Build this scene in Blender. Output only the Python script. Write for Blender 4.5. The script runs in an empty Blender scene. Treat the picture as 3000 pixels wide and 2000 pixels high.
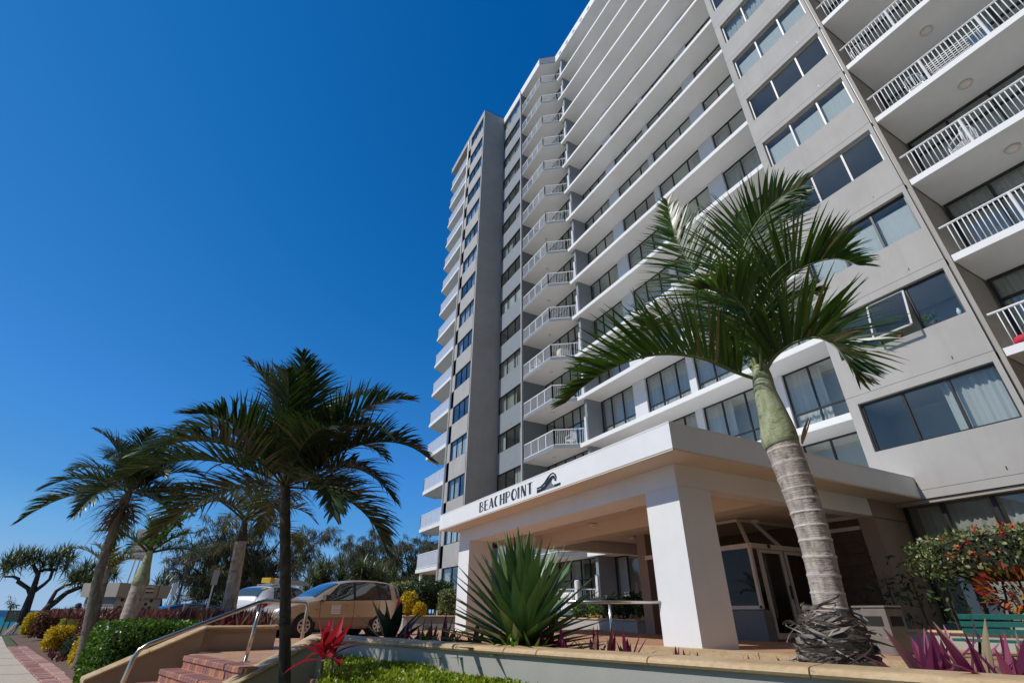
import bpy, math, random
import numpy as np
from mathutils import Vector, Matrix, Quaternion

random.seed(7); rng = np.random.default_rng(7)
S = bpy.context.scene
COL = S.collection
PI = math.pi

# ------------------------------------------------------------------ camera
# 17 mm lens tilted up; +Y runs along the facade away from the camera, +X into the building
FPX, CX, CY = 1420.0, 1500.0, 1000.0
def _n(v): return v / np.linalg.norm(v)
_up = _n(np.array([18.0, -2535.0, FPX]))
_hy = lambda x: (-(x - CX) * _up[0] - FPX * _up[2]) / _up[1] + CY
_yd = _n(np.array([612.0 - CX, _hy(612.0) - CY, FPX]))
_xd = np.cross(_yd, _up)
RM = np.array([_xd, _yd, _up])
CAMZ = 0.503
cam = bpy.data.cameras.new('camera')
cam_o = bpy.data.objects.new('camera', cam); COL.objects.link(cam_o)
cam.sensor_width = 36.0; cam.lens = FPX / 3000 * 36; cam.clip_end = 30000; cam.clip_start = 0.05
_m = Matrix(((RM[0][0], -RM[0][1], -RM[0][2], 0), (RM[1][0], -RM[1][1], -RM[1][2], 0), (RM[2][0], -RM[2][1], -RM[2][2], CAMZ), (0, 0, 0, 1)))
cam_o.matrix_world = _m
S.camera = cam_o

# ------------------------------------------------------------------ sky, sun, exposure
SUN = Vector((-0.95, 0.176, 1.0)).normalized()
w = bpy.data.worlds.new('World'); S.world = w; w.use_nodes = True
nt = w.node_tree; nt.nodes.clear()
sky = nt.nodes.new('ShaderNodeTexSky'); sky.sky_type = 'NISHITA'; sky.sun_disc = False
sky.sun_elevation = math.asin(SUN.z); sky.sun_rotation = math.atan2(SUN.x, SUN.y)
sky.altitude = 800; sky.air_density = 1.0; sky.dust_density = 0.0; sky.ozone_density = 4.0
bg = nt.nodes.new('ShaderNodeBackground'); bg.inputs['Strength'].default_value = 0.1
wo = nt.nodes.new('ShaderNodeOutputWorld')
# film-like grade of the whole sky: its luminance mapped to the deep polarised blues of the photograph
bw = nt.nodes.new('ShaderNodeRGBToBW'); m1 = nt.nodes.new('ShaderNodeMath'); m1.operation = 'MULTIPLY'; m1.inputs[1].default_value = 0.1
cr = nt.nodes.new('ShaderNodeValToRGB'); el = cr.color_ramp.elements
el[0].position = 0.0; el[0].color = (0.0, 0.02, 0.10, 1); el[1].position = 1.0; el[1].color = (0.45, 0.58, 0.74, 1)
for p_, c_ in ((0.109, (0.001, 0.093, 0.347)), (0.155, (0.009, 0.145, 0.463)), (0.275, (0.048, 0.248, 0.68)), (0.387, (0.085, 0.315, 0.70)), (0.471, (0.147, 0.397, 0.745)), (0.74, (0.333, 0.503, 0.716))):
    e_ = el.new(p_); e_.color = (*c_, 1)
wbm = nt.nodes.new('ShaderNodeMixRGB'); wbm.blend_type = 'MULTIPLY'; wbm.inputs[0].default_value = 1.0; wbm.inputs[2].default_value = (10, 10, 10, 1)
nt.links.new(sky.outputs[0], bw.inputs[0]); nt.links.new(bw.outputs[0], m1.inputs[0]); nt.links.new(m1.outputs[0], cr.inputs[0]); nt.links.new(cr.outputs[0], wbm.inputs[1])
nt.links.new(wbm.outputs[0], bg.inputs['Color']); nt.links.new(bg.outputs[0], wo.inputs[0])
sl = bpy.data.lights.new('sun', 'SUN'); sl.energy = 3.5; sl.angle = math.radians(0.5); sl.color = (1.0, 0.965, 0.91)
so = bpy.data.objects.new('sun', sl); COL.objects.link(so)
so.rotation_euler = SUN.to_track_quat('Z', 'Y').to_euler(); so.location = (-30, 10, 40)
S.view_settings.view_transform = 'Standard'; S.view_settings.look = 'None'; S.view_settings.exposure = 0.0; S.view_settings.gamma = 1.0
S.view_settings.use_curve_mapping = False
try:
    S.cycles.max_bounces = 8; S.cycles.diffuse_bounces = 4; S.cycles.transparent_max_bounces = 16; S.cycles.use_denoising = True
except Exception: pass

# ------------------------------------------------------------------ where a sight line of the survey meets a distance or a plane
def ray(px, py): return RM @ np.array([px - CX, py - CY, FPX])
def at(px, py, D):
    d = ray(px, py); t = D / math.hypot(d[0], d[1]); return Vector((d[0] * t, d[1] * t, CAMZ + d[2] * t))
def onx(px, py, X):
    d = ray(px, py); t = X / d[0]; return Vector((X, d[1] * t, CAMZ + d[2] * t))
def ony(px, py, Y):
    d = ray(px, py); t = Y / d[1]; return Vector((d[0] * t, Y, CAMZ + d[2] * t))
def onz(px, py, Z):
    d = ray(px, py); t = (Z - CAMZ) / d[2]; return Vector((d[0] * t, d[1] * t, Z))

# ------------------------------------------------------------------ mesh helpers
def wl(o):
    v = Vector((0, 0, 0))
    while o is not None: v += o.location; o = o.parent
    return v
def link(name, mesh, par=None, kind=None):
    o = bpy.data.objects.new(name, mesh); COL.objects.link(o)
    if par is not None:
        o.parent = par; o.location = -wl(par)
    if kind: o['kind'] = kind
    return o
def thing(name, label, cat, loc=(0, 0, 0), group=None):
    o = bpy.data.objects.new(name, None); COL.objects.link(o); o.location = loc; o.empty_display_size = 0.1
    return tag(o, label, cat, group)
def tag(o, label=None, cat=None, group=None, kind=None):
    if label: o['label'] = label
    if cat: o['category'] = cat
    if group: o['group'] = group
    if kind: o['kind'] = kind
    return o
def kids(o): return [c for c in o.children]
def copy_tree(o, par=None):
    c = o.copy(); COL.objects.link(c); c.parent = par
    for ch in kids(o): copy_tree(ch, c)
    return c

class MB:
    def __init__(s): s.v = []; s.f = []; s.m = []
    def add(s, vs, fs, mi=0):
        o = len(s.v); s.v += [tuple(v) for v in vs]; s.f += [tuple(i + o for i in f) for f in fs]
        s.m += list(mi) if isinstance(mi, (list, tuple)) else [mi] * len(fs)
        return s
    def box(s, x0, x1, y0, y1, z0, z1, mi=0):
        return s.add([(x0, y0, z0), (x1, y0, z0), (x1, y1, z0), (x0, y1, z0), (x0, y0, z1), (x1, y0, z1), (x1, y1, z1), (x0, y1, z1)],
                     [(0, 3, 2, 1), (4, 5, 6, 7), (0, 1, 5, 4), (1, 2, 6, 5), (2, 3, 7, 6), (3, 0, 4, 7)], mi)
    def bbox(s, x0, x1, y0, y1, z0, z1, b, mi=0):
        # box with chamfered vertical and top edges
        vs = []
        for z, i in ((z0, b), (z0, 0), (z1 - b, 0), (z1, b)):
            for (sx, sy) in ((0, 0), (1, 0), (1, 1), (0, 1)):
                X = (x0, x1)[sx]; Y = (y0, y1)[sy]; dx = i if sx == 0 else -i; dy = i if sy == 0 else -i
                vs.append((X + dx, Y + dy, z))
        fs = []
        for k in range(3):
            for j in range(4):
                a = 4 * k + j; c = 4 * k + (j + 1) % 4; fs.append((a, c, c + 4, a + 4))
        fs.append((12, 13, 14, 15)); fs.append((3, 2, 1, 0))
        return s.add(vs, fs, mi)
    def bar(s, p, q, w, h=None, mi=0, up=(0, 0, 1)):
        p = Vector(p); q = Vector(q); h = w if h is None else h
        d = (q - p).normalized(); u = Vector(up)
        if abs(d.dot(u)) > 0.98: u = Vector((1, 0, 0))
        a = d.cross(u).normalized(); b = a.cross(d)
        a = a * w / 2; b = b * h / 2
        vs = [p - a - b, p + a - b, p + a + b, p - a + b, q - a - b, q + a - b, q + a + b, q - a + b]
        return s.add(vs, [(0, 1, 2, 3), (7, 6, 5, 4), (0, 4, 5, 1), (1, 5, 6, 2), (2, 6, 7, 3), (3, 7, 4, 0)], mi)
    def tube(s, pts, rad, n=8, mi=0, cap=True):
        pts = [Vector(p) for p in pts]; k = len(pts)
        if not isinstance(rad, (list, tuple)): rad = [rad] * k
        o = len(s.v); a = None
        for i, p in enumerate(pts):
            d = (pts[min(i + 1, k - 1)] - pts[max(i - 1, 0)]).normalized()
            if a is None:
                u = Vector((0, 0, 1)) if abs(d.z) < 0.9 else Vector((1, 0, 0)); a = d.cross(u).normalized()
            else: a = (a - d * a.dot(d)).normalized()
            b = d.cross(a)
            for j in range(n):
                t = 2 * PI * j / n; s.v.append(tuple(p + (a * math.cos(t) + b * math.sin(t)) * rad[i]))
        for i in range(k - 1):
            for j in range(n):
                j2 = (j + 1) % n; s.f.append((o + i * n + j, o + i * n + j2, o + (i + 1) * n + j2, o + (i + 1) * n + j)); s.m.append(mi)
        if cap:
            s.f.append(tuple(o + j for j in reversed(range(n)))); s.m.append(mi)
            s.f.append(tuple(o + (k - 1) * n + j for j in range(n))); s.m.append(mi)
        return s
    def prism(s, poly, z0, z1, mt=0, ms=None, mb=None):
        n = len(poly); ms = mt if ms is None else ms; mb = mt if mb is None else mb
        if sum(poly[i][0] * poly[(i + 1) % n][1] - poly[(i + 1) % n][0] * poly[i][1] for i in range(n)) < 0: poly = poly[::-1]
        vs = [(p[0], p[1], z0) for p in poly] + [(p[0], p[1], z1) for p in poly]
        fs = [tuple(reversed(range(n))), tuple(range(n, 2 * n))] + [(i, (i + 1) % n, n + (i + 1) % n, n + i) for i in range(n)]
        return s.add(vs, fs, [mb, mt] + [ms] * n)
    def lathe(s, prof, c, n=16, mi=0):
        o = len(s.v); c = Vector(c)
        for (r, z) in prof:
            for j in range(n):
                t = 2 * PI * j / n; s.v.append((c.x + r * math.cos(t), c.y + r * math.sin(t), c.z + z))
        for i in range(len(prof) - 1):
            for j in range(n):
                j2 = (j + 1) % n; s.f.append((o + i * n + j, o + i * n + j2, o + (i + 1) * n + j2, o + (i + 1) * n + j)); s.m.append(mi)
        s.f.append(tuple(o + j for j in reversed(range(n)))); s.m.append(mi)
        s.f.append(tuple(o + (len(prof) - 1) * n + j for j in range(n))); s.m.append(mi)
        return s
    def mesh(s, name, mats, smooth=False):
        me = bpy.data.meshes.new(name); me.from_pydata(s.v, [], s.f)
        for m in (mats if isinstance(mats, (list, tuple)) else [mats]): me.materials.append(m)
        me.polygons.foreach_set('material_index', s.m)
        if smooth: me.polygons.foreach_set('use_smooth', [True] * len(s.f))
        me.update(); return me
    def build(s, name, mats, par=None, smooth=False, kind=None):
        return link(name, s.mesh(name, mats, smooth), par, kind)

def auto_smooth(o, ang=40):
    # smooth shading with sharp edges above an angle
    me = o.data
    import bmesh
    bm = bmesh.new(); bm.from_mesh(me)
    for f in bm.faces: f.smooth = True
    for e in bm.edges:
        e.smooth = not (len(e.link_faces) == 2 and e.calc_face_angle(0) > math.radians(ang))
    bm.to_mesh(me); bm.free()

def np_mesh(name, V, F, mats, mi=None, smooth=False):
    V = np.asarray(V, np.float32); F = np.asarray(F, np.int32); k = F.shape[1]
    me = bpy.data.meshes.new(name)
    me.vertices.add(len(V)); me.vertices.foreach_set('co', V.ravel())
    me.loops.add(F.size); me.loops.foreach_set('vertex_index', F.ravel())
    me.polygons.add(len(F)); me.polygons.foreach_set('loop_start', np.arange(0, F.size, k, dtype=np.int32))
    try: me.polygons.foreach_set('loop_total', np.full(len(F), k, dtype=np.int32))
    except Exception: pass
    for m in (mats if isinstance(mats, (list, tuple)) else [mats]): me.materials.append(m)
    if mi is not None: me.polygons.foreach_set('material_index', np.asarray(mi, np.int32))
    if smooth: me.polygons.foreach_set('use_smooth', np.ones(len(F), dtype=bool))
    me.update(calc_edges=True); me.validate(); return me

def leaf_cards(P, D, N, L, W, fold=0.25):
    """rhombic folded leaves: base point, direction, normal, length, width -> verts, quads"""
    P = np.asarray(P, float); D = np.asarray(D, float); N = np.asarray(N, float); n = len(P)
    L = np.broadcast_to(np.asarray(L, float), (n,))[:, None]; W = np.broadcast_to(np.asarray(W, float), (n,))[:, None]
    D = D / (np.linalg.norm(D, axis=1, keepdims=True) + 1e-9)
    Sd = np.cross(D, N); Sd /= (np.linalg.norm(Sd, axis=1, keepdims=True) + 1e-9)
    Nn = np.cross(Sd, D)
    a = P; b = P + D * L * 0.45 + Sd * W * 0.5 + Nn * W * fold; c = P + D * L; d = P + D * L * 0.45 - Sd * W * 0.5 + Nn * W * fold
    V = np.stack([a, b, c, d], 1).reshape(-1, 3)
    F = np.arange(4 * n).reshape(n, 4)
    return V, F
def rnd_dirs(n):
    v = rng.normal(size=(n, 3)); return v / np.linalg.norm(v, axis=1, keepdims=True)

def strap(verts, faces, base, d0, L, W, segs=5, droop=0.6, up=Vector((0, 0, 1)), widths=None, fold=0.0, twist=0.0):
    """one strap leaf as a curved tapering ribbon"""
    d = Vector(d0).normalized(); side = d.cross(up)
    if side.length < 1e-3: side = Vector((1, 0, 0))
    side.normalize(); p = Vector(base); o = len(verts)
    if widths is None: widths = [0.6, 1.0, 1.0, 0.85, 0.5, 0.05]
    for i in range(segs + 1):
        t = i / segs; wv = widths[min(int(round(t * (len(widths) - 1))), len(widths) - 1)] * W / 2
        nrm = side.cross(d).normalized()
        if twist: side = (Quaternion(d, twist / segs) @ side).normalized()
        if fold:
            verts += [tuple(p - side * wv + nrm * wv * fold), tuple(p), tuple(p + side * wv + nrm * wv * fold)]
        else: verts += [tuple(p - side * wv), tuple(p + side * wv)]
        p = p + d * (L / segs); d = (d + Vector((0, 0, -1)) * droop / segs).normalized()
        side = (side - d * side.dot(d)).normalized()
    k = 3 if fold else 2
    for i in range(segs):
        a = o + i * k
        if fold: faces += [(a, a + 1, a + 4, a + 3), (a + 1, a + 2, a + 5, a + 4)]
        else: faces += [(a, a + 1, a + 3, a + 2)]

# ------------------------------------------------------------------ materials
def new_mat(name):
    m = bpy.data.materials.new(name); m.use_nodes = True; t = m.node_tree; t.nodes.clear()
    out = t.nodes.new('ShaderNodeOutputMaterial'); b = t.nodes.new('ShaderNodeBsdfPrincipled'); t.links.new(b.outputs[0], out.inputs[0])
    return m, t, b, out
def rgb(c): return (c[0], c[1], c[2], 1.0)
def coords(t, kind='Object'):
    n = t.nodes.new('ShaderNodeTexCoord'); return n.outputs[kind]
def noise(t, vec, scale, detail=4, rough=0.55):
    n = t.nodes.new('ShaderNodeTexNoise'); n.inputs['Scale'].default_value = scale; n.inputs['Detail'].default_value = detail; n.inputs['Roughness'].default_value = rough
    t.links.new(vec, n.inputs['Vector']); return n.outputs['Fac']
def ramp(t, fac, stops):
    r = t.nodes.new('ShaderNodeValToRGB'); el = r.color_ramp.elements
    el[0].position = stops[0][0]; el[0].color = rgb(stops[0][1]); el[1].position = stops[-1][0]; el[1].color = rgb(stops[-1][1])
    for p, c in stops[1:-1]:
        e = el.new(p); e.color = rgb(c)
    t.links.new(fac, r.inputs[0]); return r.outputs[0]
def mixc(t, fac, a, b, mode='MIX'):
    n = t.nodes.new('ShaderNodeMixRGB'); n.blend_type = mode
    for i, v in ((0, fac), (1, a), (2, b)):
        if hasattr(v, 'is_output'): t.links.new(v, n.inputs[i])
        elif i == 0: n.inputs[0].default_value = v
        else: n.inputs[i].default_value = rgb(v)
    return n.outputs[0]
def bump(t, b, h, strength=0.2, dist=0.02):
    n = t.nodes.new('ShaderNodeBump'); n.inputs['Strength'].default_value = strength; n.inputs['Distance'].default_value = dist
    t.links.new(h, n.inputs['Height']); t.links.new(n.outputs[0], b.inputs['Normal'])
def scl(t, vec, s):
    n = t.nodes.new('ShaderNodeMapping'); n.inputs['Scale'].default_value = s; t.links.new(vec, n.inputs[0]); return n.outputs[0]
def simple(name, c, rough=0.6, metal=0.0, var=0.12, sc=6.0, bm=0.0, bsc=60, spec=None, stain=0.0):
    """painted / rendered surface: base colour with broad and fine variation, optional rain streaks, fine relief"""
    m, t, b, o = new_mat(name); v = coords(t)
    d = tuple(x * (1 - var) for x in c); e = tuple(min(1, x * (1 + var * 0.5)) for x in c)
    col = ramp(t, noise(t, v, sc, 6, 0.6), [(0.3, d), (0.7, e)])
    if stain:
        st = noise(t, scl(t, v, (2.2, 2.2, 0.18)), 2.0, 5, 0.65)
        k = ramp(t, st, [(0.5, (0, 0, 0)), (0.78, (1, 1, 1))])
        g = t.nodes.new('ShaderNodeMath'); g.operation = 'MULTIPLY'; g.inputs[1].default_value = stain; t.links.new(k, g.inputs[0])
        col = mixc(t, g.outputs[0], col, tuple(x * 0.55 for x in c))
    t.links.new(col, b.inputs['Base Color']); b.inputs['Roughness'].default_value = rough; b.inputs['Metallic'].default_value = metal
    if spec is not None: b.inputs['Specular IOR Level'].default_value = spec
    if bm: bump(t, b, noise(t, v, bsc, 3), bm, 0.01)
    return m
def leaf_random(t):
    # a different value for every leaf, whether it is an island of one mesh or an object of its own
    g = t.nodes.new('ShaderNodeNewGeometry'); oi = t.nodes.new('ShaderNodeObjectInfo'); ad = t.nodes.new('ShaderNodeMath'); ad.operation = 'ADD'; fr = t.nodes.new('ShaderNodeMath'); fr.operation = 'FRACT'
    t.links.new(g.outputs['Random Per Island'], ad.inputs[0]); t.links.new(oi.outputs['Random'], ad.inputs[1]); t.links.new(ad.outputs[0], fr.inputs[0]); return fr.outputs[0]
def leaf_mat(name, stops, rough=0.42, trans=0.3, tcol=None, spec=0.5):
    m, t, b, o = new_mat(name)
    c = ramp(t, leaf_random(t), stops)
    t.links.new(c, b.inputs['Base Color']); b.inputs['Roughness'].default_value = rough; b.inputs['Specular IOR Level'].default_value = spec
    tr = t.nodes.new('ShaderNodeBsdfTranslucent')
    if tcol: tc = mixc(t, 0.6, c, tcol)
    else: tc = c
    t.links.new(tc, tr.inputs[0])
    mx = t.nodes.new('ShaderNodeMixShader'); mx.inputs[0].default_value = trans
    t.links.new(b.outputs[0], mx.inputs[1]); t.links.new(tr.outputs[0], mx.inputs[2]); t.links.new(mx.outputs[0], o.inputs[0])
    return m
def glass_mat(name, tint=(0.75, 0.8, 0.8), refl=1.0, ior=1.5):
    m, t, b, o = new_mat(name); t.nodes.remove(b)
    tr = t.nodes.new('ShaderNodeBsdfTransparent'); tr.inputs[0].default_value = rgb(tint)
    gl = t.nodes.new('ShaderNodeBsdfGlossy'); gl.inputs['Roughness'].default_value = 0.015; gl.inputs[0].default_value = (0.95, 0.97, 1, 1)
    ge = t.nodes.new('ShaderNodeNewGeometry'); dt = t.nodes.new('ShaderNodeVectorMath'); dt.operation = 'DOT_PRODUCT'
    t.links.new(ge.outputs['Incoming'], dt.inputs[0]); t.links.new(ge.outputs['Normal'], dt.inputs[1])
    def mth(op, a, b_=None):
        n = t.nodes.new('ShaderNodeMath'); n.operation = op
        for i, q in enumerate((a, b_)):
            if q is None: continue
            if hasattr(q, 'is_output'): t.links.new(q, n.inputs[i])
            else: n.inputs[i].default_value = q
        return n.outputs[0]
    f0 = ((ior - 1) / (ior + 1)) ** 2
    sch = mth('ADD', mth('MULTIPLY', mth('POWER', mth('SUBTRACT', 1.0, mth('ABSOLUTE', dt.outputs['Value'])), 5.0), 1 - f0), f0)
    v = coords(t); bp = t.nodes.new('ShaderNodeBump'); bp.inputs['Strength'].default_value = 0.03; bp.inputs['Distance'].default_value = 0.02
    t.links.new(noise(t, v, 1.6, 2), bp.inputs['Height']); t.links.new(bp.outputs[0], gl.inputs['Normal'])
    mx = t.nodes.new('ShaderNodeMixShader'); t.links.new(mth('MULTIPLY', sch, refl), mx.inputs[0]); t.links.new(tr.outputs[0], mx.inputs[1]); t.links.new(gl.outputs[0], mx.inputs[2])
    t.links.new(mx.outputs[0], o.inputs[0]); return m
def brick_mat(name, c1, c2, mortar, scale, bw=0.5, rh=0.25, off=0.5, msize=0.012, plane='XY', rot=0.0, rough=0.75):
    m, t, b, o = new_mat(name); v = coords(t)
    mp = t.nodes.new('ShaderNodeMapping'); mp.inputs['Rotation'].default_value = (0, 0, rot); t.links.new(v, mp.inputs[0])
    br = t.nodes.new('ShaderNodeTexBrick'); br.offset = off; br.inputs['Scale'].default_value = scale
    br.inputs['Color1'].default_value = rgb(c1); br.inputs['Color2'].default_value = rgb(c2); br.inputs['Mortar'].default_value = rgb(mortar)
    br.inputs['Mortar Size'].default_value = msize; br.inputs['Brick Width'].default_value = bw; br.inputs['Row Height'].default_value = rh
    t.links.new(mp.outputs[0], br.inputs['Vector'])
    col = mixc(t, 0.5, br.outputs['Color'], ramp(t, noise(t, v, 2.0, 6), [(0.3, tuple(x * 0.7 for x in c1)), (0.7, tuple(min(1, x * 1.15) for x in c2))]), 'MIX')
    t.links.new(col, b.inputs['Base Color']); b.inputs['Roughness'].default_value = rough
    bump(t, b, br.outputs['Fac'], -0.4, 0.01); return m

M = {}
M['white'] = simple('white_render', (0.80, 0.795, 0.78), 0.62, var=0.05, sc=1.4, bm=0.12, bsc=45, stain=0.05)
M['white_paint'] = simple('white_rail_paint', (0.80, 0.80, 0.79), 0.4, var=0.04, sc=3)
M['soffit'] = simple('soffit_paint', (0.82, 0.80, 0.77), 0.7, var=0.05, sc=0.8, stain=0.0)
M['tan_soffit'] = simple('canopy_soffit_paint', (0.72, 0.62, 0.50), 0.7, var=0.04, sc=0.8)
M['wall'] = simple('warm_grey_render', (0.37, 0.335, 0.285), 0.75, var=0.09, sc=1.1, bm=0.18, bsc=30, stain=0.14)
M['conc'] = simple('pale_grey_render', (0.425, 0.402, 0.37), 0.75, var=0.10, sc=0.9, bm=0.2, bsc=22, stain=0.2)
M['bluegrey'] = simple('blue_grey_paint', (0.235, 0.26, 0.275), 0.65, var=0.06, sc=1.5, stain=0.08)
M['darkgrey'] = simple('dark_grey_paint', (0.17, 0.185, 0.19), 0.7, var=0.08, sc=1.5)
M['lav'] = simple('pier_paint', (0.66, 0.67, 0.69), 0.65, var=0.04, sc=2)
M['bronze'] = simple('dark_window_frame', (0.022, 0.020, 0.019), 0.38, var=0.2, sc=8)
M['alu'] = simple('pale_window_frame', (0.50, 0.48, 0.46), 0.4, var=0.06, sc=8)
M['cream'] = simple('cream_door_frame', (0.62, 0.55, 0.48), 0.5, var=0.06, sc=5)
M['room'] = simple('room_paint', (0.55, 0.53, 0.48), 0.8, var=0.1, sc=1)
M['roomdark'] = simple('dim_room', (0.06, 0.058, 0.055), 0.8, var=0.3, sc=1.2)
M['ceil'] = simple('room_ceiling', (0.62, 0.61, 0.56), 0.8, var=0.05, sc=1)
M['glass'] = glass_mat('window_glass', (0.90, 0.93, 0.93), 1.15, 1.55)
M['glassdark'] = glass_mat('lobby_glass', (0.72, 0.74, 0.72), 0.45, 1.5)
def frosted():
    m, t, b, o = new_mat('frosted_balustrade_glass'); tr = t.nodes.new('ShaderNodeBsdfTransparent'); b.inputs['Base Color'].default_value = (0.70, 0.71, 0.76, 1); b.inputs['Roughness'].default_value = 0.25
    mx = t.nodes.new('ShaderNodeMixShader'); mx.inputs[0].default_value = 0.55; t.links.new(tr.outputs[0], mx.inputs[1]); t.links.new(b.outputs[0], mx.inputs[2]); t.links.new(mx.outputs[0], o.inputs[0]); return m
M['glassclear'] = frosted()
M['glasscar'] = glass_mat('car_glass', (0.30, 0.36, 0.36), 1.6, 1.7)
def cloth(name, c, tr=0.35):
    m, t, b, o = new_mat(name); v = coords(t)
    t.links.new(ramp(t, noise(t, scl(t, v, (1, 6, 0.3)), 3.0, 3), [(0.3, tuple(x * 0.9 for x in c)), (0.7, c)]), b.inputs['Base Color']); b.inputs['Roughness'].default_value = 0.9
    k = t.nodes.new('ShaderNodeBsdfTranslucent'); k.inputs[0].default_value = rgb(c); mx = t.nodes.new('ShaderNodeMixShader'); mx.inputs[0].default_value = tr
    t.links.new(b.outputs[0], mx.inputs[1]); t.links.new(k.outputs[0], mx.inputs[2]); t.links.new(mx.outputs[0], o.inputs[0]); return m
M['curtain'] = cloth('white_curtain', (0.80, 0.80, 0.76))
M['curtain2'] = cloth('beige_curtain', (0.66, 0.63, 0.55))
M['blind'] = cloth('roller_blind', (0.76, 0.77, 0.74), 0.2)
M['sand'] = None
def sandstone():
    m, t, b, o = new_mat('honed_sandstone'); v = coords(t)
    c = ramp(t, noise(t, scl(t, v, (1.2, 1.2, 9)), 2.5, 7, 0.6), [(0.25, (0.40, 0.255, 0.115)), (0.55, (0.58, 0.40, 0.21)), (0.8, (0.66, 0.48, 0.27))])
    c = mixc(t, 0.35, c, ramp(t, noise(t, v, 26, 5), [(0.35, (0.36, 0.26, 0.15)), (0.6, (0.62, 0.46, 0.28))]))
    c = mixc(t, ramp(t, noise(t, v, 9, 4), [(0.66, (0, 0, 0)), (0.75, (1, 1, 1))]), c, (0.22, 0.16, 0.10))
    t.links.new(c, b.inputs['Base Color']); b.inputs['Roughness'].default_value = 0.5; bump(t, b, noise(t, v, 40, 4), 0.15, 0.01); return m
M['sand'] = sandstone()
M['garden_wall'] = simple('garden_wall_paint', (0.40, 0.39, 0.35), 0.7, var=0.07, sc=2, bm=0.12, bsc=40, stain=0.12)
M['brownwall'] = simple('taupe_paint', (0.33, 0.25, 0.185), 0.7, var=0.08, sc=2, stain=0.1, bm=0.1, bsc=40)
M['blocker_tan'] = simple('tan_sky_blocker', (0.46, 0.36, 0.27), 0.8)  # warm tan so the added sky blocker bounces warm light
M['steel'] = simple('brushed_steel', (0.62, 0.60, 0.57), 0.24, 1.0, var=0.08, sc=20)
M['blacksteel'] = simple('dark_painted_steel', (0.03, 0.032, 0.035), 0.45, 0.0)
M['binsteel'] = simple('dull_steel', (0.30, 0.26, 0.22), 0.45, 0.6, var=0.2, sc=3)
M['trunk_ridge'] = simple('leaf_scar_ring', (0.60, 0.53, 0.47), 0.8, var=0.3, sc=18, bm=0.3)
M['galv'] = simple('galvanised_steel', (0.45, 0.46, 0.47), 0.4, 0.7)
M['green_slat'] = simple('green_bench_paint', (0.012, 0.115, 0.095), 0.4, var=0.2, sc=12)
M['soil'] = simple('bark_mulch', (0.16, 0.095, 0.055), 0.95, var=0.55, sc=45, bm=0.8, bsc=70)
M['pave'] = brick_mat('driveway_bricks', (0.42, 0.22, 0.125), (0.50, 0.29, 0.17), (0.26, 0.18, 0.13), 1.0, bw=0.23, rh=0.115, msize=0.006, rot=0.33)
M['path'] = simple('washed_aggregate', (0.54, 0.45, 0.34), 0.9, var=0.22, sc=30, bm=0.4, bsc=140)
M['brick_red'] = simple('red_brick', (0.36, 0.155, 0.115), 0.8, var=0.25, sc=8, bm=0.2, bsc=70)
M['brick_plum'] = simple('plum_brick', (0.27, 0.125, 0.115), 0.8, var=0.25, sc=8, bm=0.2, bsc=70)
M['brick_or'] = simple('orange_brick', (0.46, 0.21, 0.11), 0.8, var=0.22, sc=8, bm=0.2, bsc=70)
M['brick_pink'] = simple('pink_brick', (0.55, 0.33, 0.26), 0.8, var=0.18, sc=8, bm=0.2, bsc=70)
M['mortar'] = simple('mortar', (0.34, 0.30, 0.25), 0.9, var=0.25, sc=20, bm=0.3)
M['lawn'] = simple('lawn_grass', (0.09, 0.11, 0.035), 0.95, var=0.4, sc=3, bm=0.6, bsc=60)
M['asphalt'] = simple('asphalt', (0.06, 0.065, 0.075), 0.9, var=0.15, sc=10)
M['sandbeach'] = simple('beach_sand', (0.55, 0.45, 0.30), 0.95, var=0.12, sc=1)
M['pebble'] = simple('white_pebble', (0.78, 0.75, 0.70), 0.7, var=0.2, sc=25)
M['black'] = simple('black_rubber', (0.012, 0.012, 0.012), 0.7)
M['letter'] = simple('black_sign_paint', (0.012, 0.013, 0.014), 0.45)
M['letter2'] = simple('grey_sign_paint', (0.18, 0.20, 0.20), 0.5)
M['lamp'] = simple('opal_lamp', (0.72, 0.66, 0.58), 0.35, var=0.05)
M['timber'] = simple('dark_timber', (0.10, 0.06, 0.035), 0.6, var=0.4, sc=5)
M['plastic'] = simple('white_plastic', (0.82, 0.82, 0.80), 0.35, var=0.03)
M['redcloth'] = simple('red_cloth', (0.55, 0.03, 0.06), 0.9); M['bluecloth'] = simple('blue_cloth', (0.04, 0.10, 0.18), 0.9)
M['yellowp'] = simple('yellow_plastic', (0.65, 0.42, 0.02), 0.4)
M['skin'] = simple('skin', (0.35, 0.20, 0.14), 0.6); M['shirt'] = simple('olive_shirt', (0.35, 0.33, 0.08), 0.9); M['hat'] = simple('dark_hat', (0.03, 0.03, 0.05), 0.8)
# plants
M['palm'] = leaf_mat('palm_leaflet', [(0.0, (0.016, 0.042, 0.007)), (0.45, (0.036, 0.085, 0.012)), (0.9, (0.075, 0.125, 0.018)), (0.96, (0.18, 0.13, 0.05)), (1.0, (0.26, 0.19, 0.10))], 0.33, 0.34, (0.10, 0.22, 0.012), 0.5)
M['palm_dark'] = leaf_mat('kentia_leaflet', [(0.0, (0.014, 0.032, 0.011)), (0.5, (0.030, 0.060, 0.018)), (0.93, (0.060, 0.092, 0.028)), (0.97, (0.14, 0.10, 0.05)), (1.0, (0.20, 0.15, 0.08))], 0.36, 0.2, (0.06, 0.11, 0.015), 0.5)
M['palm_gold'] = leaf_mat('golden_leaflet', [(0.0, (0.03, 0.05, 0.008)), (0.5, (0.08, 0.085, 0.012)), (1.0, (0.22, 0.16, 0.02))], 0.4, 0.3, (0.2, 0.18, 0.02))
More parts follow.
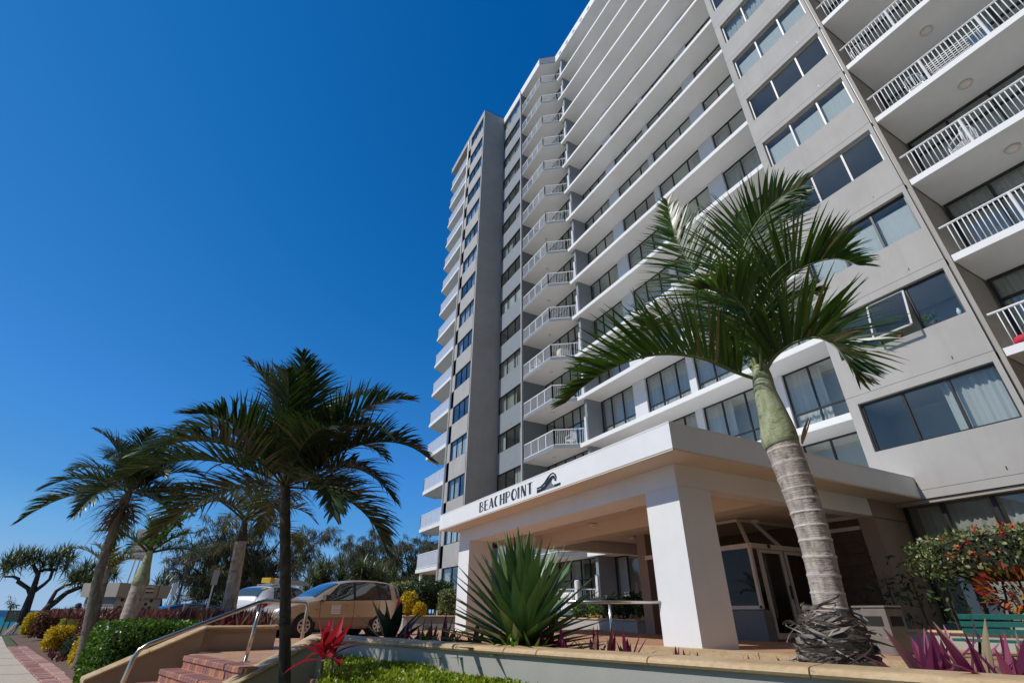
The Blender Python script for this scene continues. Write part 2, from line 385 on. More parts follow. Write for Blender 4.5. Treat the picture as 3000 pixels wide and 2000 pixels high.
M['rachis'] = simple('frond_stem', (0.12, 0.15, 0.035), 0.45, var=0.3, sc=8)
M['rachis_dk'] = simple('dark_frond_stem', (0.06, 0.07, 0.02), 0.5, var=0.3, sc=8)
M['deadleaf'] = leaf_mat('dead_frond', [(0.0, (0.06, 0.035, 0.018)), (0.6, (0.16, 0.10, 0.055)), (1.0, (0.27, 0.19, 0.12))], 0.8, 0.15)
def trunk_mat(name, c0, c1, c2, ring=9.0):
    m, t, b, o = new_mat(name); v = coords(t)
    f = noise(t, scl(t, v, (5, 5, 1.6)), 3.2, 7, 0.65)
    c = ramp(t, f, [(0.28, c0), (0.5, c1), (0.72, c2)])
    c = mixc(t, ramp(t, noise(t, scl(t, v, (1, 1, 2)), 7, 5), [(0.58, (0, 0, 0)), (0.72, (1, 1, 1))]), c, tuple(x * 0.5 for x in c0))
    t.links.new(c, b.inputs['Base Color']); b.inputs['Roughness'].default_value = 0.85; bump(t, b, noise(t, scl(t, v, (6, 6, 20)), 4, 6), 0.5, 0.02); return m
M['trunk_pale'] = trunk_mat('pale_ringed_bark', (0.20, 0.15, 0.115), (0.40, 0.345, 0.29), (0.58, 0.53, 0.47))
M['trunk_grey'] = trunk_mat('grey_palm_bark', (0.075, 0.065, 0.052), (0.17, 0.155, 0.13), (0.30, 0.28, 0.24))
M['trunk_dark'] = trunk_mat('dark_palm_bark', (0.028, 0.024, 0.018), (0.055, 0.047, 0.036), (0.11, 0.095, 0.075))
M['shaft'] = trunk_mat('green_crownshaft', (0.17, 0.19, 0.09), (0.30, 0.33, 0.18), (0.44, 0.44, 0.32))
M['fibre'] = leaf_mat('dead_sheath_fibre', [(0.0, (0.045, 0.035, 0.028)), (0.5, (0.17, 0.14, 0.115)), (1.0, (0.42, 0.37, 0.32))], 0.8, 0.1)
M['bark'] = trunk_mat('branch_bark', (0.028, 0.022, 0.02), (0.055, 0.045, 0.04), (0.10, 0.085, 0.075))
M['hedge_lime'] = leaf_mat('lime_leaf', [(0.0, (0.09, 0.16, 0.008)), (0.5, (0.25, 0.34, 0.015)), (1.0, (0.48, 0.52, 0.04))], 0.4, 0.35, (0.3, 0.4, 0.02))
M['hedge_green'] = leaf_mat('green_leaf', [(0.0, (0.03, 0.09, 0.006)), (0.6, (0.08, 0.19, 0.012)), (1.0, (0.20, 0.32, 0.03))], 0.34, 0.25)
M['hedge_dark'] = leaf_mat('dark_green_leaf', [(0.0, (0.012, 0.035, 0.008)), (0.6, (0.035, 0.075, 0.018)), (1.0, (0.09, 0.14, 0.035))], 0.4, 0.2)
M['hedge_yellow'] = leaf_mat('golden_leaf', [(0.0, (0.30, 0.22, 0.008)), (0.3, (0.58, 0.40, 0.008)), (1.0, (0.80, 0.60, 0.015))], 0.5, 0.25)
M['hedge_rust'] = leaf_mat('copper_leaf', [(0.0, (0.05, 0.02, 0.014)), (0.5, (0.15, 0.055, 0.03)), (1.0, (0.32, 0.13, 0.06))], 0.4, 0.2)
M['hedge_varieg'] = leaf_mat('variegated_leaf', [(0.0, (0.04, 0.08, 0.02)), (0.5, (0.15, 0.2, 0.05)), (1.0, (0.45, 0.45, 0.17))], 0.45, 0.2)
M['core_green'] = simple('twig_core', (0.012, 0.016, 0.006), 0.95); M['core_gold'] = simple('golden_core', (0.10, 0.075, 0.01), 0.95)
M['juniper'] = leaf_mat('juniper_needle', [(0.0, (0.012, 0.035, 0.022)), (0.7, (0.035, 0.07, 0.04)), (1.0, (0.07, 0.11, 0.06))], 0.7, 0.1)
M['rhoeo'] = leaf_mat('purple_leaf', [(0.0, (0.07, 0.010, 0.022)), (0.45, (0.19, 0.022, 0.062)), (0.8, (0.30, 0.065, 0.12)), (1.0, (0.20, 0.17, 0.06))], 0.38, 0.3, (0.45, 0.02, 0.12))
M['rhoeo_pink'] = leaf_mat('pink_leaf', [(0.0, (0.11, 0.012, 0.045)), (0.45, (0.26, 0.045, 0.12)), (0.7, (0.42, 0.16, 0.21)), (0.85, (0.38, 0.24, 0.16)), (1.0, (0.30, 0.25, 0.12))], 0.38, 0.3, (0.6, 0.06, 0.25))
M['redbed'] = leaf_mat('burgundy_leaf', [(0.0, (0.035, 0.010, 0.010)), (0.35, (0.13, 0.022, 0.026)), (0.75, (0.25, 0.055, 0.05)), (0.92, (0.12, 0.10, 0.035)), (1.0, (0.50, 0.36, 0.28))], 0.4, 0.25)
M['cordyline'] = leaf_mat('red_cordyline_leaf', [(0.0, (0.16, 0.006, 0.014)), (0.6, (0.40, 0.012, 0.03)), (1.0, (0.50, 0.05, 0.07))], 0.3, 0.25, (0.7, 0.02, 0.03))
def agave_mat():
    m, t, b, o = new_mat('agave_leaf')
    c = ramp(t, leaf_random(t), [(0.0, (0.05, 0.115, 0.03)), (0.6, (0.12, 0.225, 0.06)), (1.0, (0.22, 0.34, 0.12))])
    v = coords(t); c = mixc(t, 0.3, c, ramp(t, noise(t, v, 12, 4), [(0.3, (0.05, 0.11, 0.035)), (0.7, (0.16, 0.24, 0.10))]))
    t.links.new(c, b.inputs['Base Color']); b.inputs['Roughness'].default_value = 0.32; return m
M['agave'] = agave_mat()
M['agave_blue'] = leaf_mat('dark_agave_leaf', [(0.0, (0.012, 0.035, 0.022)), (1.0, (0.03, 0.07, 0.045))], 0.4, 0.05)
M['casuarina'] = leaf_mat('sheoak_needles', [(0.0, (0.045, 0.046, 0.020)), (0.5, (0.115, 0.112, 0.05)), (1.0, (0.24, 0.215, 0.11))], 0.7, 0.3)
M['pandanus'] = leaf_mat('pandanus_leaf', [(0.0, (0.03, 0.055, 0.015)), (0.6, (0.095, 0.125, 0.035)), (0.9, (0.20, 0.21, 0.08)), (1.0, (0.30, 0.22, 0.12))], 0.4, 0.2)
M['croton'] = leaf_mat('croton_leaf', [(0.0, (0.10, 0.012, 0.012)), (0.3, (0.42, 0.03, 0.02)), (0.5, (0.60, 0.12, 0.02)), (0.66, (0.55, 0.30, 0.03)), (0.78, (0.05, 0.08, 0.015)), (1.0, (0.16, 0.03, 0.04))], 0.35, 0.2)
M['ixora'] = leaf_mat('ixora_leaf', [(0.0, (0.03, 0.06, 0.014)), (0.5, (0.11, 0.15, 0.04)), (1.0, (0.42, 0.44, 0.20))], 0.4, 0.2)
M['redflower'] = leaf_mat('red_flower', [(0.0, (0.5, 0.02, 0.01)), (1.0, (0.75, 0.10, 0.03))], 0.6, 0.2)
M['flowers'] = leaf_mat('mixed_flowers', [(0.0, (0.8, 0.25, 0.02)), (0.35, (0.8, 0.55, 0.05)), (0.6, (0.8, 0.78, 0.75)), (1.0, (0.7, 0.35, 0.35))], 0.7, 0.2)
# ================================================================== THE SETTING: ground, driveway, path, sea
def sheet(name, poly, z, mat, par=None, kind='structure'):
    b = MB(); b.add([(p[0], p[1], z) for p in poly], [tuple(range(len(poly)))]); return b.build(name, mat, par, kind=kind)
sheet('ground', [(-90, -40), (90, -40), (90, 60), (-90, 60)], -0.72, M['lawn'])
b = MB(); b.add([(-160, 60, -0.72), (160, 60, -0.72), (160, 84, -6.4), (-160, 84, -6.4)], [(0, 1, 2, 3)]); b.build('beach', M['sandbeach'], kind='structure')
def sea_mat():
    m, t, b, o = new_mat('sea_water'); v = coords(t); sx = t.nodes.new('ShaderNodeSeparateXYZ'); t.links.new(v, sx.inputs[0])
    mr = t.nodes.new('ShaderNodeMapRange'); mr.inputs[1].default_value = 60; mr.inputs[2].default_value = 1500; t.links.new(sx.outputs['Y'], mr.inputs[0])
    c = ramp(t, mr.outputs[0], [(0.0, (0.0, 0.16, 0.17)), (0.45, (0.0, 0.135, 0.16)), (0.55, (0.004, 0.03, 0.09)), (1.0, (0.004, 0.035, 0.11))])
    t.links.new(c, b.inputs['Base Color']); b.inputs['Roughness'].default_value = 0.6; b.inputs['Specular IOR Level'].default_value = 0.15
    return m
sheet('sea', [(-9000, 80), (9000, 80), (9000, 14000), (-9000, 14000)], -6.3, sea_mat())
sheet('road', [(-90, 39.5), (4, 39.5), (4, 44.5), (-90, 44.5)], -0.712, M['asphalt'])
DRV = [(1.25, 6.6), (1.05, 10.9), (1.2, 12.6), (0.3, 16.0), (-0.3, 20.0), (0.9, 25.5), (3, 38.5), (30, 38.5), (30, -3.5), (9.0, -3.5), (8.75, -0.5), (7.5, 5.75), (6.55, 9.2), (3.2, 9.6)]
b = MB(); b.prism(DRV, -0.70, -0.17); b.build('driveway', M['pave'], kind='structure')
b = MB(); b.prism([(6.55, 9.2), (6.95, 8.1), (7.2, 7.15), (7.5, 5.75), (7.8, 4.3), (8.1, 2.8), (8.4, 1.2), (8.7, -0.5), (8.9, -3.4), (16.9, -3.4), (16.9, 18.2), (6.6, 18.2)], -0.168, -0.02); b.build('forecourt', M['pave'], kind='structure')
# added block, never in view, that shuts out sky light from behind the camera
BLK = thing('sky_blocker', 'plain block added out of view behind the viewer to shut out sky light', 'building', (10, -25, -0.7))
b = MB(); b.box(-24, 44, -34, -15, -0.7, 46); b.build('wall', M['blocker_tan'], BLK)
b = MB()
for k in range(14):
    for i in range(10): b.box(-14 + i * 4.8, -11 + i * 4.8, -15.0, -14.96, 1.0 + k * 2.9, 2.6 + k * 2.9)
b.build('window_band', M['bronze'], BLK)  # dark bands dressing the added block
# path with its aggregate slabs and the two courses of header bricks along the garden
PATH_OUT = [(-8.83, 37.22), (-5.93, 26.18), (-4.39, 20.6), (-3.35, 16.97), (-2.64, 14.43), (-2.35, 13.42), (-1.75, 11.2), (-1.3, 9.3), (-1.0, 7), (-0.9, 3), (-0.9, -8)]
path = MB()
pp = [(-90, -14)] + [(-90, 37.2)] + PATH_OUT[:-1] + [(-0.9, -14)]  # carried far left out of view to bounce light up to the soffits
path.add([(p[0], p[1], -0.655) for p in pp], [tuple(range(len(pp)))])
path_o = path.build('path', M['path'], kind='structure')
b = MB()
for y in (8, 10.5, 13, 15.5, 18, 20.5, 23, 26, 29, 33): b.box(-30, -2.2 - (y - 13) * 0.255, y - 0.012, y + 0.012, -0.654, -0.651)
b.build('control_joint', M['mortar'], path_o)
def polyline_at(pl, s):
    for i in range(len(pl) - 1):
        a = Vector(pl[i]); c = Vector(pl[i + 1]); l = (c - a).length
        if s <= l or i == len(pl) - 2: return a + (c - a) * (s / l), (c - a).normalized()
        s -= l
bm_ = MB().bbox(-0.115, 0.115, -0.053, 0.053, -0.05, 0.012, 0.006)
brick_meshes = [bm_.mesh('brick', M[k]) for k in ('brick_red', 'brick_plum', 'brick_pink', 'brick_red')]
pink_meshes = [bm_.mesh('brick', M[k]) for k in ('brick_pink', 'brick_pink', 'brick_red')]
edge = PATH_OUT[::-1]
def brick_course(off, meshes, s0, s1, zt):
    s = s0
    while s < s1:
        p, d = polyline_at([e for e in PATH_OUT], s)
        nrm = Vector((-d.y, d.x)); q = p + nrm * off
        o = link('brick', random.choice(meshes), path_o); o.location = (q.x, q.y, -0.65 + zt + random.uniform(-0.003, 0.003))
        o.rotation_euler = (0, 0, math.atan2(nrm.y, nrm.x) + random.uniform(-0.02, 0.02)); s += 0.117
LT = sum((Vector(PATH_OUT[i + 1]) - Vector(PATH_OUT[i])).length for i in range(len(PATH_OUT) - 1))
s_13 = sum((Vector(PATH_OUT[i + 1]) - Vector(PATH_OUT[i])).length for i in range(5))
brick_course(0.12, brick_meshes, s_13 - 13.0, s_13 + 3.2, 0.012)
brick_course(0.37, pink_meshes, s_13 - 13.0, s_13 + 3.2, 0.03)
# earth of the garden beds (the beds rise gently from the path edge)
gb = MB(); gi = [(-8.5, 37), (-6.15, 28.3), (-4.45, 21.9), (-3.25, 17.7), (-2.5, 15.0), (-2.0, 13.1), (-1.4, 10.9), (-1.0, 9.75)]; go = [(-3, 37), (-2.0, 28), (-1.4, 22), (-1.2, 18.2), (-0.95, 15.1), (-0.6, 12.8), (-0.1, 10.6), (0.0, 10.2)]
vs_ = []
for (a, c) in zip(gi, go):
    for j in range(5): f = j / 4; vs_.append((a[0] + (c[0] - a[0]) * f, a[1] + (c[1] - a[1]) * f, -0.645 + 0.25 * f ** 0.8))
gb.add(vs_, [(i * 5 + j, (i + 1) * 5 + j, (i + 1) * 5 + j + 1, i * 5 + j + 1) for i in range(7) for j in range(4)])
gb.build('garden_bed', M['soil'], kind='structure')

# ================================================================== APARTMENT BUILDING
ZK = lambda k: 5.955 + 2.865 * k
B = thing('apartment_building', 'grey and white high-rise apartment block with stepped balconies behind the porte cochere', 'building', (17, 14, -0.2))
KT = 13
# --- floor plates, core and roof
b = MB()
for k in range(-1, 14):
    b.prism([(16.45, 7.12), (18.9, 7.12), (18.9, 22.02), (16.45, 22.02)], ZK(k), ZK(k) + 0.21)
    b.box(16.45, 16.53, 7.13, 22.01, ZK(k) - 0.02, ZK(k) + 0.002)
slab_o = b.build('slab', M['soffit'], B)
b = MB()
for k in range(-1, 14):
    b.box(15.42, 17.3, 3.5, 7.1, ZK(k) + 0.02, ZK(k) + 0.2); b.box(15.34, 17.2, 26.7, 30.33, ZK(k) + 0.01, ZK(k) + 0.2); b.box(13.1, 14.7, 30.5, 34.0, ZK(k) + 0.01, ZK(k) + 0.2)
    b.box(17.0, 18.9, -9, 3.3, ZK(k) + 0.01, ZK(k) + 0.2); b.box(17.05, 18.9, 22.05, 26.5, ZK(k) + 0.01, ZK(k) + 0.2)
b.build('floor_plate', M['ceil'], B)
b = MB(); b.box(18.9, 30, -9, 38.5, -0.2, 46.2); b.box(17.4, 18.88, 3.45, 7.1, -0.2, 46.2); b.box(17.2, 18.88, 26.62, 38.4, -0.2, 46.2); b.box(14.9, 17.18, 30.5, 38.4, -0.2, 46.2)
b.build('inner_wall', M['room'], B)
b = MB()
for y in (10.9, 14.42, 18.1): b.box(17.95, 18.88, y - 0.06, y + 0.06, 0, 46)
b.box(17.2, 18.88, 22.0, 22.1, 0, 46)
b.build('party_wall', M['room'], B)
b = MB()
b.prism([(16.45, 22.1), (16.45, 7.0), (31, 7.0), (31, 26.7), (15.25, 26.7), (15.25, 23.02)], 46.2, 47.12)
b.build('roof', [M['white']], B)
b = MB()
b.prism([(16.40, 22.07), (15.22, 22.97), (15.24, 23.05), (16.46, 22.12)], 46.22, 47.1)
b.build('roof_fascia', M['bluegrey'], B)
b = MB(); b.box(15.28, 30, 26.6, 30.4, 46.2, 47.1); b.box(15.27, 15.3, 26.7, 30.3, 46.3, 47.11); b.build('roof', M['white'], B)
b = MB(); b.box(12.98, 30, 30.36, 34.3, 46.15, 47.0); b.box(12.96, 30, 34.3, 39.3, 46.2, 46.9); b.build('roof', M['conc'], B)
b = MB(); b.box(15.35, 30, -9, 7.2, 46.5, 47.3); b.build('roof', M['conc'], B)
# thin roof rails
b = MB()
def rail_run(pts, h, b, r=0.018, step=2.0):
    for i in range(len(pts) - 1):
        p = Vector(pts[i]); q = Vector(pts[i + 1]); n = max(1, int((q - p).length / step))
        for hh in (h, h * 0.55): b.bar(p + Vector((0, 0, hh)), q + Vector((0, 0, hh)), r)
        for j in range(n + 1): c = p.lerp(q, j / n); b.bar(c, c + Vector((0, 0, h)), r * 1.4)
rail_run([(16.7, 8, 47.12), (16.7, 22.0, 47.12), (15.5, 22.95, 47.12), (15.5, 30.2, 47.1)], 0.55, b)
rail_run([(15.3, 30.5, 47.0), (13.2, 30.5, 47.0), (13.2, 39, 46.9)], 0.5, b)
b.build('roof_rail', M['bronze'], B)
b = MB()
for y in np.arange(9, 21.5, 1.1): b.box(16.43, 16.452, y, y + 0.32, 46.42, 46.62)
b.build('roof_vent', M['letter2'], B)

# --- windows
_curt = {}
def curtain_mesh(X, ya, yb, za, zb, mat):
    key = (round(X, 2), round(ya, 2), round(yb, 2), round(za, 2), round(zb, 2), mat)
    if key in _curt: return _curt[key]
    n = max(8, int((yb - ya) / 0.035)); ph = random.random() * 6
    vs = []; fs = []
    for i in range(n + 1):
        y = ya + (yb - ya) * i / n
        x = X + 0.028 * math.sin(y * 46 + ph) + 0.02 * math.sin(y * 23 + 2 * ph) + 0.012 * math.sin(y * 80)
        vs += [(x, y, za), (x, y, zb)]
    for i in range(n): fs.append((2 * i, 2 * i + 1, 2 * i + 3, 2 * i + 2))
    m = MB().add(vs, fs).mesh('curtain', M[mat], True); _curt[key] = m; return m
def window(par, X, Y0, Y1, z0, z1, mull=(), trans=None, fm='bronze', fw=0.055, fd=0.07, one_pane=False, glass='glass', name='window'):
    b = MB()
    b.box(X, X + fd, Y0, Y1, z1 - fw, z1); b.box(X, X + fd, Y0, Y1, z0, z0 + fw)
    b.box(X, X + fd, Y0, Y0 + fw, z0 + fw, z1 - fw); b.box(X, X + fd, Y1 - fw, Y1, z0 + fw, z1 - fw)
    for m in mull: b.box(X - 0.012, X + fd, m - fw / 2, m + fw / 2, z0 + fw, z1 - fw)
    ys = [Y0 + fw] + [v for m in sorted(mull) for v in (m - fw / 2, m + fw / 2)] + [Y1 - fw]
    zs = [z0 + fw, z1 - fw]
    if trans:
        for i in range(0, len(ys), 2): b.box(X - 0.006, X + fd, ys[i], ys[i + 1], trans - fw / 2, trans + fw / 2)
        zs = [z0 + fw, trans - fw / 2, trans + fw / 2, z1 - fw]
    w = b.build(name, M[fm], par)
    pb = MB()
    for i in range(0, len(ys), 2):
        for j in range(0, len(zs), 2):
            pb.box(X + 0.03, X + 0.036, ys[i], ys[i + 1], zs[j], zs[j + 1])
            if not one_pane: pb.build('pane', M[glass], w); pb = MB()
    if one_pane: pb.build('pane', M[glass], w)
    return w
def rep(w, dz, with_panes=True):
    c = w.copy(); COL.objects.link(c); c.parent = w.parent; c.location = w.location + Vector((0, 0, dz))
    for ch in kids(w):
        if ch.name.startswith('pane'):
            d = ch.copy(); COL.objects.link(d); d.parent = c
    return c
def curtains(w, X, Y0, Y1, z0, z1, style):
    L = Y1 - Y0
    if style == 'both': sp = [(Y0 + 0.05, Y0 + L * 0.22, 'curtain'), (Y1 - L * 0.25, Y1 - 0.05, 'curtain')]
    elif style == 'full': sp = [(Y0 + 0.05, Y1 - 0.05, 'curtain')]
    elif style == 'left': sp = [(Y1 - L * 0.45, Y1 - 0.05, 'curtain')]
    elif style == 'right': sp = [(Y0 + 0.05, Y0 + L * 0.4, 'curtain')]
    elif style == 'beige': sp = [(Y0 + L * 0.35, Y1 - 0.05, 'curtain2')]
    elif style == 'blind': sp = [(Y0 + 0.05, Y1 - 0.05, 'blind')]
    else: return
    for a, c, m in sp:
        if m == 'blind':
            key = ('bl', round(X, 2), round(a, 2), round(z0, 2), round(z1, 2))
            if key not in _curt: _curt[key] = MB().box(X + 0.16, X + 0.165, a, c, z0 + 0.02, z1 - 0.28).mesh('blind', M['blind'])
            o = link('blind', _curt[key], w)
        else: o = link('curtain', curtain_mesh(X + 0.22, a, c, z0 + 0.05, z1 - 0.06, m), w)
        o.location = (0, 0, 0)

# main facade bays
bays = [(18.55, 21.5, (19.55, 20.55), 'A'), (14.66, 17.59, (15.45, 16.52), 'B'), (11.15, 14.25, (12.05, 13.22), 'C'), (7.3, 10.24, (8.2, 9.22), 'D')]
styles = ['full', 'both', 'left', 'full', 'right', 'both', 'full', 'beige', 'left', 'none']
for (y0, y1, mu, nm) in bays:
    z0 = ZK(0) + 0.2; z1 = ZK(1) - 0.002
    w0 = window(B, 17.8, y0, y1, z0, z1, mu, z0 + 0.95)
    curtains(w0, 17.8, y0, y1, z0, z1, {'A': 'full', 'B': 'full', 'C': 'left', 'D': 'left'}[nm])
    w1 = rep(w0, 2.865); curtains(w1, 17.8, y0, y1, z0, z1, {'A': 'full', 'B': 'full', 'C': 'full', 'D': 'left'}[nm])
    wf = window(B, 17.8, y0, y1, z0 + 2 * 2.865, z1 + 2 * 2.865, mu)
    curtains(wf, 17.8, y0, y1, z0 + 2 * 2.865, z1 + 2 * 2.865, random.choice(styles))
    for k in range(3, KT + 1):
        c = rep(wf, (k - 2) * 2.865) if k < 8 else None
        if c is None:
            c = wf.copy(); COL.objects.link(c); c.parent = B; c.location = wf.location + Vector((0, 0, (k - 2) * 2.865))
            pk = 'bigpane' + nm
            if pk not in _curt: _curt[pk] = MB().box(17.83, 17.836, y0 + 0.05, y1 - 0.05, z0 + 2 * 2.865 + 0.05, z1 + 2 * 2.865 - 0.05).mesh('pane', M['glass'])
            link('pane', _curt[pk], c).location = (0, 0, 0)
        if k < 9: curtains(c, 17.8, y0, y1, z0 + 2 * 2.865, z1 + 2 * 2.865, random.choice(styles))
for (ya, yb) in ((17.59, 18.55), (14.25, 14.66), (10.24, 11.15)):
    for k in range(-1, 14): link('pier', MB().box(17.70, 18.2, ya, yb, ZK(k) + 0.205, ZK(k + 1) - 0.003).mesh('pier', M['lav']), B)
for k in range(-1, 14):
    f_ = MB().box(16.72, 18.1, 21.5, 21.72, ZK(k) + 0.21, ZK(k + 1) - 0.003).build('fin_wall', M['bluegrey'], B)
    MB().box(16.62, 16.718, 21.54, 21.72, ZK(k) + 0.211, ZK(k) + 1.75).build('fin_edge', M['lav'], f_)
# balcony back wall windows (left stack) and the dark partition
bw = window(B, 17.08, 21.9, 26.5, ZK(1) + 0.2, ZK(2) - 0.002, (22.7, 23.5, 24.5, 25.6), ZK(1) + 1.85)
curtains(bw, 17.08, 21.9, 26.5, ZK(1) + 0.2, ZK(2) - 0.01, 'right')
bw1 = window(B, 17.08, 21.9, 26.5, ZK(2) + 0.2, ZK(3) - 0.002, (22.7, 23.5, 24.5, 25.6), ZK(2) + 1.85, one_pane=True)
for k in [0] + list(range(3, 14)):
    c = rep(bw1, (k - 2) * 2.865); curtains(c, 17.08, 21.9, 26.5, ZK(2) + 0.2, ZK(3) - 0.01, random.choice(['right', 'none', 'none', 'left', 'beige']))
b = MB(); b.box(15.32, 17.2, 26.56, 26.68, -0.1, 46.2); b.build('side_wall', M['darkgrey'], B)
b = MB(); b.box(15.19, 15.32, 26.60, 26.70, -0.1, 46.9); b.build('pilaster', M['alu'], B)
b = MB(); b.tube([(15.2, 26.53, -0.1), (15.2, 26.53, 46.4)], 0.045, 8); b.build('downpipe', M['darkgrey'], B)
# window column next to the left balcony stack
b = MB()
for k in range(-1, 14): b.box(15.3, 15.42, 26.72, 30.34, ZK(k) + 0.0, ZK(k) + 1.5)
b.build('spandrel', M['bluegrey'], B)
b = MB()
for k in range(-1, 14): b.box(15.285, 15.3, 28.2, 28.215, ZK(k) + 0.25, ZK(k) + 0.35)
b.build('weep_slot', M['bronze'], B)
wc = window(B, 15.36, 26.74, 30.33, ZK(0) + 1.5, ZK(1) - 0.003, (27.9, 29.1), one_pane=True)
for k in range(-1, 14):
    c = wc if k == 0 else rep(wc, k * 2.865)
    curtains(c, 15.36, 26.74, 30.33, ZK(0) + 1.5, ZK(1), ['both', 'none', 'full', 'right', 'blind', 'beige', 'left', 'none'][(k * 5 + 3) % 8])
# narrow front tower
b = MB(); b.box(13.02, 15.31, 30.35, 30.5, -0.2, 46.9); b.build('side_wall', M['wall'], B)
b = MB()
for k in range(-1, 14):
    b.box(13.0, 13.14, 30.49, 34.15, ZK(k) + 0.0, ZK(k + 1) - 1.45)
b.box(13.0, 13.14, 30.352, 30.56, -0.2, 46.14); b.box(13.0, 13.14, 33.62, 34.16, -0.2, 46.14); b.box(13.0, 13.14, 30.5, 34.16, -0.2, 0.25)
b.build('wall', M['conc'], B)
wt = window(B, 13.06, 30.565, 33.615, ZK(1) - 1.45, ZK(1) - 0.003, (31.5, 32.5), one_pane=True)
for k in range(0, 15):
    c = wt if k == 1 else rep(wt, (k - 1) * 2.865)
    curtains(c, 13.06, 30.57, 33.61, ZK(1) - 1.45, ZK(1) - 0.003, ['both', 'blind', 'none', 'full', 'left', 'none', 'right', 'blind'][(k * 3 + 1) % 8])
wg = window(B, 13.06, 30.565, 33.615, 0.28, ZK(-1) - 0.003, (32.0,), one_pane=True); curtains(wg, 13.06, 30.57, 33.61, 0.28, ZK(-1), 'both')
b = MB(); b.tube([(12.94, 34.22, -0.2), (12.94, 34.22, 46.3)], 0.05, 8); b.tube([(12.96, 34.42, -0.2), (12.96, 34.42, 46.3)], 0.035, 8); b.build('downpipe', M['alu'], B)
# far left balconies with clear balustrades
b = MB(); b.box(14.85, 15.0, 34.3, 38.6, -0.2, 46.2); b.box(13.05, 15.0, 34.16, 34.3, -0.2, 46.2); b.build('wall', M['wall'], B)
b = MB()
for k in range(-1, 14): b.box(14.80, 14.86, 34.6, 38.0, ZK(k) + 0.2, ZK(k) + 2.4)
b.build('door', M['bronze'], B)
def far_balcony(k, par):
    p = [(13.0, 34.5), (13.0, 39.1), (14.3, 39.95), (14.85, 39.7), (14.85, 34.5)]
    o = MB().prism(p, ZK(k), ZK(k) + 0.24, 0).build('balcony', M['white'], par)
    b = MB(); g = MB()
    pts = [(13.05, 34.52), (13.05, 39.05), (14.28, 39.85)]
    for i in range(2):
        a = Vector((*pts[i], ZK(k) + 0.24)); c = Vector((*pts[i + 1], ZK(k) + 0.24))
        for h in (0.06, 1.02): b.bar(a + Vector((0, 0, h)), c + Vector((0, 0, h)), 0.045)
        n = 4 if i == 0 else 1
        for j in range(n + 1): q = a.lerp(c, j / n); b.bar(q, q + Vector((0, 0, 1.03)), 0.04)
        g.bar(a + Vector((0, 0, 0.54)), c + Vector((0, 0, 0.54)), 0.008, 0.90)
    b.build('balustrade_frame', M['white_paint'], o); g.build('balustrade_glass', M['glassclear'], o)
    return o
fb = far_balcony(-1, B)
for k in range(0, 14):
    c = fb.copy(); COL.objects.link(c); c.parent = B; c.location = fb.location + Vector((0, 0, 2.865 * (k + 1)))
    for ch in kids(fb): d = ch.copy(); COL.objects.link(d); d.parent = c
b = MB(); b.tube([(13.3, 38.6, -0.2), (13.3, 38.6, ZK(-1))], 0.12, 10); b.build('column', M['white'], B)

# left balcony stack in front of the recess: grey edged slab, white railing of round bars, ceiling lamp
LP = [(17.1, 21.75), (16.45, 22.06), (15.25, 22.98), (15.25, 26.56), (17.1, 26.56)]
def left_balcony(k, par):
    o = MB().prism(LP, ZK(k), ZK(k) + 0.205, 0, 1, 0).build('balcony', [M['soffit'], M['bluegrey']], par)
    z = ZK(k) + 0.205; b = MB(); bal = MB()
    pts = [(15.31, 26.5), (15.31, 23.0), (16.42, 22.14), (16.7, 21.86)]
    for i in range(3):
        a = Vector((*pts[i], z)); c = Vector((*pts[i + 1], z)); L = (c - a).length
        b.bar(a + Vector((0, 0, 0.93)), c + Vector((0, 0, 0.93)), 0.05); b.bar(a + Vector((0, 0, 0.05)), c + Vector((0, 0, 0.05)), 0.035)
        for j in range([4, 1, 1][i] + 1): q = a.lerp(c, j / [4, 1, 1][i]); b.bar(q, q + Vector((0, 0, 0.95)), 0.045)
        n = int(L / 0.105)
        for j in range(1, n): q = a.lerp(c, j / n); bal.bar(q + Vector((0, 0, 0.05)), q + Vector((0, 0, 0.92)), 0.017)
    b.build('railing', M['white_paint'], o); bal.build('baluster', M['white_paint'], o, kind='stuff')
    MB().lathe([(0.03, 0), (0.12, -0.02), (0.11, -0.08), (0.06, -0.12), (0.01, -0.13)], (16.2, 24.4, ZK(k) - 0.001), 10).build('ceiling_lamp', M['lamp'], o, True)
    return o
lb = left_balcony(0, B)
for k in range(1, 14):
    c = lb.copy(); COL.objects.link(c); c.parent = B; c.location = lb.location + Vector((0, 0, 2.865 * k))
    for ch in kids(lb): d = ch.copy(); COL.objects.link(d); d.parent = c

# grey wall tower on the right
GW = 15.37
b = MB()
for k in range(0, 15):
    zl = ZK(k); zh = ZK(k + 1) - 1.44
    b.box(GW, GW + 0.26, 3.66, 6.885, zl, zl + 0.235); b.box(GW, GW + 0.26, 3.66, 6.885, zl + 0.247, zh); b.box(GW + 0.012, GW + 0.25, 3.66, 6.885, zl + 0.23, zl + 0.25)
b.box(GW, GW + 0.26, 3.66, 7.16, 3.12, ZK(-1) + 0.235); b.box(GW + 0.012, GW + 0.25, 3.66, 7.15, ZK(-1) + 0.23, ZK(-1) + 0.25); b.box(GW, GW + 0.26, 3.66, 7.16, ZK(-1) + 0.247, ZK(0) - 1.44)
for k in range(-1, 15):
    z0 = ZK(k) + 0.247 if k >= 0 else ZK(0) - 1.44
    b.box(GW, GW + 0.26, 6.885, 7.16, max(z0, ZK(k)), ZK(k + 1) + 0.235)
    b.box(GW - 0.004, GW + 0.26, 3.545, 3.66, max(3.12, ZK(k) + 0.247), ZK(k + 1) + 0.235)
b.box(GW + 0.26, 17.9, 7.05, 7.14, 3.12, 46.5); b.build('wall', M['conc'], B)
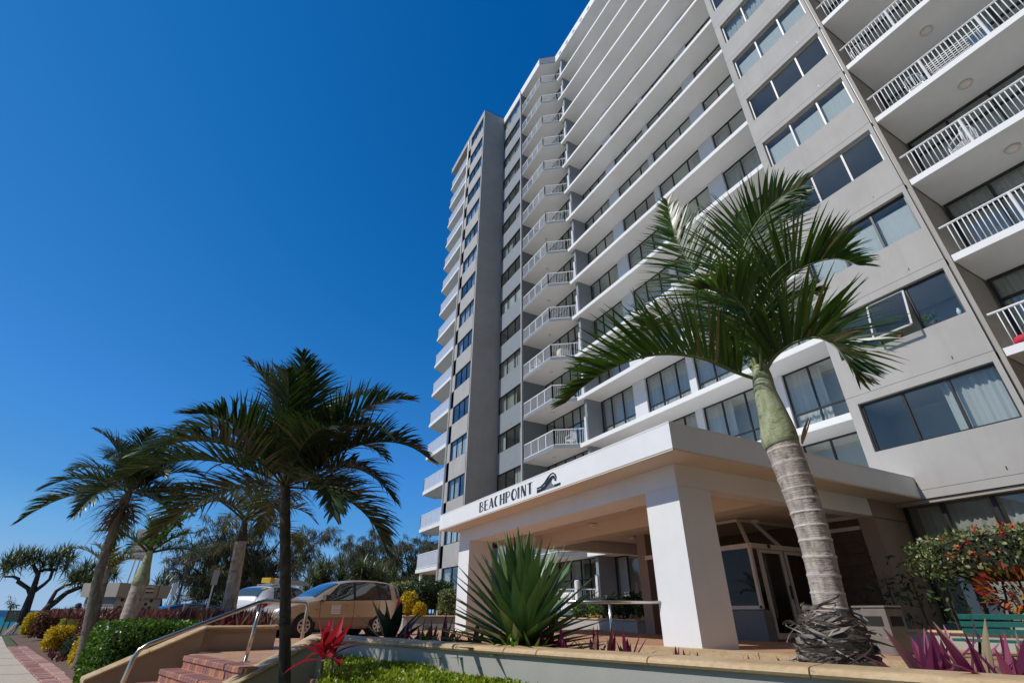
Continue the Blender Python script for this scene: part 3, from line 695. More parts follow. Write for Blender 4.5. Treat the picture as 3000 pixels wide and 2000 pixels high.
b = MB(); b.box(GW + 0.05, GW + 0.2, 3.50, 3.56, 3.12, 46.5); b.build('groove', M['bronze'], B)
b = MB(); b.box(GW - 0.004, 17.3, 3.405, 3.5, -0.1, 46.5); b.build('side_wall', M['wall'], B)
b = MB()
for k in range(-1, 15):
    for y in (4.35, 6.2): b.box(GW - 0.003, GW + 0.002, y - 0.012, y + 0.012, ZK(k) + 0.36, ZK(k) + 0.45)
b.build('weep_slot', M['bronze'], B)
gst = ['right', 'none', 'blind', 'none', 'blind', 'none', 'blind', 'full', 'none', 'blind', 'none', 'both', 'none', 'none']
wa = window(B, GW + 0.12, 3.665, 6.88, ZK(0) - 1.435, ZK(0) - 0.005, (4.68, 5.77), fm='bronze', fw=0.06)
curtains(wa, GW + 0.12, 3.665, 6.88, ZK(0) - 1.435, ZK(0), 'right')
wb = window(B, GW + 0.12, 3.665, 6.88, ZK(3) - 1.435, ZK(3) - 0.005, (4.68, 5.77), fm='alu', fw=0.06)
for k in range(1, 14):
    src = wa if k < 3 else wb
    if k == 3: c = wb
    elif k == 1:
        c = wa.copy(); COL.objects.link(c); c.parent = B; c.location = wa.location + Vector((0, 0, 2.865))
        ps = [ch for ch in kids(wa) if ch.name.startswith('pane')]
        for i in (0, 2): d = ps[i].copy(); COL.objects.link(d); d.parent = c
        # the middle sash is pushed open at the bottom
        zt, zb_ = ZK(1) - 0.07, ZK(1) - 1.37; off = 0.42
        sb = MB(); A = lambda y, s: Vector((GW + 0.10 - off * s, y, zt + (zb_ - zt) * s * 0.96))
        for y in (4.73, 5.72): sb.bar(A(y, 0), A(y, 1), 0.05, 0.045)
        for s in (0.0, 1.0): sb.bar(A(4.73, s), A(5.72, s), 0.05, 0.045)
        sh = sb.build('awning_sash', M['alu'], B); gl = MB()
        q = [A(4.75, 0.03), A(5.70, 0.03), A(5.70, 0.97), A(4.75, 0.97)]; nn = Vector((-0.006, 0, -0.003))
        gl.add([*q, *[v + nn for v in q]], [(0, 1, 2, 3), (7, 6, 5, 4), (0, 4, 5, 1), (1, 5, 6, 2), (2, 6, 7, 3), (3, 7, 4, 0)]); gl.build('pane', M['glass'], sh)
        continue
    else: c = rep(src, (k - (0 if k < 3 else 3)) * 2.865)
    kk = ZK(0) if k < 3 else ZK(3)
    curtains(c, GW + 0.12, 3.665, 6.88, kk - 1.435, kk, gst[k])

# right hand balconies
def right_balcony(k, par):
    o = MB().box(15.33, 17.2, -6.4, 3.375, ZK(k), ZK(k) + 0.205).build('balcony', M['white'], par)
    z = ZK(k) + 0.205; b = MB()
    b.tube([(15.42, 3.34, z + 0.96), (15.42, -6.4, z + 0.96)], 0.032, 8)
    for y in np.arange(3.27 - 1.47, -6.3, -1.47): b.tube([(15.42, y, z), (15.42, y, z + 0.96)], 0.04, 8)
    b.build('railing', M['white_paint'], o)
    MB().lathe([(0.04, 0), (0.17, -0.02), (0.16, -0.08), (0.1, -0.13), (0.01, -0.15)], (16.25, 1.35, ZK(k) - 0.001), 14).build('ceiling_lamp', M['lamp'], o, True)
    return o
bal_me = MB().tube([(0, 0, 0), (0, 0, 0.96)], 0.0135, 6).mesh('baluster', M['white_paint'], True)
ymin = {0: 2.2, 1: 1.3, 2: 0.3, 3: -0.9, 4: -1.6, 5: -1.2, 6: 0.8}
for k in range(0, 8):
    o = right_balcony(k, B); rest = MB(); i = 0; y = 3.27 - 0.1125
    while y > -6.3:
        i += 1
        if i % 13 != 0:
            if y > ymin.get(k, 9) - 0.3: d = link('baluster', bal_me, o); d.location = (15.42, y, ZK(k) + 0.2)
            else: rest.tube([(15.42, y, ZK(k) + 0.2), (15.42, y, ZK(k) + 1.16)], 0.0135, 5)
        y -= 0.1131
    rest.build('baluster_row', M['white_paint'], o, kind='stuff')
wr = window(B, 17.08, -6, 3.35, ZK(0) + 0.2, ZK(1) - 0.003, (-4.6, -3.3, -2.2, -1.1, 0.05, 1.15, 2.25), ZK(0) + 2.15, one_pane=True, fw=0.075)
for k in range(0, 8):
    c = wr if k == 0 else rep(wr, k * 2.865)
    curtains(c, 17.08, -6, 3.35, ZK(0) + 0.2, ZK(1), ['left', 'full', 'left', 'full', 'none', 'right', 'full', 'none'][k])
# ground floor glazing under the grey wall
b = MB(); b.box(15.42, 17.3, 3.4, 7.1, 3.02, 3.118); b.build('soffit_board', M['wall'], B)
wgf = window(B, 15.68, -3.0, 6.86, 0.35, 3.10, (1.2, 2.4, 3.65, 4.95, 5.98), None, fw=0.085, fd=0.09)
for a, c, m in ((5.1, 6.6, 'curtain2'), (3.72, 4.85, 'curtain'), (2.5, 3.6, 'curtain')): link('curtain', curtain_mesh(15.86, a, c, 0.4, 2.98, m), wgf).location = (0, 0, 0)
b = MB(); b.box(15.62, 16.2, -3, 6.9, -0.1, 0.345); b.box(15.6, 18.9, -3, -2.9, 0, 3.1); b.build('wall', M['garden_wall'], B)
b = MB(); b.box(14.16, 15.66, 6.88, 7.28, -0.1, 3.125); b.build('wall', M['brownwall'], B)
b = MB(); b.box(14.155, 15.67, 6.872, 6.885, 2.66, 2.68); b.build('groove', M['bronze'], B)
b = MB(); b.box(15.66, 18.8, 6.95, 7.04, -0.1, 3.1); b.build('side_wall', M['wall'], B)
# lower levels seen over and under the canopy
for (y0, y1, mu, nm), dzs in zip(bays, ((-2.865, -5.73), (-2.865,), (-2.865,), (-2.865,))):
    z0 = ZK(0) + 0.2; z1 = ZK(1) - 0.002
    src = [o for o in kids(B) if o.name.startswith('window')]
    base = window(B, 17.8, y0, y1, z0 - 2.865, z1 - 2.865, mu, z0 - 2.865 + 0.95)
    curtains(base, 17.8, y0, y1, z0 - 2.865, z1 - 2.865, {'A': 'full', 'B': 'both', 'C': 'left', 'D': 'none'}[nm])
    if len(dzs) > 1:
        c = rep(base, -2.865); curtains(c, 17.8, y0, y1, z0 - 2.865, z1 - 2.865, 'both')
for dz in (-3 * 2.865, -4 * 2.865):
    c = rep(bw1, dz); curtains(c, 17.08, 21.9, 26.5, ZK(2) + 0.2, ZK(3) - 0.01, 'beige' if dz < -9 else 'none')
for dz in (-2.865, 0.65 - (ZK(0) + 0.205)):
    c = lb.copy(); COL.objects.link(c); c.parent = B; c.location = lb.location + Vector((0, 0, dz))
    for ch in kids(lb): d = ch.copy(); COL.objects.link(d); d.parent = c
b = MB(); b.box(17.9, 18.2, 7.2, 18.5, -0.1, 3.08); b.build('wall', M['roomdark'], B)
b = MB(); b.box(16.72, 18.1, 21.5, 21.72, 0.0, ZK(-1) - 0.003); b.build('fin_wall', M['bluegrey'], B)
b = MB(); b.box(16.62, 16.718, 21.54, 21.72, 0.0, 2.2); b.build('fin_wall', M['lav'], B)

# ================================================================== PORTE COCHERE
CN = thing('entrance_canopy', 'white flat-roofed porte cochere with two square pillars lettered BEACHPOINT', 'canopy', (11, 12, 0))
FX = 6.73
b = MB(); b.box(FX, 16.9, 6.22, 17.95, 3.16, 3.645); b.build('fascia_slab', M['white'], CN)
b = MB(); b.box(FX + 0.012, 16.9, 6.232, 17.94, 3.128, 3.159); b.build('soffit', M['tan_soffit'], CN)
b = MB(); b.box(FX - 0.006, 15.4, 6.213, 6.30, 3.646, 3.672); b.box(FX - 0.006, FX + 0.08, 6.3, 17.95, 3.646, 3.672); b.build('roof_edge', M['white'], CN)
b = MB(); b.box(7.425, 8.3, 6.905, 17.6, 2.71, 3.127); b.build('beam', M['white'], CN)
b = MB(); b.box(8.302, 14.25, 6.905, 7.28, 2.71, 3.127); b.build('beam', M['white'], CN)
b = MB(); b.box(8.302, 16.8, 17.2, 17.6, 2.71, 3.127); b.build('beam', M['white'], CN)
b = MB(); b.box(10.6, 11.2, 7.282, 17.19, 2.74, 3.127); b.build('beam', M['tan_soffit'], CN)
b = MB()
y = 7.4
while y < 13: b.box(11.25, 16.6, y, y + 0.085, 2.80, 2.84); y += 0.1
b.build('ceiling_batten', M['tan_soffit'], CN, kind='stuff')
b = MB(); b.box(11.21, 16.8, 7.3, 13.2, 2.841, 2.88); b.build('ceiling_board', M['tan_soffit'], CN)
for y in (6.9, 16.7):
    b = MB().bbox(7.42, 8.32, y, y + 0.9, -0.1, 2.709, 0.008); b.build('pillar', M['white'], CN)
for p in ((10.55, 13.7, 3.127), (9.6, 16.04, 3.127), (9.6, 10.9, 3.127), (9.6, 8.6, 3.127), (12.6, 9.2, 2.799), (13.8, 15.4, 3.127)):
    MB().lathe([(0.05, 0), (0.17, -0.015), (0.165, -0.05), (0.10, -0.10), (0.03, -0.125), (0.01, -0.13)], p, 18).build('ceiling_lamp', M['lamp'], CN, True)
b = MB(); b.box(8.33, 8.5, 16.62, 16.9, 2.52, 2.66); b.box(8.33, 8.40, 16.7, 16.8, 2.66, 2.71); b.build('floodlight', M['blacksteel'], CN)
# lettering: thick left strokes with a grey inline, thin right strokes
p0 = onx(1404.5, 1497.5, FX); p1 = onx(1561, 1445.5, FX); LH = onx(1406, 1468.5, FX).z - p0.z
LY0, LZ0 = p0.y, (p0.z + p1.z) / 2 - 0.01; LW = (p0.y - p1.y)
def solid(b, poly, x0, x1, mi=0):
    n = len(poly); vs = [(x0, y, z) for y, z in poly] + [(x1, y, z) for y, z in poly]
    b.add(vs, [tuple(range(n)), tuple(reversed(range(n, 2 * n)))] + [(i, n + i, n + (i + 1) % n, (i + 1) % n) for i in range(n)], mi)
def arc(cx, cy, rx, ry, a0, a1, n=10): return [(cx + rx * math.cos(math.radians(a0 + (a1 - a0) * i / n)), cy + ry * math.sin(math.radians(a0 + (a1 - a0) * i / n))) for i in range(n + 1)]
TK = 0.17
GL = {
 'B': [[(0.08, 0), (0.08, 1)], arc(0.14, 0.77, 0.24, 0.23, 90, -90), arc(0.14, 0.27, 0.29, 0.27, 90, -90)],
 'E': [[(0.08, 0), (0.08, 1)], [(0.1, 0.97), (0.42, 0.97)], [(0.1, 0.52), (0.36, 0.52)], [(0.1, 0.03), (0.42, 0.03)]],
 'A': [[(0.02, 0), (0.20, 1)], [(0.20, 1), (0.40, 0)], [(0.08, 0.28), (0.34, 0.28)]],
 'C': [arc(0.25, 0.5, 0.20, 0.48, 75, 285, 14)],
 'H': [[(0.08, 0), (0.08, 1)], [(0.40, 0), (0.40, 1)], [(0.08, 0.5), (0.40, 0.5)]],
 'P': [[(0.08, 0), (0.08, 1)], arc(0.14, 0.72, 0.27, 0.28, 90, -90)],
 'O': [arc(0.25, 0.5, 0.20, 0.48, 80, 280, 14), arc(0.25, 0.5, 0.20, 0.48, 80, -80, 14)],
 'I': [[(0.08, 0), (0.08, 1)]],
 'N': [[(0.04, 0), (0.04, 1)], [(0.06, 1), (0.36, 0)], [(0.39, 0), (0.39, 1)]],
 'T': [[(0.22, 0), (0.22, 1)], [(0.0, 0.96), (0.44, 0.96)]]}
THICK = {'B': [0], 'E': [0], 'A': [1], 'C': [0], 'H': [0, 1], 'P': [0], 'O': [0], 'I': [0], 'N': [1], 'T': [0]}
WID = {'I': 0.22, 'T': 0.44, 'N': 0.46, 'E': 0.46, 'C': 0.45}
word = 'BEACHPOINT'; tot = sum(WID.get(c, 0.48) + 0.08 for c in word) - 0.08; sxl = LW / tot; x = 0
for ch in word:
    lb_ = MB()
    for i, st in enumerate(GL[ch]):
        th = TK if i in THICK[ch] else 0.065
        for j in range(len(st) - 1):
            a = Vector(st[j]); c = Vector(st[j + 1]); d = (c - a); nv = Vector((-d.y, d.x)); nv.normalize()
            horizontal = abs(d.y) < 0.02
            t2 = (th / 2) if not horizontal else 0.05 / 2
            q = [a + nv * t2, c + nv * t2, c - nv * t2, a - nv * t2]
            e = 0.0006 * (j % 2) + 0.001 * i
            solid(lb_, [(LY0 - (x + v.x) * sxl, LZ0 + v.y * LH) for v in q], FX - 0.006 - e, FX + 0.004 - e)
            if i in THICK[ch] and len(st) == 2:
                q = [a - nv * t2 * 0.35 + Vector((0, 0)), c - nv * t2 * 0.35, c - nv * t2 * 0.9, a - nv * t2 * 0.9]
                if d.y > 0: q = [a + Vector((0.03, 0.02)), c + Vector((0.03, -0.25 * d.y)), c + Vector((0.075, -0.25 * d.y)), a + Vector((0.075, 0.02))]
                solid(lb_, [(LY0 - (x + v.x) * sxl, LZ0 + v.y * LH) for v in q], FX - 0.011 - e, FX - 0.002, 1)
    lb_.build('letter', [M['letter'], M['letter2']], CN); x += WID.get(ch, 0.48) + 0.08
def trace(pts): return [(v.y, v.z) for v in (onx(1380 + px / 7.84, 1380 + py / 7.84, FX) for px, py in pts)]
em = MB()
solid(em, trace([(1515, 380), (1600, 345), (1680, 260), (1760, 130), (1820, 58), (1885, 22), (1945, 60), (1968, 125), (1960, 217), (1938, 217), (1943, 135), (1915, 75), (1885, 52), (1840, 75), (1780, 155), (1700, 290), (1620, 375), (1515, 412)]), FX - 0.008, FX + 0.004)
solid(em, trace([(1515, 428), (1600, 403), (1690, 328), (1790, 160), (1850, 105), (1890, 90), (1925, 110), (1936, 175), (1905, 150), (1880, 160), (1850, 215), (1790, 300), (1705, 412), (1660, 440), (1518, 502)]), FX - 0.009, FX + 0.004)
solid(em, trace([(1900, 302), (1960, 290), (2057, 250), (2057, 305), (1930, 352)]), FX - 0.009, FX + 0.004)
solid(em, trace([(1662, 442), (1708, 414), (1795, 300), (1850, 222), (1858, 270), (1885, 305), (1928, 354)]), FX - 0.007, FX + 0.004, 1)
solid(em, trace([(1885, 160), (1905, 150), (1930, 165), (1935, 200), (1920, 215), (1905, 178)]), FX - 0.012, FX + 0.004, 1)
em.build('wave_emblem', [M['letter'], M['letter2']], CN)

# glazed lobby vestibule
LO = thing('lobby_entrance', 'cream framed glass lobby with sloped corner glazing and a sliding door', 'entrance', (12.5, 9, -0.02))
b = MB(); b.bbox(11.30, 11.55, 8.5, 9.95, -0.02, 0.62, 0.03); b.build('base_wall', M['darkgrey'], LO)
b = MB()
def bars(pts, w): 
    for p, q in pts: b.bar(p, q, w)
x0, y0 = 11.33, 8.53
bars([((x0, 8.53, 0.64), (x0, 8.53, 2.0)), ((x0, 9.95, 0.64), (x0, 9.95, 2.0)), ((x0, 11.4, 0.0), (x0, 11.4, 2.0)), ((x0, 8.5, 0.66), (x0, 9.95, 0.66)), ((x0, 8.53, 2.0), (x0 + 0.65, 9.2, 2.74)), ((x0, 9.95, 2.0), (x0 + 0.65, 9.95, 2.74)), ((x0, 11.4, 2.0), (x0 + 0.65, 11.4, 2.74)), ((x0 + 0.65, 9.2, 2.74), (x0 + 0.65, 12, 2.74)), ((x0 + 0.65, 9.2, 2.74), (14.6, 9.2, 2.74)), ((12.6, 8.53, 2.0), (12.6, 9.2, 2.74))], 0.075)
bars([((11.3, 8.5, 2.0), (14.6, 8.5, 2.0)), ((11.33, 8.5, 2.0), (11.33, 12.2, 2.0))], 0.11)
b.build('frame', M['cream'], LO)
b = MB()
for (xa, xb) in ((11.62, 12.52), (12.6, 13.5), (13.58, 14.4)):
    b.box(xa, xa + 0.08, 8.50, 8.56, 0.02, 1.94); b.box(xb - 0.08, xb, 8.50, 8.56, 0.02, 1.94); b.box(xa + 0.08, xb - 0.08, 8.50, 8.56, 1.86, 1.94); b.box(xa + 0.08, xb - 0.08, 8.50, 8.56, 0.02, 0.14)
b.build('sliding_door', M['cream'], LO)
b = MB(); b.box(11.62, 14.4, 8.525, 8.532, 0.05, 1.93); b.box(11.345, 11.352, 8.57, 11.4, 0.69, 1.95)
b.build('pane', M['glassdark'], LO)
b = MB(); b.add([(11.35, 8.56, 2.02), (11.35, 11.4, 2.02), (11.98, 11.4, 2.72), (11.98, 9.22, 2.72)], [(0, 1, 2, 3)]); b.add([(11.36, 8.55, 2.03), (12.0, 9.21, 2.72), (14.6, 9.21, 2.72), (14.6, 8.55, 2.03)], [(0, 1, 2, 3)])
b.build('roof_glazing', M['glassdark'], LO)
b = MB(); b.box(11.9, 12.02, 8.44, 8.5, 1.97, 2.05); b.build('door_sensor', M['black'], LO)
b = MB(); b.box(12.46, 12.5, 8.46, 8.5, 0.85, 1.15); b.build('handle', M['blacksteel'], LO)
b = MB(); b.box(14.6, 14.7, 8.3, 13, -0.02, 3.1); b.box(12.2, 17.8, 12.9, 13.3, -0.02, 3.1); b.box(15.2, 15.3, 8, 13, 0, 3.1); b.build('inner_wall', M['timber'], LO)
b = MB(); b.box(12.3, 14.5, 10.6, 11.1, 0, 1.05); b.box(12.25, 14.5, 10.55, 11.15, 1.05, 1.10); b.build('reception_desk', M['timber'], LO)
b = MB(); b.box(11.95, 12.3, 12.85, 13.25, -0.02, 2.8); b.build('column', M['brownwall'], LO)
b = MB(); b.box(14.25, 14.33, 7.3, 8.3, -0.02, 3.1); b.build('slat_backing', M['timber'], LO)
for i in range(9):
    link('slat', MB().box(14.20, 14.249, 7.32, 8.3, 0.55 + i * 0.27, 0.64 + i * 0.27).mesh('slat', M['cream'] if i > 6 else M['timber']), LO)

# ================================================================== GARDEN WALLS, STEPS
C0 = Vector((1.29, 7.29)); WU = Vector((0.3237, -0.946)); WN = Vector((-0.946, -0.3237))
def stone(p, q, n, zt0, zt1, w=0.30, th=0.055, gap=0.005):
    """coping stone from p to q (2D) with a bullnose on side n"""
    d = (q - p).normalized(); p = p + d * gap; q = q - d * gap
    prof = [(-w, -th), (-w, 0), (0.0, 0), (0.022, -0.006), (0.038, -0.02), (0.042, -0.034), (0.032, -0.049), (0.012, -th)]
    vs = [(p.x + n.x * a, p.y + n.y * a, zt0 + z) for a, z in prof] + [(q.x + n.x * a, q.y + n.y * a, zt1 + z) for a, z in prof]
    k = len(prof); fs = [tuple(range(k)), tuple(reversed(range(k, 2 * k)))] + [(i, k + i, k + (i + 1) % k, (i + 1) % k) for i in range(k)]
    return MB().add(vs, fs)
def wall_seg(b, p, q, n, zb, zt0, zt1, th=0.2, inset=0.0):
    a = p + n * -inset; c = q + n * -inset
    v = [(a, zb), (c, zb), (c, zt1), (a, zt0)]
    b.add([(k.x, k.y, z) for k, z in v] + [(k.x - n.x * th, k.y - n.y * th, z) for k, z in v], [(0, 1, 2, 3), (7, 6, 5, 4), (0, 4, 5, 1), (1, 5, 6, 2), (2, 6, 7, 3), (3, 7, 4, 0)])
GWL = thing('planter_wall', 'grey garden wall with bullnosed sandstone coping in front of the palm and agave', 'garden wall', (2.4, 4, -0.65))
b = MB(); wall_seg(b, C0, C0 + WU * 11, WN, -0.75, 0.195, 0.195); b.build('wall', M['garden_wall'], GWL)
def on_wall(px):
    d = ray(px, 1900); dx, dy = d[0], d[1]
    # C0 + s*WU  parallel to (dx,dy)
    s = (C0.y * dx - C0.x * dy) / (WU.x * dy - WU.y * dx); return s
js = [0.0] + [on_wall(p) for p in (1023, 1171, 1345, 1483, 1579, 1900, 2360)]
js += [js[-1] + 1.1, js[-1] + 2.2, js[-1] + 3.3, js[-1] + 4.4]
for i in range(len(js) - 1): stone(C0 + WU * js[i], C0 + WU * js[i + 1], WN, 0.25, 0.25).build('coping_stone', M['sand'], GWL)
b = MB(); wall_seg(b, C0 + WU * 0.02, C0 + WU * 11, WN, -0.7, 0.24, 0.24, 0.02, 0.2)
# right flank of the steps
FD = Vector((-1, -0.29)).normalized(); FNR = Vector((FD.y, -FD.x)); FNR = FNR if FNR.y < 0 else -FNR
FL = thing('stair_flank_wall', 'dark grey stair wall with a sloping sandstone coping beside the dark palm trunk', 'stair wall', (0.5, 7.1, -0.65))
for i in range(2): stone(C0 + FD * i * 1.0, C0 + FD * (i + 1) * 1.0, FNR, 0.25 - 0.46 * i, 0.25 - 0.46 * (i + 1), 0.27).build('coping_stone', M['sand'], FL)
b = MB(); wall_seg(b, C0, C0 + FD * 2.0, FNR, -0.75, 0.195, 0.195 - 0.92, 0.2); b.build('wall', M['garden_wall'], FL)
# left flank and the red planter
P1 = Vector((-0.05, 10.13)); FDL = Vector((-1, -0.29)).normalized(); FNL = FNR
LFW = thing('stair_flank_wall', 'brown stair wall with sloping sandstone coping beside the green box hedge', 'stair wall', (-0.6, 9.9, -0.65))
L1 = Vector((0.02, 9.93))
for i in range(2): stone(L1 + FDL * i * 0.66, L1 + FDL * (i + 1) * 0.66, FNL, 0.30 - 0.29 * i, 0.30 - 0.29 * (i + 1), 0.24, 0.05).build('coping_stone', M['sand'], LFW)
b = MB(); wall_seg(b, L1, L1 + FDL * 1.3, FNL, -0.75, 0.25, 0.25 - 0.57, 0.18); b.build('wall', M['brownwall'], LFW)
b = MB(); e0 = L1 + FDL * 1.31; b.add([(e0.x, e0.y, -0.33), (e0.x - FNL.x * 0.18, e0.y - FNL.y * 0.18, -0.33), (e0.x - 0.06 - FNL.x * 0.18, e0.y - FNL.y * 0.18, -0.75), (e0.x - 0.06, e0.y, -0.75), (e0.x + 0.1, e0.y + 0.03, -0.33), (e0.x + 0.1, e0.y + 0.03, -0.75)], [(0, 1, 2, 3), (0, 3, 5, 4)]); b.build('wall_end', M['garden_wall'], LFW)
PLW = thing('planter_wall', 'taupe planter wall with sandstone coping holding the burgundy plants beside the steps', 'garden wall', (0.5, 10.3, -0.6))
pts = [Vector((-1.9, 18.6)), Vector((-1.139, 15.04)), Vector((-0.049, 10.165)), Vector((1.109, 10.45)), Vector((1.22, 12.6)), Vector((0.3, 16.3))]
b = MB()
for i in range(len(pts) - 1):
    p, q = pts[i], pts[i + 1]; d = (q - p).normalized(); n = Vector((d.y, -d.x))
    zb = -0.75
    wall_seg(b, p, q, n, zb, 0.25, 0.25, 0.18, 0.01)
    m = max(1, round((q - p).length / 1.15))
    for j in range(m): stone(p.lerp(q, j / m), p.lerp(q, (j + 1) / m), n, 0.30, 0.30, 0.22, 0.05).build('coping_stone', M['sand'], PLW)
b.build('wall', M['brownwall'], PLW)
sheet('planter_soil', [(p.x, p.y) for p in pts] + [(-1.6, 19)], 0.2, M['soil'])

# steps
ST = thing('brick_steps', 'flight of red and plum brick steps with rounded nosings up to the driveway', 'steps', (0.2, 8.2, -0.65))
N0 = Vector((-0.14, 9.36)); NU = Vector((0.281, -0.96)).normalized(); TR = Vector((-0.24, -0.07)); LN = 2.36
b = MB()
b.prism([tuple(N0 + NU * 0.0), tuple(N0 + NU * LN), (1.20, 7.30), (2.3, 9.3), (1.15, 10.43), (-0.03, 10.12)], -0.6, -0.052)
for i in range(1, 5): q = N0 + TR * i; b.prism([tuple(q), tuple(q + NU * LN), tuple(q + NU * LN - TR * 1.05), tuple(q - TR * 1.05)], -0.75, -0.052 - 0.14 * i)
b.build('landing', [M['pave']], ST)
tread = MB().bbox(-0.024, 0.21, -0.0545, 0.0545, -0.05, 0.006, 0.012); rise = MB().bbox(-0.006, 0.03, -0.0545, 0.0545, -0.045, 0.045, 0.004)
tm = [tread.mesh('brick', M[k]) for k in ('brick_red', 'brick_plum', 'brick_or', 'brick_plum', 'brick_red')]; rm = [rise.mesh('brick', M[k]) for k in ('brick_or', 'brick_or', 'brick_red', 'brick_plum')]
ang = math.atan2(-TR.y, -TR.x)
for i in range(4):
    q = N0 + TR * i
    for j in range(int(LN / 0.115)):
        p = q + NU * (0.06 + 0.115 * j)
        for me, z, jit in ((tm, -0.055 - 0.14 * i + 0.004, 0.002), (rm, -0.055 - 0.14 * i - 0.094, 0.0)):
            o = link('brick', random.choice(me), ST); o.location = Vector((p.x, p.y, z + random.uniform(-jit, jit))) - ST.location; o.rotation_euler = (0, 0, ang + random.uniform(-0.015, 0.015))
# stainless handrail up the steps
HR = thing('handrail', 'polished steel handrail rising up the middle of the brick steps', 'handrail', (0.547, 7.98, -0.05))
zt = at(760, 1760, 8.02).z; A = Vector((-0.56, 7.66, at(450, 1893, 7.68).z)); Bp = Vector((0.60, 7.99, zt)); E = Vector((1.2, 8.17, zt))
b = MB(); b.tube([(A.x - 0.13, A.y - 0.03, -0.64), (A.x - 0.05, A.y - 0.012, A.z - 0.10), (A.x - 0.02, A.y, A.z - 0.03), A + Vector((0.05, 0.015, 0.025)), Bp - Vector((0.05, 0.015, 0.015)), Bp + Vector((0.04, 0.01, 0.004)), E - Vector((0.06, 0.02, 0)), E - Vector((0.015, 0, 0.02)), E - Vector((0, 0, 0.07)), (E.x, E.y, -0.05)], 0.024, 12); o = b.build('rail', M['steel'], HR, True)
b = MB(); b.tube([(0.547, 7.975, -0.05), (0.585, 7.985, zt - 0.02)], 0.024, 12); b.build('post', M['steel'], HR, True)
b = MB(); b.lathe([(0.06, 0), (0.06, 0.008), (0.03, 0.012)], (0.547, 7.975, -0.05), 14); b.build('base_flange', M['steel'], HR)
HR2 = thing('handrail', 'steel handrail fixed to the near white pillar behind the agave', 'handrail', (6.7, 8.4, -0.02))
b = MB(); b.tube([(7.43, 7.75, 0.70), (5.7, 8.85, 0.70)], 0.03, 10); b.tube([(5.7, 8.85, 0.70), (5.6, 8.91, 0.66), (5.58, 8.93, 0.55), (5.58, 8.93, -0.1)], 0.03, 10); b.build('rail', M['steel'], HR2, True)
b = MB(); b.tube([(6.62, 8.27, -0.15), (6.62, 8.27, 0.69)], 0.028, 10); b.build('post', M['steel'], HR2, True)

# sandstone edging behind the pebbles
ED = thing('kerb_edging', 'low sandstone block edging at the foot of the near pillar', 'edging', (7.4, 6.5, -0.15))
e = [Vector((6.55, 9.2)), Vector((6.95, 8.1)), Vector((7.2, 7.15)), Vector((7.5, 5.75)), Vector((7.8, 4.3)), Vector((8.1, 2.8)), Vector((8.4, 1.2)), Vector((8.7, -0.5))]
for i in range(len(e) - 1):
    d = (e[i + 1] - e[i]).normalized(); p = e[i] + d * 0.006; q = e[i + 1] - d * 0.006; bb = MB(); wall_seg(bb, p, q, Vector((d.y, -d.x)), -0.3, 0.02, 0.02, -0.24); bb.build('edging_block', M['sand'], ED)
sb = MB(); sb.add([(1.5, 7.35, 0.15), (3.35, 1.9, 0.15), (4.9, -2.6, 0.15), (8.7, -0.6, -0.13), (7.35, 5.75, -0.13), (6.5, 9.15, -0.13), (3.2, 9.55, -0.1)], [(0, 1, 2, 3, 4, 5, 6)]); sb.build('planter_soil', M['soil'], kind='structure')
# white pebbles
n = 1500; V = []; F = []
ph = np.array([(0, 0, 1), (1, 0, 0), (0, 1, 0), (-1, 0, 0), (0, -1, 0), (0, 0, -1)], float); pf = np.array([(0, 1, 2), (0, 2, 3), (0, 3, 4), (0, 4, 1), (5, 2, 1), (5, 3, 2), (5, 4, 3), (5, 1, 4)])
for i in range(n):
    s = random.random() ** 0.8; t = random.random(); a = Vector((7.45, 6.6)).lerp(Vector((8.55, -0.3)), t) if i % 4 else Vector((6.7, 8.6)).lerp(Vector((7.4, 6.6)), t)
    c = Vector((2.4, 5.0)).lerp(Vector((4.2, 0.5)), t); q = a.lerp(c, 0.04 + s * 0.5)
    z = -0.13 + 0.26 * (0.04 + s * 0.5)
    sc = np.array([random.uniform(0.02, 0.045) for _ in range(3)]) * (1, 1, 0.7); R_ = np.array(Quaternion(rnd_dirs(1)[0], random.random() * 6).to_matrix())
    V.append((ph * sc) @ R_.T + np.array([q.x, q.y, z + 0.012])); F.append(pf + 6 * i)
link('pebbles', np_mesh('pebbles', np.concatenate(V), np.concatenate(F), M['pebble']), kind='stuff')

# patio planter behind the canopy, long planter on the left of the far pillar, planter under the croton
def planter(name, label, pl, zt, mat, soil=True, w=0.24):
    T = thing(name, label, 'garden wall', (pl[0][0], pl[0][1], -0.17)); b = MB(); pl = [Vector(p) for p in pl]
    for i in range(len(pl) - 1):
        p, q = pl[i], pl[i + 1]; d = (q - p).normalized(); nn = Vector((d.y, -d.x)); wall_seg(b, p, q, nn, -0.3, zt - 0.05, zt - 0.05, 0.2, 0.01)
        m = max(1, round((q - p).length / 1.3))
        for j in range(m): stone(p.lerp(q, j / m), p.lerp(q, (j + 1) / m), nn, zt, zt, w, 0.05).build('coping_stone', M['sand'], T)
    b.build('wall', M[mat], T); return T
planter('planter_wall', 'low pale planter wall with flowers below the ground floor patio', [(14.9, 22.6), (14.1, 19.6), (12.1, 13.8), (13.0, 13.35)], 0.36, 'garden_wall')
sheet('planter_soil', [(14.9, 22.6), (14.1, 19.6), (12.1, 13.8), (15.1, 13.4), (15.1, 22.6)], 0.3, M['soil'])
planter('planter_wall', 'low pale planter wall below the clipped hedges left of the far pillar', [(6.0, 27.5), (7.7, 24.2), (12.9, 22.2)], 0.40, 'garden_wall')
sheet('planter_soil', [(6.0, 27.5), (7.7, 24.2), (12.9, 22.2), (12.9, 30), (6.5, 32)], 0.33, M['soil'])
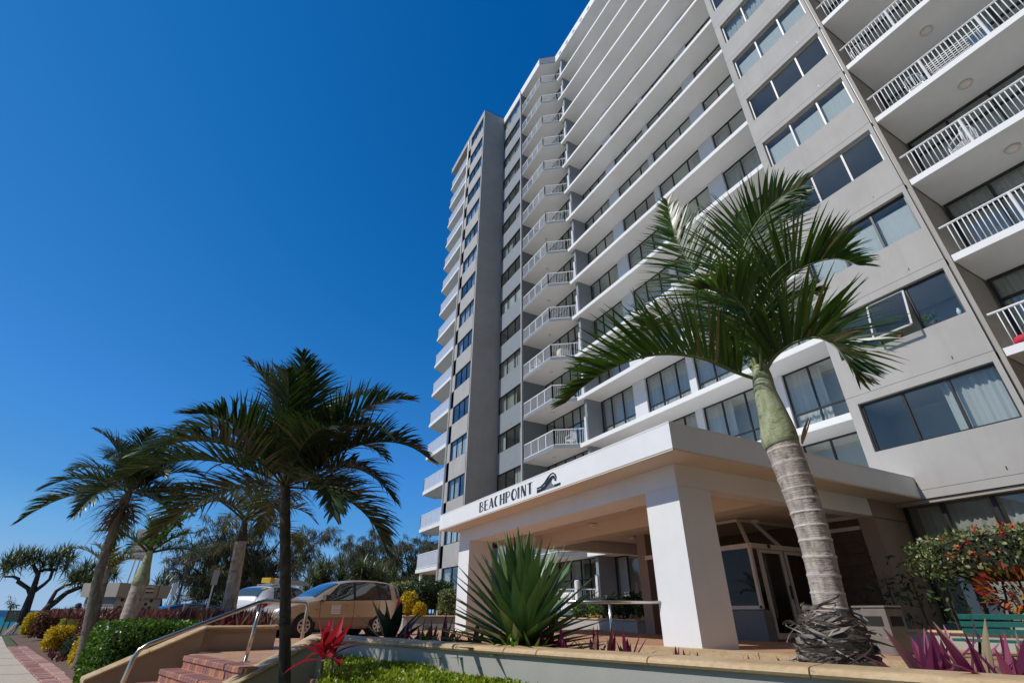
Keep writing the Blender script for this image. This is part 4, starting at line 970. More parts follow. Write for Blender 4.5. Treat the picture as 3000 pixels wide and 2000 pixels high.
planter('planter_wall', 'shaded low planter wall with sandstone coping behind the green bench', [(12.1, 6.86), (12.1, -3)], 0.28, 'garden_wall')
sheet('planter_soil', [(12.2, 6.86), (12.2, -3), (15.6, -3), (15.6, 6.86)], 0.22, M['soil'])

# ================================================================== STREET FURNITURE
BN = thing('park_bench', 'dark green slatted bench with its left end in shade below the flowering shrubs', 'bench', (10.9, 3.6, -0.02))
Y0b, Y1b = 4.75, 2.4
for i in range(3): link('slat', MB().bbox(11.06 + i * 0.012, 11.085 + i * 0.012, Y1b, Y0b - 0.12, 0.255 + i * 0.105, 0.33 + i * 0.105, 0.005).mesh('slat', M['green_slat']), BN).location = -BN.location
for i in range(4): link('slat', MB().bbox(10.58 + i * 0.115, 10.675 + i * 0.115, Y1b, Y0b, 0.16, 0.19, 0.005).mesh('slat', M['green_slat']), BN).location = -BN.location
for y in (4.45, 2.7):
    b = MB(); b.tube([(10.72, y, -0.17), (10.78, y, 0.0), (10.66, y, 0.15)], 0.022, 8); b.tube([(10.95, y, -0.17), (10.92, y, 0.0), (11.06, y, 0.16), (11.11, y, 0.55)], 0.022, 8); b.build('leg', M['blacksteel'], BN)
BIN = thing('litter_bin', 'stainless steel litter bin with a black slot beside the palm base', 'bin', (9.7, 5.15, -0.17))
b = MB(); b.bbox(9.45, 9.95, 4.9, 5.4, -0.17, 0.62, 0.02); b.build('body', M['binsteel'], BIN)
b = MB(); b.box(9.445, 9.46, 4.98, 5.32, 0.36, 0.50); b.box(9.53, 9.87, 4.893, 4.905, 0.36, 0.50); b.build('slot', M['black'], BIN)
b = MB(); b.bbox(9.44, 9.96, 4.89, 5.41, 0.622, 0.65, 0.01); b.build('lid', M['binsteel'], BIN)

# kiosk beyond the garden
def local(o, x, y, th):
    c, s = math.cos(th), math.sin(th); return lambda u, v: (o[0] + u * c - v * s, o[1] + u * s + v * c)
KI = thing('amenities_kiosk', 'grey rendered kiosk with a flared parapet and chequered vent holes', 'kiosk', (-3, 26, -0.6))
ka = at(356, 1706, 24.8); kb = at(262, 1704, 26.4); kc = at(493, 1712, 26.6); ka2 = Vector((ka.x, ka.y)); ul = Vector((kb.x - ka.x, kb.y - ka.y)); ur = Vector((kc.x - ka.x, kc.y - ka.y))
def kp(s, t, z, o=0.0): q = ka2 + ul * s + ur * t; return (q.x, q.y, z)
def kbox(b, s0, s1, t0, t1, z0, z1, sl=0.0, mi=0):
    lo = [kp(s0 + sl, t0 + sl, z0), kp(s1 - sl, t0 + sl, z0), kp(s1 - sl, t1 - sl, z0), kp(s0 + sl, t1 - sl, z0)]; hi = [kp(s0, t0, z1), kp(s1, t0, z1), kp(s1, t1, z1), kp(s0, t1, z1)]
    b.add(lo + hi, [(3, 2, 1, 0), (4, 5, 6, 7), (0, 1, 5, 4), (1, 2, 6, 5), (2, 3, 7, 6), (3, 0, 4, 7)], mi)
zb = at(252, 1748, 26.4).z
b = MB(); kbox(b, -0.06, 1.06, -0.06, 1.06, zb, ka.z, 0.02); b.build('parapet', M['wall'], KI)
b = MB(); kbox(b, 0.03, 0.97, 0.03, 0.97, -0.6, zb - 0.002); b.build('wall', M['conc'], KI)
b = MB(); kbox(b, 0.05, 0.95, 0.022, 0.028, zb - 0.28, zb - 0.02); b.build('window_band', M['darkgrey'], KI)
b = MB()
hw = 0.055
for r in range(5):
    for c in range(7):
        if (r + c) % 2 == 0: t0 = 0.12 + c * 0.10; kbox(b, 0.024, 0.03, t0, t0 + 0.06, zb - 0.14 - r * 0.12, zb - 0.04 - r * 0.12)
b.build('vent_hole', M['black'], KI)
b = MB(); kbox(b, -0.064, -0.05, 0.46, 0.66, zb + 0.18, ka.z - 0.05); b.build('sign_plate', simple('cream_sign', (0.62, 0.56, 0.40), 0.5), KI)
b = MB(); kbox(b, -0.062, -0.058, 0.775, 0.785, zb, ka.z); b.build('panel_joint', M['bronze'], KI)
def text_mesh(body, size, mat, name, par, o, xdir, zdir=Vector((0, 0, 1)), ext=0.004, bold=0.0):
    cu = bpy.data.curves.new(name, 'FONT'); cu.body = body; cu.size = size; cu.extrude = ext; cu.align_x = 'CENTER'; cu.offset = bold; cu.resolution_u = 2
    t = bpy.data.objects.new(name, cu); COL.objects.link(t); dg = bpy.context.evaluated_depsgraph_get(); me = bpy.data.meshes.new_from_object(t.evaluated_get(dg))
    bpy.data.objects.remove(t); me.materials.clear(); me.materials.append(mat)
    x = Vector(xdir).normalized(); z = zdir; y = z.cross(x)
    me.transform(Matrix(((x.x, z.x, -y.x, o[0]), (x.y, z.y, -y.y, o[1]), (x.z, z.z, -y.z, o[2]), (0, 0, 0, 1))))
    return link(name, me, par)
kx = Vector((ur.x, ur.y, 0)).normalized(); kn = Vector((kx.y, -kx.x, 0))
for i, tx in enumerate(('EMERGENCY', 'ASSEMBLY POINT')):
    p = Vector(kp(-0.07, 0.56, ka.z - 0.17 - i * 0.12)); text_mesh(tx, 0.085 if i == 0 else 0.065, M['letter'], 'lettering', KI, p, kx)
# property sign on two posts
SG = thing('property_sign', 'tall white property sign on two posts behind the kiosk', 'sign', (-3.5, 29.8, -0.6))
sa = at(375, 1638, 29.75); sb_ = at(424, 1635, 29.85); st_ = at(398, 1568, 29.75); sx_ = Vector((sb_.x - sa.x, sb_.y - sa.y, 0)) * 1.12; sxn = sx_.normalized(); syn = Vector((-sxn.y, sxn.x, 0)); wS = sx_.length; zB, zT = sa.z, st_.z + 0.3
def sbox(b, u0, u1, v0, v1, z0, z1, mi=0):
    P = lambda u, v, z: (sa.x + sxn.x * u + syn.x * v, sa.y + sxn.y * u + syn.y * v, z)
    b.add([P(u0, v0, z0), P(u1, v0, z0), P(u1, v1, z0), P(u0, v1, z0), P(u0, v0, z1), P(u1, v0, z1), P(u1, v1, z1), P(u0, v1, z1)], [(0, 3, 2, 1), (4, 5, 6, 7), (0, 1, 5, 4), (1, 2, 6, 5), (2, 3, 7, 6), (3, 0, 4, 7)], mi)
b = MB(); sbox(b, 0, wS, 0, 0.06, zB, zT); b.build('panel', M['plastic'], SG)
for u in (0.42, 0.68): b = MB(); sbox(b, u * wS - 0.03, u * wS + 0.03, 0.07, 0.13, -0.7, zT - 0.1); b.build('post', M['white_paint'], SG)
mid = Vector((sa.x, sa.y, 0)) + sxn * wS * 0.5 - syn * 0.004
navy = simple('navy_print', (0.03, 0.03, 0.12), 0.5); pink = simple('red_print', (0.35, 0.02, 0.05), 0.5)
for tx, zz, sz, mt in (('Holiday', zB + 0.86, 0.14, navy), ('Apartments', zB + 0.70, 0.11, navy), ('Beachpoint', zB + 0.32, 0.16, M['letter2']), ('www.beachpoint', zB + 0.17, 0.085, pink)):
    text_mesh(tx, sz, mt, 'lettering', SG, mid + Vector((0, 0, zz)), sxn)
def signpost(name, label, px, py0, py1, D, w, h, mat, tilt=0.0):
    a = at(px, py1, D); t_ = at(px, py0, D); T = thing(name, label, 'sign', (a.x, a.y, -0.6)); b = MB(); b.tube([(a.x, a.y, -0.65), (a.x, a.y, t_.z)], 0.03, 8); b.build('post', M['galv'], T)
    v = Vector((a.x, a.y, 0)).normalized(); s = Vector((v.y, -v.x, 0)); b = MB(); c = Vector((a.x, a.y, t_.z - h / 2)) - v * 0.035
    b.bar(c - s * w / 2, c + s * w / 2, 0.012, h); b.build('plate', M[mat], T); return T
signpost('street_sign', 'grey back of a tall parking sign near the white ringed palm', 608, 1668, 1775, 24, 0.22, 0.52, 'galv')
signpost('street_sign', 'small white parking sign fixed to a post at the kiosk end', 496, 1706, 1775, 23.0, 0.16, 0.38, 'plastic')
b = MB(); p = at(546, 1768, 22); b.tube([(p.x, p.y, -0.6), (p.x, p.y, p.z + 0.02)], 0.07, 8); tag(b.build('bollard', M['darkgrey']), 'short grey bollard showing above the burgundy plants', 'bollard')
# street lamps and flagpole
def street_lamp(label, px, py_top, py_base, D, dirpx):
    a = at(px, py_base, D); t_ = at(px, py_top, D); T = thing('street_lamp', label, 'street lamp', (a.x, a.y, -0.7)); v = Vector((a.x, a.y, 0)).normalized(); s = Vector((v.y, -v.x, 0)) * dirpx
    top = Vector((a.x, a.y, t_.z)); b = MB(); b.tube([(a.x, a.y, -0.7), (a.x, a.y, 1.0), top], [0.07, 0.05, 0.04], 8); b.build('pole', M['blacksteel'], T)
    b = MB(); b.tube([top, top + s * 0.18 + Vector((0, 0, 0.14)), top + s * 0.45 + Vector((0, 0, 0.12)), top + s * 0.62], 0.028, 6); b.build('arm', M['blacksteel'], T)
    c = top + s * 0.62; b = MB(); b.lathe([(0.05, 0.02), (0.12, -0.04), (0.26, -0.12), (0.30, -0.15), (0.02, -0.16)], c, 12); b.lathe([(0.06, 0.16), (0.08, 0.0)], c, 8); b.build('lantern', M['blacksteel'], T); return T
street_lamp('dark curved-arm street lamp left of the big she-oak', 513, 1658, 1780, 30, -1)
street_lamp('dark curved-arm street lamp between the cars and the pandanus clump', 884, 1692, 1760, 38, -1)
FP = at(1078, 1655, 55); ft = at(1090, 1545, 55)
b = MB(); b.tube([(FP.x, FP.y, -0.7), (FP.x, FP.y, ft.z)], [0.10, 0.06], 8); tag(b.build('flagpole', M['galv']), 'slender white flagpole standing among the she-oaks', 'flagpole')
# tan board at the beach end
tp = at(30, 1820, 56); v = Vector((tp.x, tp.y, 0)).normalized(); s = Vector((v.y, -v.x, 0)); T = thing('beach_noticeboard', 'tan leaning board beside the bare trunk by the sea', 'board', (tp.x, tp.y, -0.7))
zt_ = at(40, 1786, 56).z
b = MB(); b.bar(Vector((tp.x, tp.y, tp.z)), Vector((tp.x, tp.y, zt_)), 0.75, 0.06, up=v); b.build('panel', simple('tan_board', (0.30, 0.24, 0.15), 0.8), T)
b = MB(); b.bar(Vector((tp.x, tp.y, -0.75)) + v * 0.08, Vector((tp.x, tp.y, zt_ - 0.1)) + v * 0.08, 0.06); b.build('post', M['timber'], T)

# ================================================================== BALCONY FURNITURE
def plastic_chair(label, loc, rz, sc=1.0, group=None):
    T = thing('plastic_chair', label, 'chair', (0, 0, 0), group)
    MB().bbox(-0.23, 0.23, -0.22, 0.22, 0.40, 0.43, 0.01).build('seat', M['plastic'], T)
    b = MB()
    for i in range(5): b.bar((-0.17 + i * 0.085, 0.21, 0.43), (-0.17 + i * 0.085, 0.27, 0.83), 0.05, 0.015)
    b.tube([(-0.23, 0.22, 0.42), (-0.22, 0.27, 0.8), (-0.12, 0.29, 0.88), (0.12, 0.29, 0.88), (0.22, 0.27, 0.8), (0.23, 0.22, 0.42)], 0.022, 6); b.build('backrest', M['plastic'], T)
    for sx in (-1, 1):
        MB().tube([(sx * 0.24, -0.22, 0.0), (sx * 0.25, -0.2, 0.62), (sx * 0.25, 0.24, 0.64)], 0.022, 6).build('armrest', M['plastic'], T)
        MB().bar((sx * 0.21, 0.2, 0), (sx * 0.21, 0.19, 0.42), 0.04).build('leg', M['plastic'], T)
    T.location = loc; T.rotation_euler = (0, 0, rz); T.scale = (sc,) * 3; return T
def zb(k): return ZK(k) + 0.207
q = onx(2880, 660, 15.9); plastic_chair('white plastic armchair behind the bars of a right balcony', (15.9, 2.05, zb(2)), 2.6)
plastic_chair('white plastic chair at the corner of the fourth right balcony', (15.85, 2.95, zb(4)), 1.6, 0.9)
plastic_chair('white plastic chair half hidden on the third right balcony', (15.85, 2.2, zb(3)), 1.6, 0.9)
for i, (k, y, x) in enumerate(((3, 25.9, 15.75), (3, 25.3, 15.8), (1, 22.8, 16.4), (7, 23.4, 16.0), (8, 23.3, 16.0), (11, 25.8, 15.8))):
    plastic_chair(['white plastic chair at the outer end of the third left balcony', 'white plastic chair next to another on the third left balcony', 'white plastic chair on the lowest left balcony', 'white plastic chair on the seventh left balcony', 'white plastic chair on the eighth left balcony', 'white plastic chair high on the eleventh left balcony'][i], (x, y, zb(k)), 1.2 + i)
b = MB(); b.bbox(15.9, 16.6, 22.7, 23.2, zb(3), zb(3) + 0.75, 0.03); tag(b.build('storage_box', simple('cream_box', (0.7, 0.62, 0.5), 0.6)), 'cream storage box behind the rail of a left balcony', 'box')
DR = thing('drying_rack', 'white folding clothes rack on a right balcony', 'clothes rack', (15.9, 1.4, zb(3)))
b = MB()
for y in (0.5, 1.6): b.bar((15.75, y, zb(3)), (16.2, y, zb(3) + 0.85), 0.02); b.bar((16.2, y, zb(3)), (15.75, y, zb(3) + 0.85), 0.02)
for i in range(6): b.bar((15.72 + i * 0.1, 0.3, zb(3) + 0.86), (15.72 + i * 0.1, 1.8, zb(3) + 0.86), 0.014)
b.build('frame', M['white_paint'], DR)
b = MB(); b.bar((15.9, 0.25, zb(3) + 0.6), (15.92, 0.75, zb(3) + 0.58), 0.03, 0.55); tag(b.build('towel', M['bluecloth']), 'dark blue towel hanging on the clothes rack', 'towel')
b = MB(); b.lathe([(0.18, 0), (0.2, 0.1), (0.12, 0.2), (0.02, 0.22)], (15.5, 3.0, zb(0)), 10); tag(b.build('red_bundle', M['redcloth'], None, True), 'red bundle on the floor of the lowest right balcony', 'bundle')
# sill plants in the open window
def potted(label, x, y, z, s=1.0):
    T = thing('potted_plant', label, 'plant', (x, y, z)); MB().lathe([(0.06 * s, 0), (0.085 * s, 0.13 * s)], (x, y, z), 12).build('pot', simple('terracotta', (0.35, 0.12, 0.07), 0.7), T)
    n = 60; P = np.tile([x, y, z + 0.14 * s], (n, 1)) + rng.normal(size=(n, 3)) * 0.07 * s + [0, 0, 0.08 * s]; V, F = leaf_cards(P, rnd_dirs(n) + [0, 0, 0.6], rnd_dirs(n), 0.1 * s, 0.045 * s); link('foliage', np_mesh('foliage', V, F, M['hedge_green']), T)
potted('small green pot plant on the sill of the right pane', GW + 0.24, 4.45, ZK(1) - 1.38); potted('small green pot plant behind the open sash', GW + 0.24, 5.3, ZK(1) - 1.38)
b = MB(); b.lathe([(0.05, 0), (0.055, 0.16), (0.03, 0.2), (0.03, 0.24), (0.01, 0.25)], (GW + 0.25, 3.85, ZK(1) - 1.38), 12); tag(b.build('white_jar', M['plastic'], None, True), 'white ribbed jar on the sill at the window corner', 'jar')
BQ = thing('barbecue', 'white covered barbecue on the ground floor patio', 'barbecue', (15.9, 22.6, 0.65))
b = MB(); b.bbox(15.7, 16.2, 22.5, 23.6, 1.1, 1.45, 0.08); b.bbox(15.72, 16.18, 22.55, 23.55, 0.65, 1.09, 0.02); b.build('body', M['plastic'], BQ)
b = MB(); b.lathe([(0.14, 0), (0.14, 0.35), (0.1, 0.38)], (15.95, 22.35, 1.60), 12); b.box(15.85, 16.05, 22.25, 22.45, 0.65, 1.60); b.build('urn', M['plastic'], BQ)
# ================================================================== CARS
def catm(P, t):
    """Catmull-Rom through rows of P at parameter t (0..n-1)"""
    n = len(P); i = min(int(t), n - 2); f = t - i
    p0, p1, p2, p3 = P[max(i - 1, 0)], P[i], P[i + 1], P[min(i + 2, n - 1)]
    return 0.5 * ((2 * p1) + (-p0 + p2) * f + (2 * p0 - 5 * p1 + 4 * p2 - p3) * f * f + (-p0 + 3 * p1 - 3 * p2 + p3) * f ** 3)
class CarBody:
    def __init__(s, st):
        s.st = np.array(st, float); s.xs = s.st[:, 0]
    def station(s, x):
        xs = s.xs; i = int(np.clip(np.searchsorted(-xs, -x) - 1, 0, len(xs) - 2)); f = (x - xs[i]) / (xs[i + 1] - xs[i]); return catm(s.st, i + float(np.clip(f, 0, 1)))
    def ring(s, x):
        _, zl, zb, zt, h, hr = s.station(x); hb = h * 0.975
        return np.array([(0, zl), (h * 0.86, zl), (h * 0.965, zl + 0.05), (h, zl + 0.22), (h * 1.0, (zl + zb) / 2 + 0.12), (hb, zb), (hb + (hr - hb) * 0.48, zb + (zt - 0.07 - zb) * 0.55), (hr, zt - 0.06), (hr * 0.82, zt - 0.012), (0, zt)])
    def pt(s, x, v, side=1):
        y, z = catm(s.ring(x), v); return np.array((x, side * max(y, 0), z))
    def nrm(s, x, v, side=1):
        e = 0.02; a = s.pt(x + e, v, side) - s.pt(x - e, v, side); c = s.pt(x, min(v + e, 8.99), side) - s.pt(x, v - e, side); n = np.cross(a, c) * side; L = np.linalg.norm(n); return -n / L if L > 1e-9 else np.array((0, 0, 1))
    def body(s, mats, par, split=None, nx=64, nv=30):
        xs = np.linspace(s.xs[0], s.xs[-1], nx); vs_ = np.linspace(0, 9, nv); V = []
        for x in xs:
            r = [s.pt(x, v, 1) for v in vs_]; r2 = [s.pt(x, v, -1) for v in vs_[1:-1]][::-1]; V += r + r2
        n = 2 * nv - 2; F = []; mi = []
        for i in range(nx - 1):
            for j in range(n):
                q = (i * n + j, i * n + (j + 1) % n, (i + 1) * n + (j + 1) % n, (i + 1) * n + j); F.append(q); mi.append(1 if split and np.mean([V[k][2] for k in q]) < split else 0)
        F2 = [tuple(reversed(range(n))), tuple(range((nx - 1) * n, nx * n))]
        b = MB().add(V, F + F2, mi + [0, 0]); return b.build('body', mats, par, True)
    def patch(s, xa, xb, va, vb, side, off=0.006, nu=8, nv=6):
        """xa, xb may be functions of v"""
        fa = xa if callable(xa) else (lambda v: xa); fb_ = xb if callable(xb) else (lambda v: xb); V = []; F = []
        for i in range(nv + 1):
            t = i / nv; v = va + (vb - va) * t
            for j in range(nu + 1):
                x = fa(t) + (fb_(t) - fa(t)) * j / nu; p = s.pt(x, v, side); nn = s.nrm(x, v, side)
                if nn[1] * side < -0.2: nn = -nn
                V.append(tuple(p + nn * off))
        for i in range(nv):
            for j in range(nu): a = i * (nu + 1) + j; F.append((a, a + 1, a + nu + 2, a + nu + 1) if side > 0 else (a, a + nu + 1, a + nu + 2, a + 1))
        return V, F
def ycyl(b, c, r, w, n=20, mi=0, r2=None):
    r2 = r if r2 is None else r2; o = []
    for y, rr in ((c[1] - w / 2, r2), (c[1] - w * 0.35, r), (c[1] + w * 0.35, r), (c[1] + w / 2, r2)): o += [(c[0] + rr * math.cos(2 * PI * j / n), y, c[2] + rr * math.sin(2 * PI * j / n)) for j in range(n)]
    fs = [(k * n + j, k * n + (j + 1) % n, (k + 1) * n + (j + 1) % n, (k + 1) * n + j) for k in range(3) for j in range(n)] + [tuple(reversed(range(n))), tuple(range(3 * n, 4 * n))]
    b.add(o, fs, mi)
def wheel(par, x, y, side, rad=0.305, rim=None):
    w = MB(); ycyl(w, (x, y - side * 0.09, rad), rad, 0.19, 24, 0, rad * 0.93); o = w.build('wheel', M['black'], par, False); auto_smooth(o, 50)
    r = MB(); yy = y + side * 0.008; ycyl(r, (x, yy - side * 0.02, rad), 0.06, 0.05, 12)
    for k in range(7): a = 2 * PI * k / 7 + 0.2; r.bar((x, yy, rad), (x + 0.185 * math.cos(a), yy, rad + 0.185 * math.sin(a)), 0.05, 0.02, up=(0, 1, 0))
    n = 24
    for ra, rb in ((0.20, 0.165),):
        vs = [(x + q * math.cos(2 * PI * j / n), yy + side * dy, rad + q * math.sin(2 * PI * j / n)) for q, dy in ((ra, 0.0), (rb, 0.006)) for j in range(n)]; r.add(vs, [(j, (j + 1) % n, n + (j + 1) % n, n + j) for j in range(n)])
    r.build('rim', M['rim'], o)
    d = MB(); ycyl(d, (x, yy - side * 0.05, rad), 0.19, 0.02, 20); d.build('brake_disc', M['blacksteel'], o)
def carpaint(name, c, metal=0.0, rough=0.28):
    m, t, b, o = new_mat(name); v = coords(t); t.links.new(ramp(t, noise(t, v, 3, 4), [(0.3, tuple(x * 0.93 for x in c)), (0.7, c)]), b.inputs['Base Color']); b.inputs['Metallic'].default_value = metal; b.inputs['Roughness'].default_value = rough
    b.inputs['Coat Weight'].default_value = 0.7; b.inputs['Coat Roughness'].default_value = 0.06; return m
M['gold'] = carpaint('champagne_paint', (0.56, 0.41, 0.25), 0.35, 0.34); M['taupe'] = carpaint('taupe_lower_paint', (0.24, 0.17, 0.115), 0.25, 0.4); M['wcar'] = carpaint('white_car_paint', (0.72, 0.72, 0.71), 0.0, 0.3); M['bcar'] = carpaint('navy_car_paint', (0.012, 0.02, 0.09), 0.2, 0.3)
M['rim'] = simple('alloy_rim', (0.62, 0.61, 0.60), 0.35, 0.8); M['tail'] = simple('red_tail_lens', (0.45, 0.005, 0.012), 0.12); M['headl'] = simple('headlight_lens', (0.55, 0.58, 0.62), 0.08, 0.3); M['amber'] = simple('amber_lens', (0.7, 0.2, 0.01), 0.2)
def seam(cb, x, va, vb, side, par, n=10, name='door_seam', xb=None):
    b = MB(); pts = []
    for i in range(n + 1): v = va + (vb - va) * i / n; xx = x if xb is None else x + (xb - x) * i / n; pts.append(Vector(cb.pt(xx, v, side) + cb.nrm(xx, v, side) * 0.001))
    b.tube(pts, 0.006, 4); b.build(name, M['black'], par)
def car(label, cat, spec):
    T = thing('parked_car', label, cat, (0, 0, 0)); cb = CarBody(spec['st']); cb.body([M[spec['paint']], M[spec.get('lower', spec['paint'])]], T, spec.get('split'))
    for sd in (1, -1):
        for (nm, xa, xb, va, vb) in spec['side']:
            V, F = cb.patch(xa, xb, va, vb, sd, 0.004); g = MB().add(V, F).build(nm, M['glasscar'], T, True)
        # dark surround behind the side glass
        xa, xb = spec['dlo']; V, F = cb.patch(xa, xb, 5.02, 6.98, sd, 0.0022, 16, 6); MB().add(V, F).build('window_surround', M['black'], T, True)
        for x in spec['wheels']:
            st = cb.station(x); hw = st[4]
            d = MB(); n = 24; R = 0.372; vs = [(x + R * math.cos(2 * PI * j / n), sd * (hw + 0.003), 0.30 + R * math.sin(2 * PI * j / n)) for j in range(n)]; vs += [(p[0], sd * (hw - 0.25), p[2]) for p in vs]
            d.add(vs, [tuple(range(n))] + [(j, (j + 1) % n, n + (j + 1) % n, n + j) for j in range(n)]); d.build('wheel_arch', M['black'], T)
            wheel(T, x, sd * (hw + 0.012), sd)
        for (x, va, vb, xb) in spec['seams']: seam(cb, x, va, vb, sd, T, xb=xb)
        for x, v in spec['handles']:
            p = Vector(cb.pt(x, v, sd)); MB().bbox(p.x - 0.09, p.x + 0.09, min(p.y, p.y + sd * 0.03), max(p.y, p.y + sd * 0.03), p.z - 0.022, p.z + 0.022, 0.008).build('door_handle', M[spec.get('handle', spec['paint'])], T)
        p = Vector(cb.pt(spec['mirror'], 5.2, sd)); mb = MB(); mb.bbox(p.x - 0.04, p.x + 0.07, min(p.y + sd * 0.04, p.y + sd * 0.24), max(p.y + sd * 0.04, p.y + sd * 0.24), p.z - 0.01, p.z + 0.15, 0.03); mb.bar((p.x, p.y, p.z + 0.03), (p.x, p.y + sd * 0.06, p.z + 0.05), 0.05); mb.build('wing_mirror', M[spec.get('mirrormat', 'black')], T)
        V, F = cb.patch(*spec['head'], sd, 0.008, 6, 5); MB().add(V, F).build('headlight', M['headl'], T, True)
        V, F = cb.patch(*spec['tail'], sd, 0.008, 6, 6); MB().add(V, F).build('tail_light', M['tail'], T, True)
    for nm, key in (('windscreen', 'ws'), ('rear_window', 'rw')):
        if key in spec:
            xa, xb = spec[key]; V = []; F = []
            nu = 10; nvv = 12; vv = list(np.linspace(7.15, 9, nvv // 2 + 1)); cols = [(v, 1) for v in vv] + [(v, -1) for v in vv[::-1][1:]]
            for i in range(nu + 1):
                x = xa + (xb - xa) * i / nu
                for v, sd in cols: V.append(tuple(cb.pt(x, v, sd) + np.array((0.004 if key == 'ws' else -0.004, 0, 0.005))))
            k = len(cols)
            for i in range(nu):
                for j in range(k - 1): a = i * k + j; F.append((a, a + 1, a + k + 1, a + k))
            MB().add(V, F).build(nm, M['glasscar'], T, True)
    return T, cb
# --- champagne people carrier
gold = dict(paint='gold', lower='taupe', split=0.50, handle='gold', mirrormat='blacksteel',
    st=[(2.22, 0.30, 0.60, 0.66, 0.50, 0.40), (2.17, 0.24, 0.66, 0.73, 0.66, 0.54), (2.02, 0.21, 0.74, 0.82, 0.80, 0.66), (1.7, 0.20, 0.84, 0.93, 0.855, 0.72), (1.32, 0.20, 0.92, 1.02, 0.865, 0.74), (1.10, 0.20, 0.95, 1.10, 0.868, 0.73), (0.7, 0.20, 0.97, 1.33, 0.87, 0.68), (0.25, 0.20, 0.985, 1.53, 0.87, 0.63), (-0.2, 0.20, 1.0, 1.615, 0.87, 0.62), (-0.9, 0.20, 1.02, 1.64, 0.87, 0.62), (-1.5, 0.21, 1.035, 1.615, 0.865, 0.61), (-1.9, 0.23, 1.04, 1.555, 0.84, 0.59), (-2.08, 0.25, 1.03, 1.44, 0.80, 0.56), (-2.19, 0.30, 0.98, 1.12, 0.72, 0.55), (-2.22, 0.34, 0.85, 0.90, 0.66, 0.5)],
    side=[('front_window', lambda t: 0.82 - 0.62 * t, lambda t: -0.22 - 0.02 * t, 5.12, 6.85), ('rear_window', lambda t: -0.31, lambda t: -1.18 + 0.06 * t, 5.12, 6.85), ('quarter_window', lambda t: -1.25 + 0.06 * t, lambda t: -1.66 + 0.10 * abs(t - 0.4), 5.15, 6.82), ('rear_quarter_window', lambda t: -1.88, lambda t: -2.10 + 0.10 * t, 5.2, 6.75)],
    dlo=(lambda t: 0.98 - 0.74 * t, lambda t: -1.70 + 0.05 * t), wheels=(1.34, -1.23), seams=[(0.85, 1.9, 5.0, 0.92), (-0.26, 1.9, 5.0, None), (-1.22, 3.6, 5.0, None)], handles=[(-0.10, 4.55), (-1.02, 4.55)], mirror=0.80, head=(2.155, 1.80, 4.25, 5.3), tail=(-1.98, -2.18, 4.0, 5.6), ws=(1.08, 0.30), rw=(-2.05, -2.16))
CAR, cb = car('champagne gold people carrier with taupe lower doors parked facing the steps', 'car', gold)
b = MB(); p = cb.pt(0.35, 4.0, 1); b.add([tuple(cb.pt(x, v, 1) + np.array((0, 0.006, 0))) for v in (3.72, 4.62) for x in (0.52, 0.22)], [(0, 1, 3, 2)]); b.build('door_notice', M['plastic'], CAR)
b = MB()
for i, v in enumerate((4.5, 4.35, 4.15, 4.0, 3.85)): b.add([tuple(cb.pt(x, vv, 1) + np.array((0, 0.0085, 0))) for vv in (v, v + 0.045) for x in (0.50 - 0.03 * (i % 2), 0.24)], [(0, 1, 3, 2)])
b.build('notice_print', M['letter2'], CAR)
b = MB(); p = cb.pt(1.02, 4.15, 1); b.bbox(p[0] - 0.05, p[0] + 0.05, p[1] - 0.01, p[1] + 0.012, p[2] - 0.018, p[2] + 0.018, 0.004); b.build('side_indicator', M['amber'], CAR)
b = MB(); b.bbox(2.16, 2.24, -0.50, 0.50, 0.30, 0.42, 0.02); b.build('bumper_intake', M['bcar'], CAR)
b = MB(); b.bbox(2.17, 2.245, -0.34, 0.34, 0.50, 0.63, 0.02); b.build('grille', M['bcar'], CAR)
b = MB(); b.box(2.242, 2.252, -0.19, 0.19, 0.40, 0.50); b.build('number_plate', M['plastic'], CAR)
b = MB()
for y in (0.38, -0.38): b.bbox(0.0, 0.14, y - 0.22, y + 0.22, 0.75, 1.30, 0.05); b.bbox(-0.95, -0.82, y - 0.22, y + 0.22, 0.75, 1.28, 0.05)
b.build('seat', M['letter2'], CAR)
CAR.location = (3.62, 19.06, -0.17); CAR.rotation_euler = (0, 0, math.atan2(-0.30, -0.955))
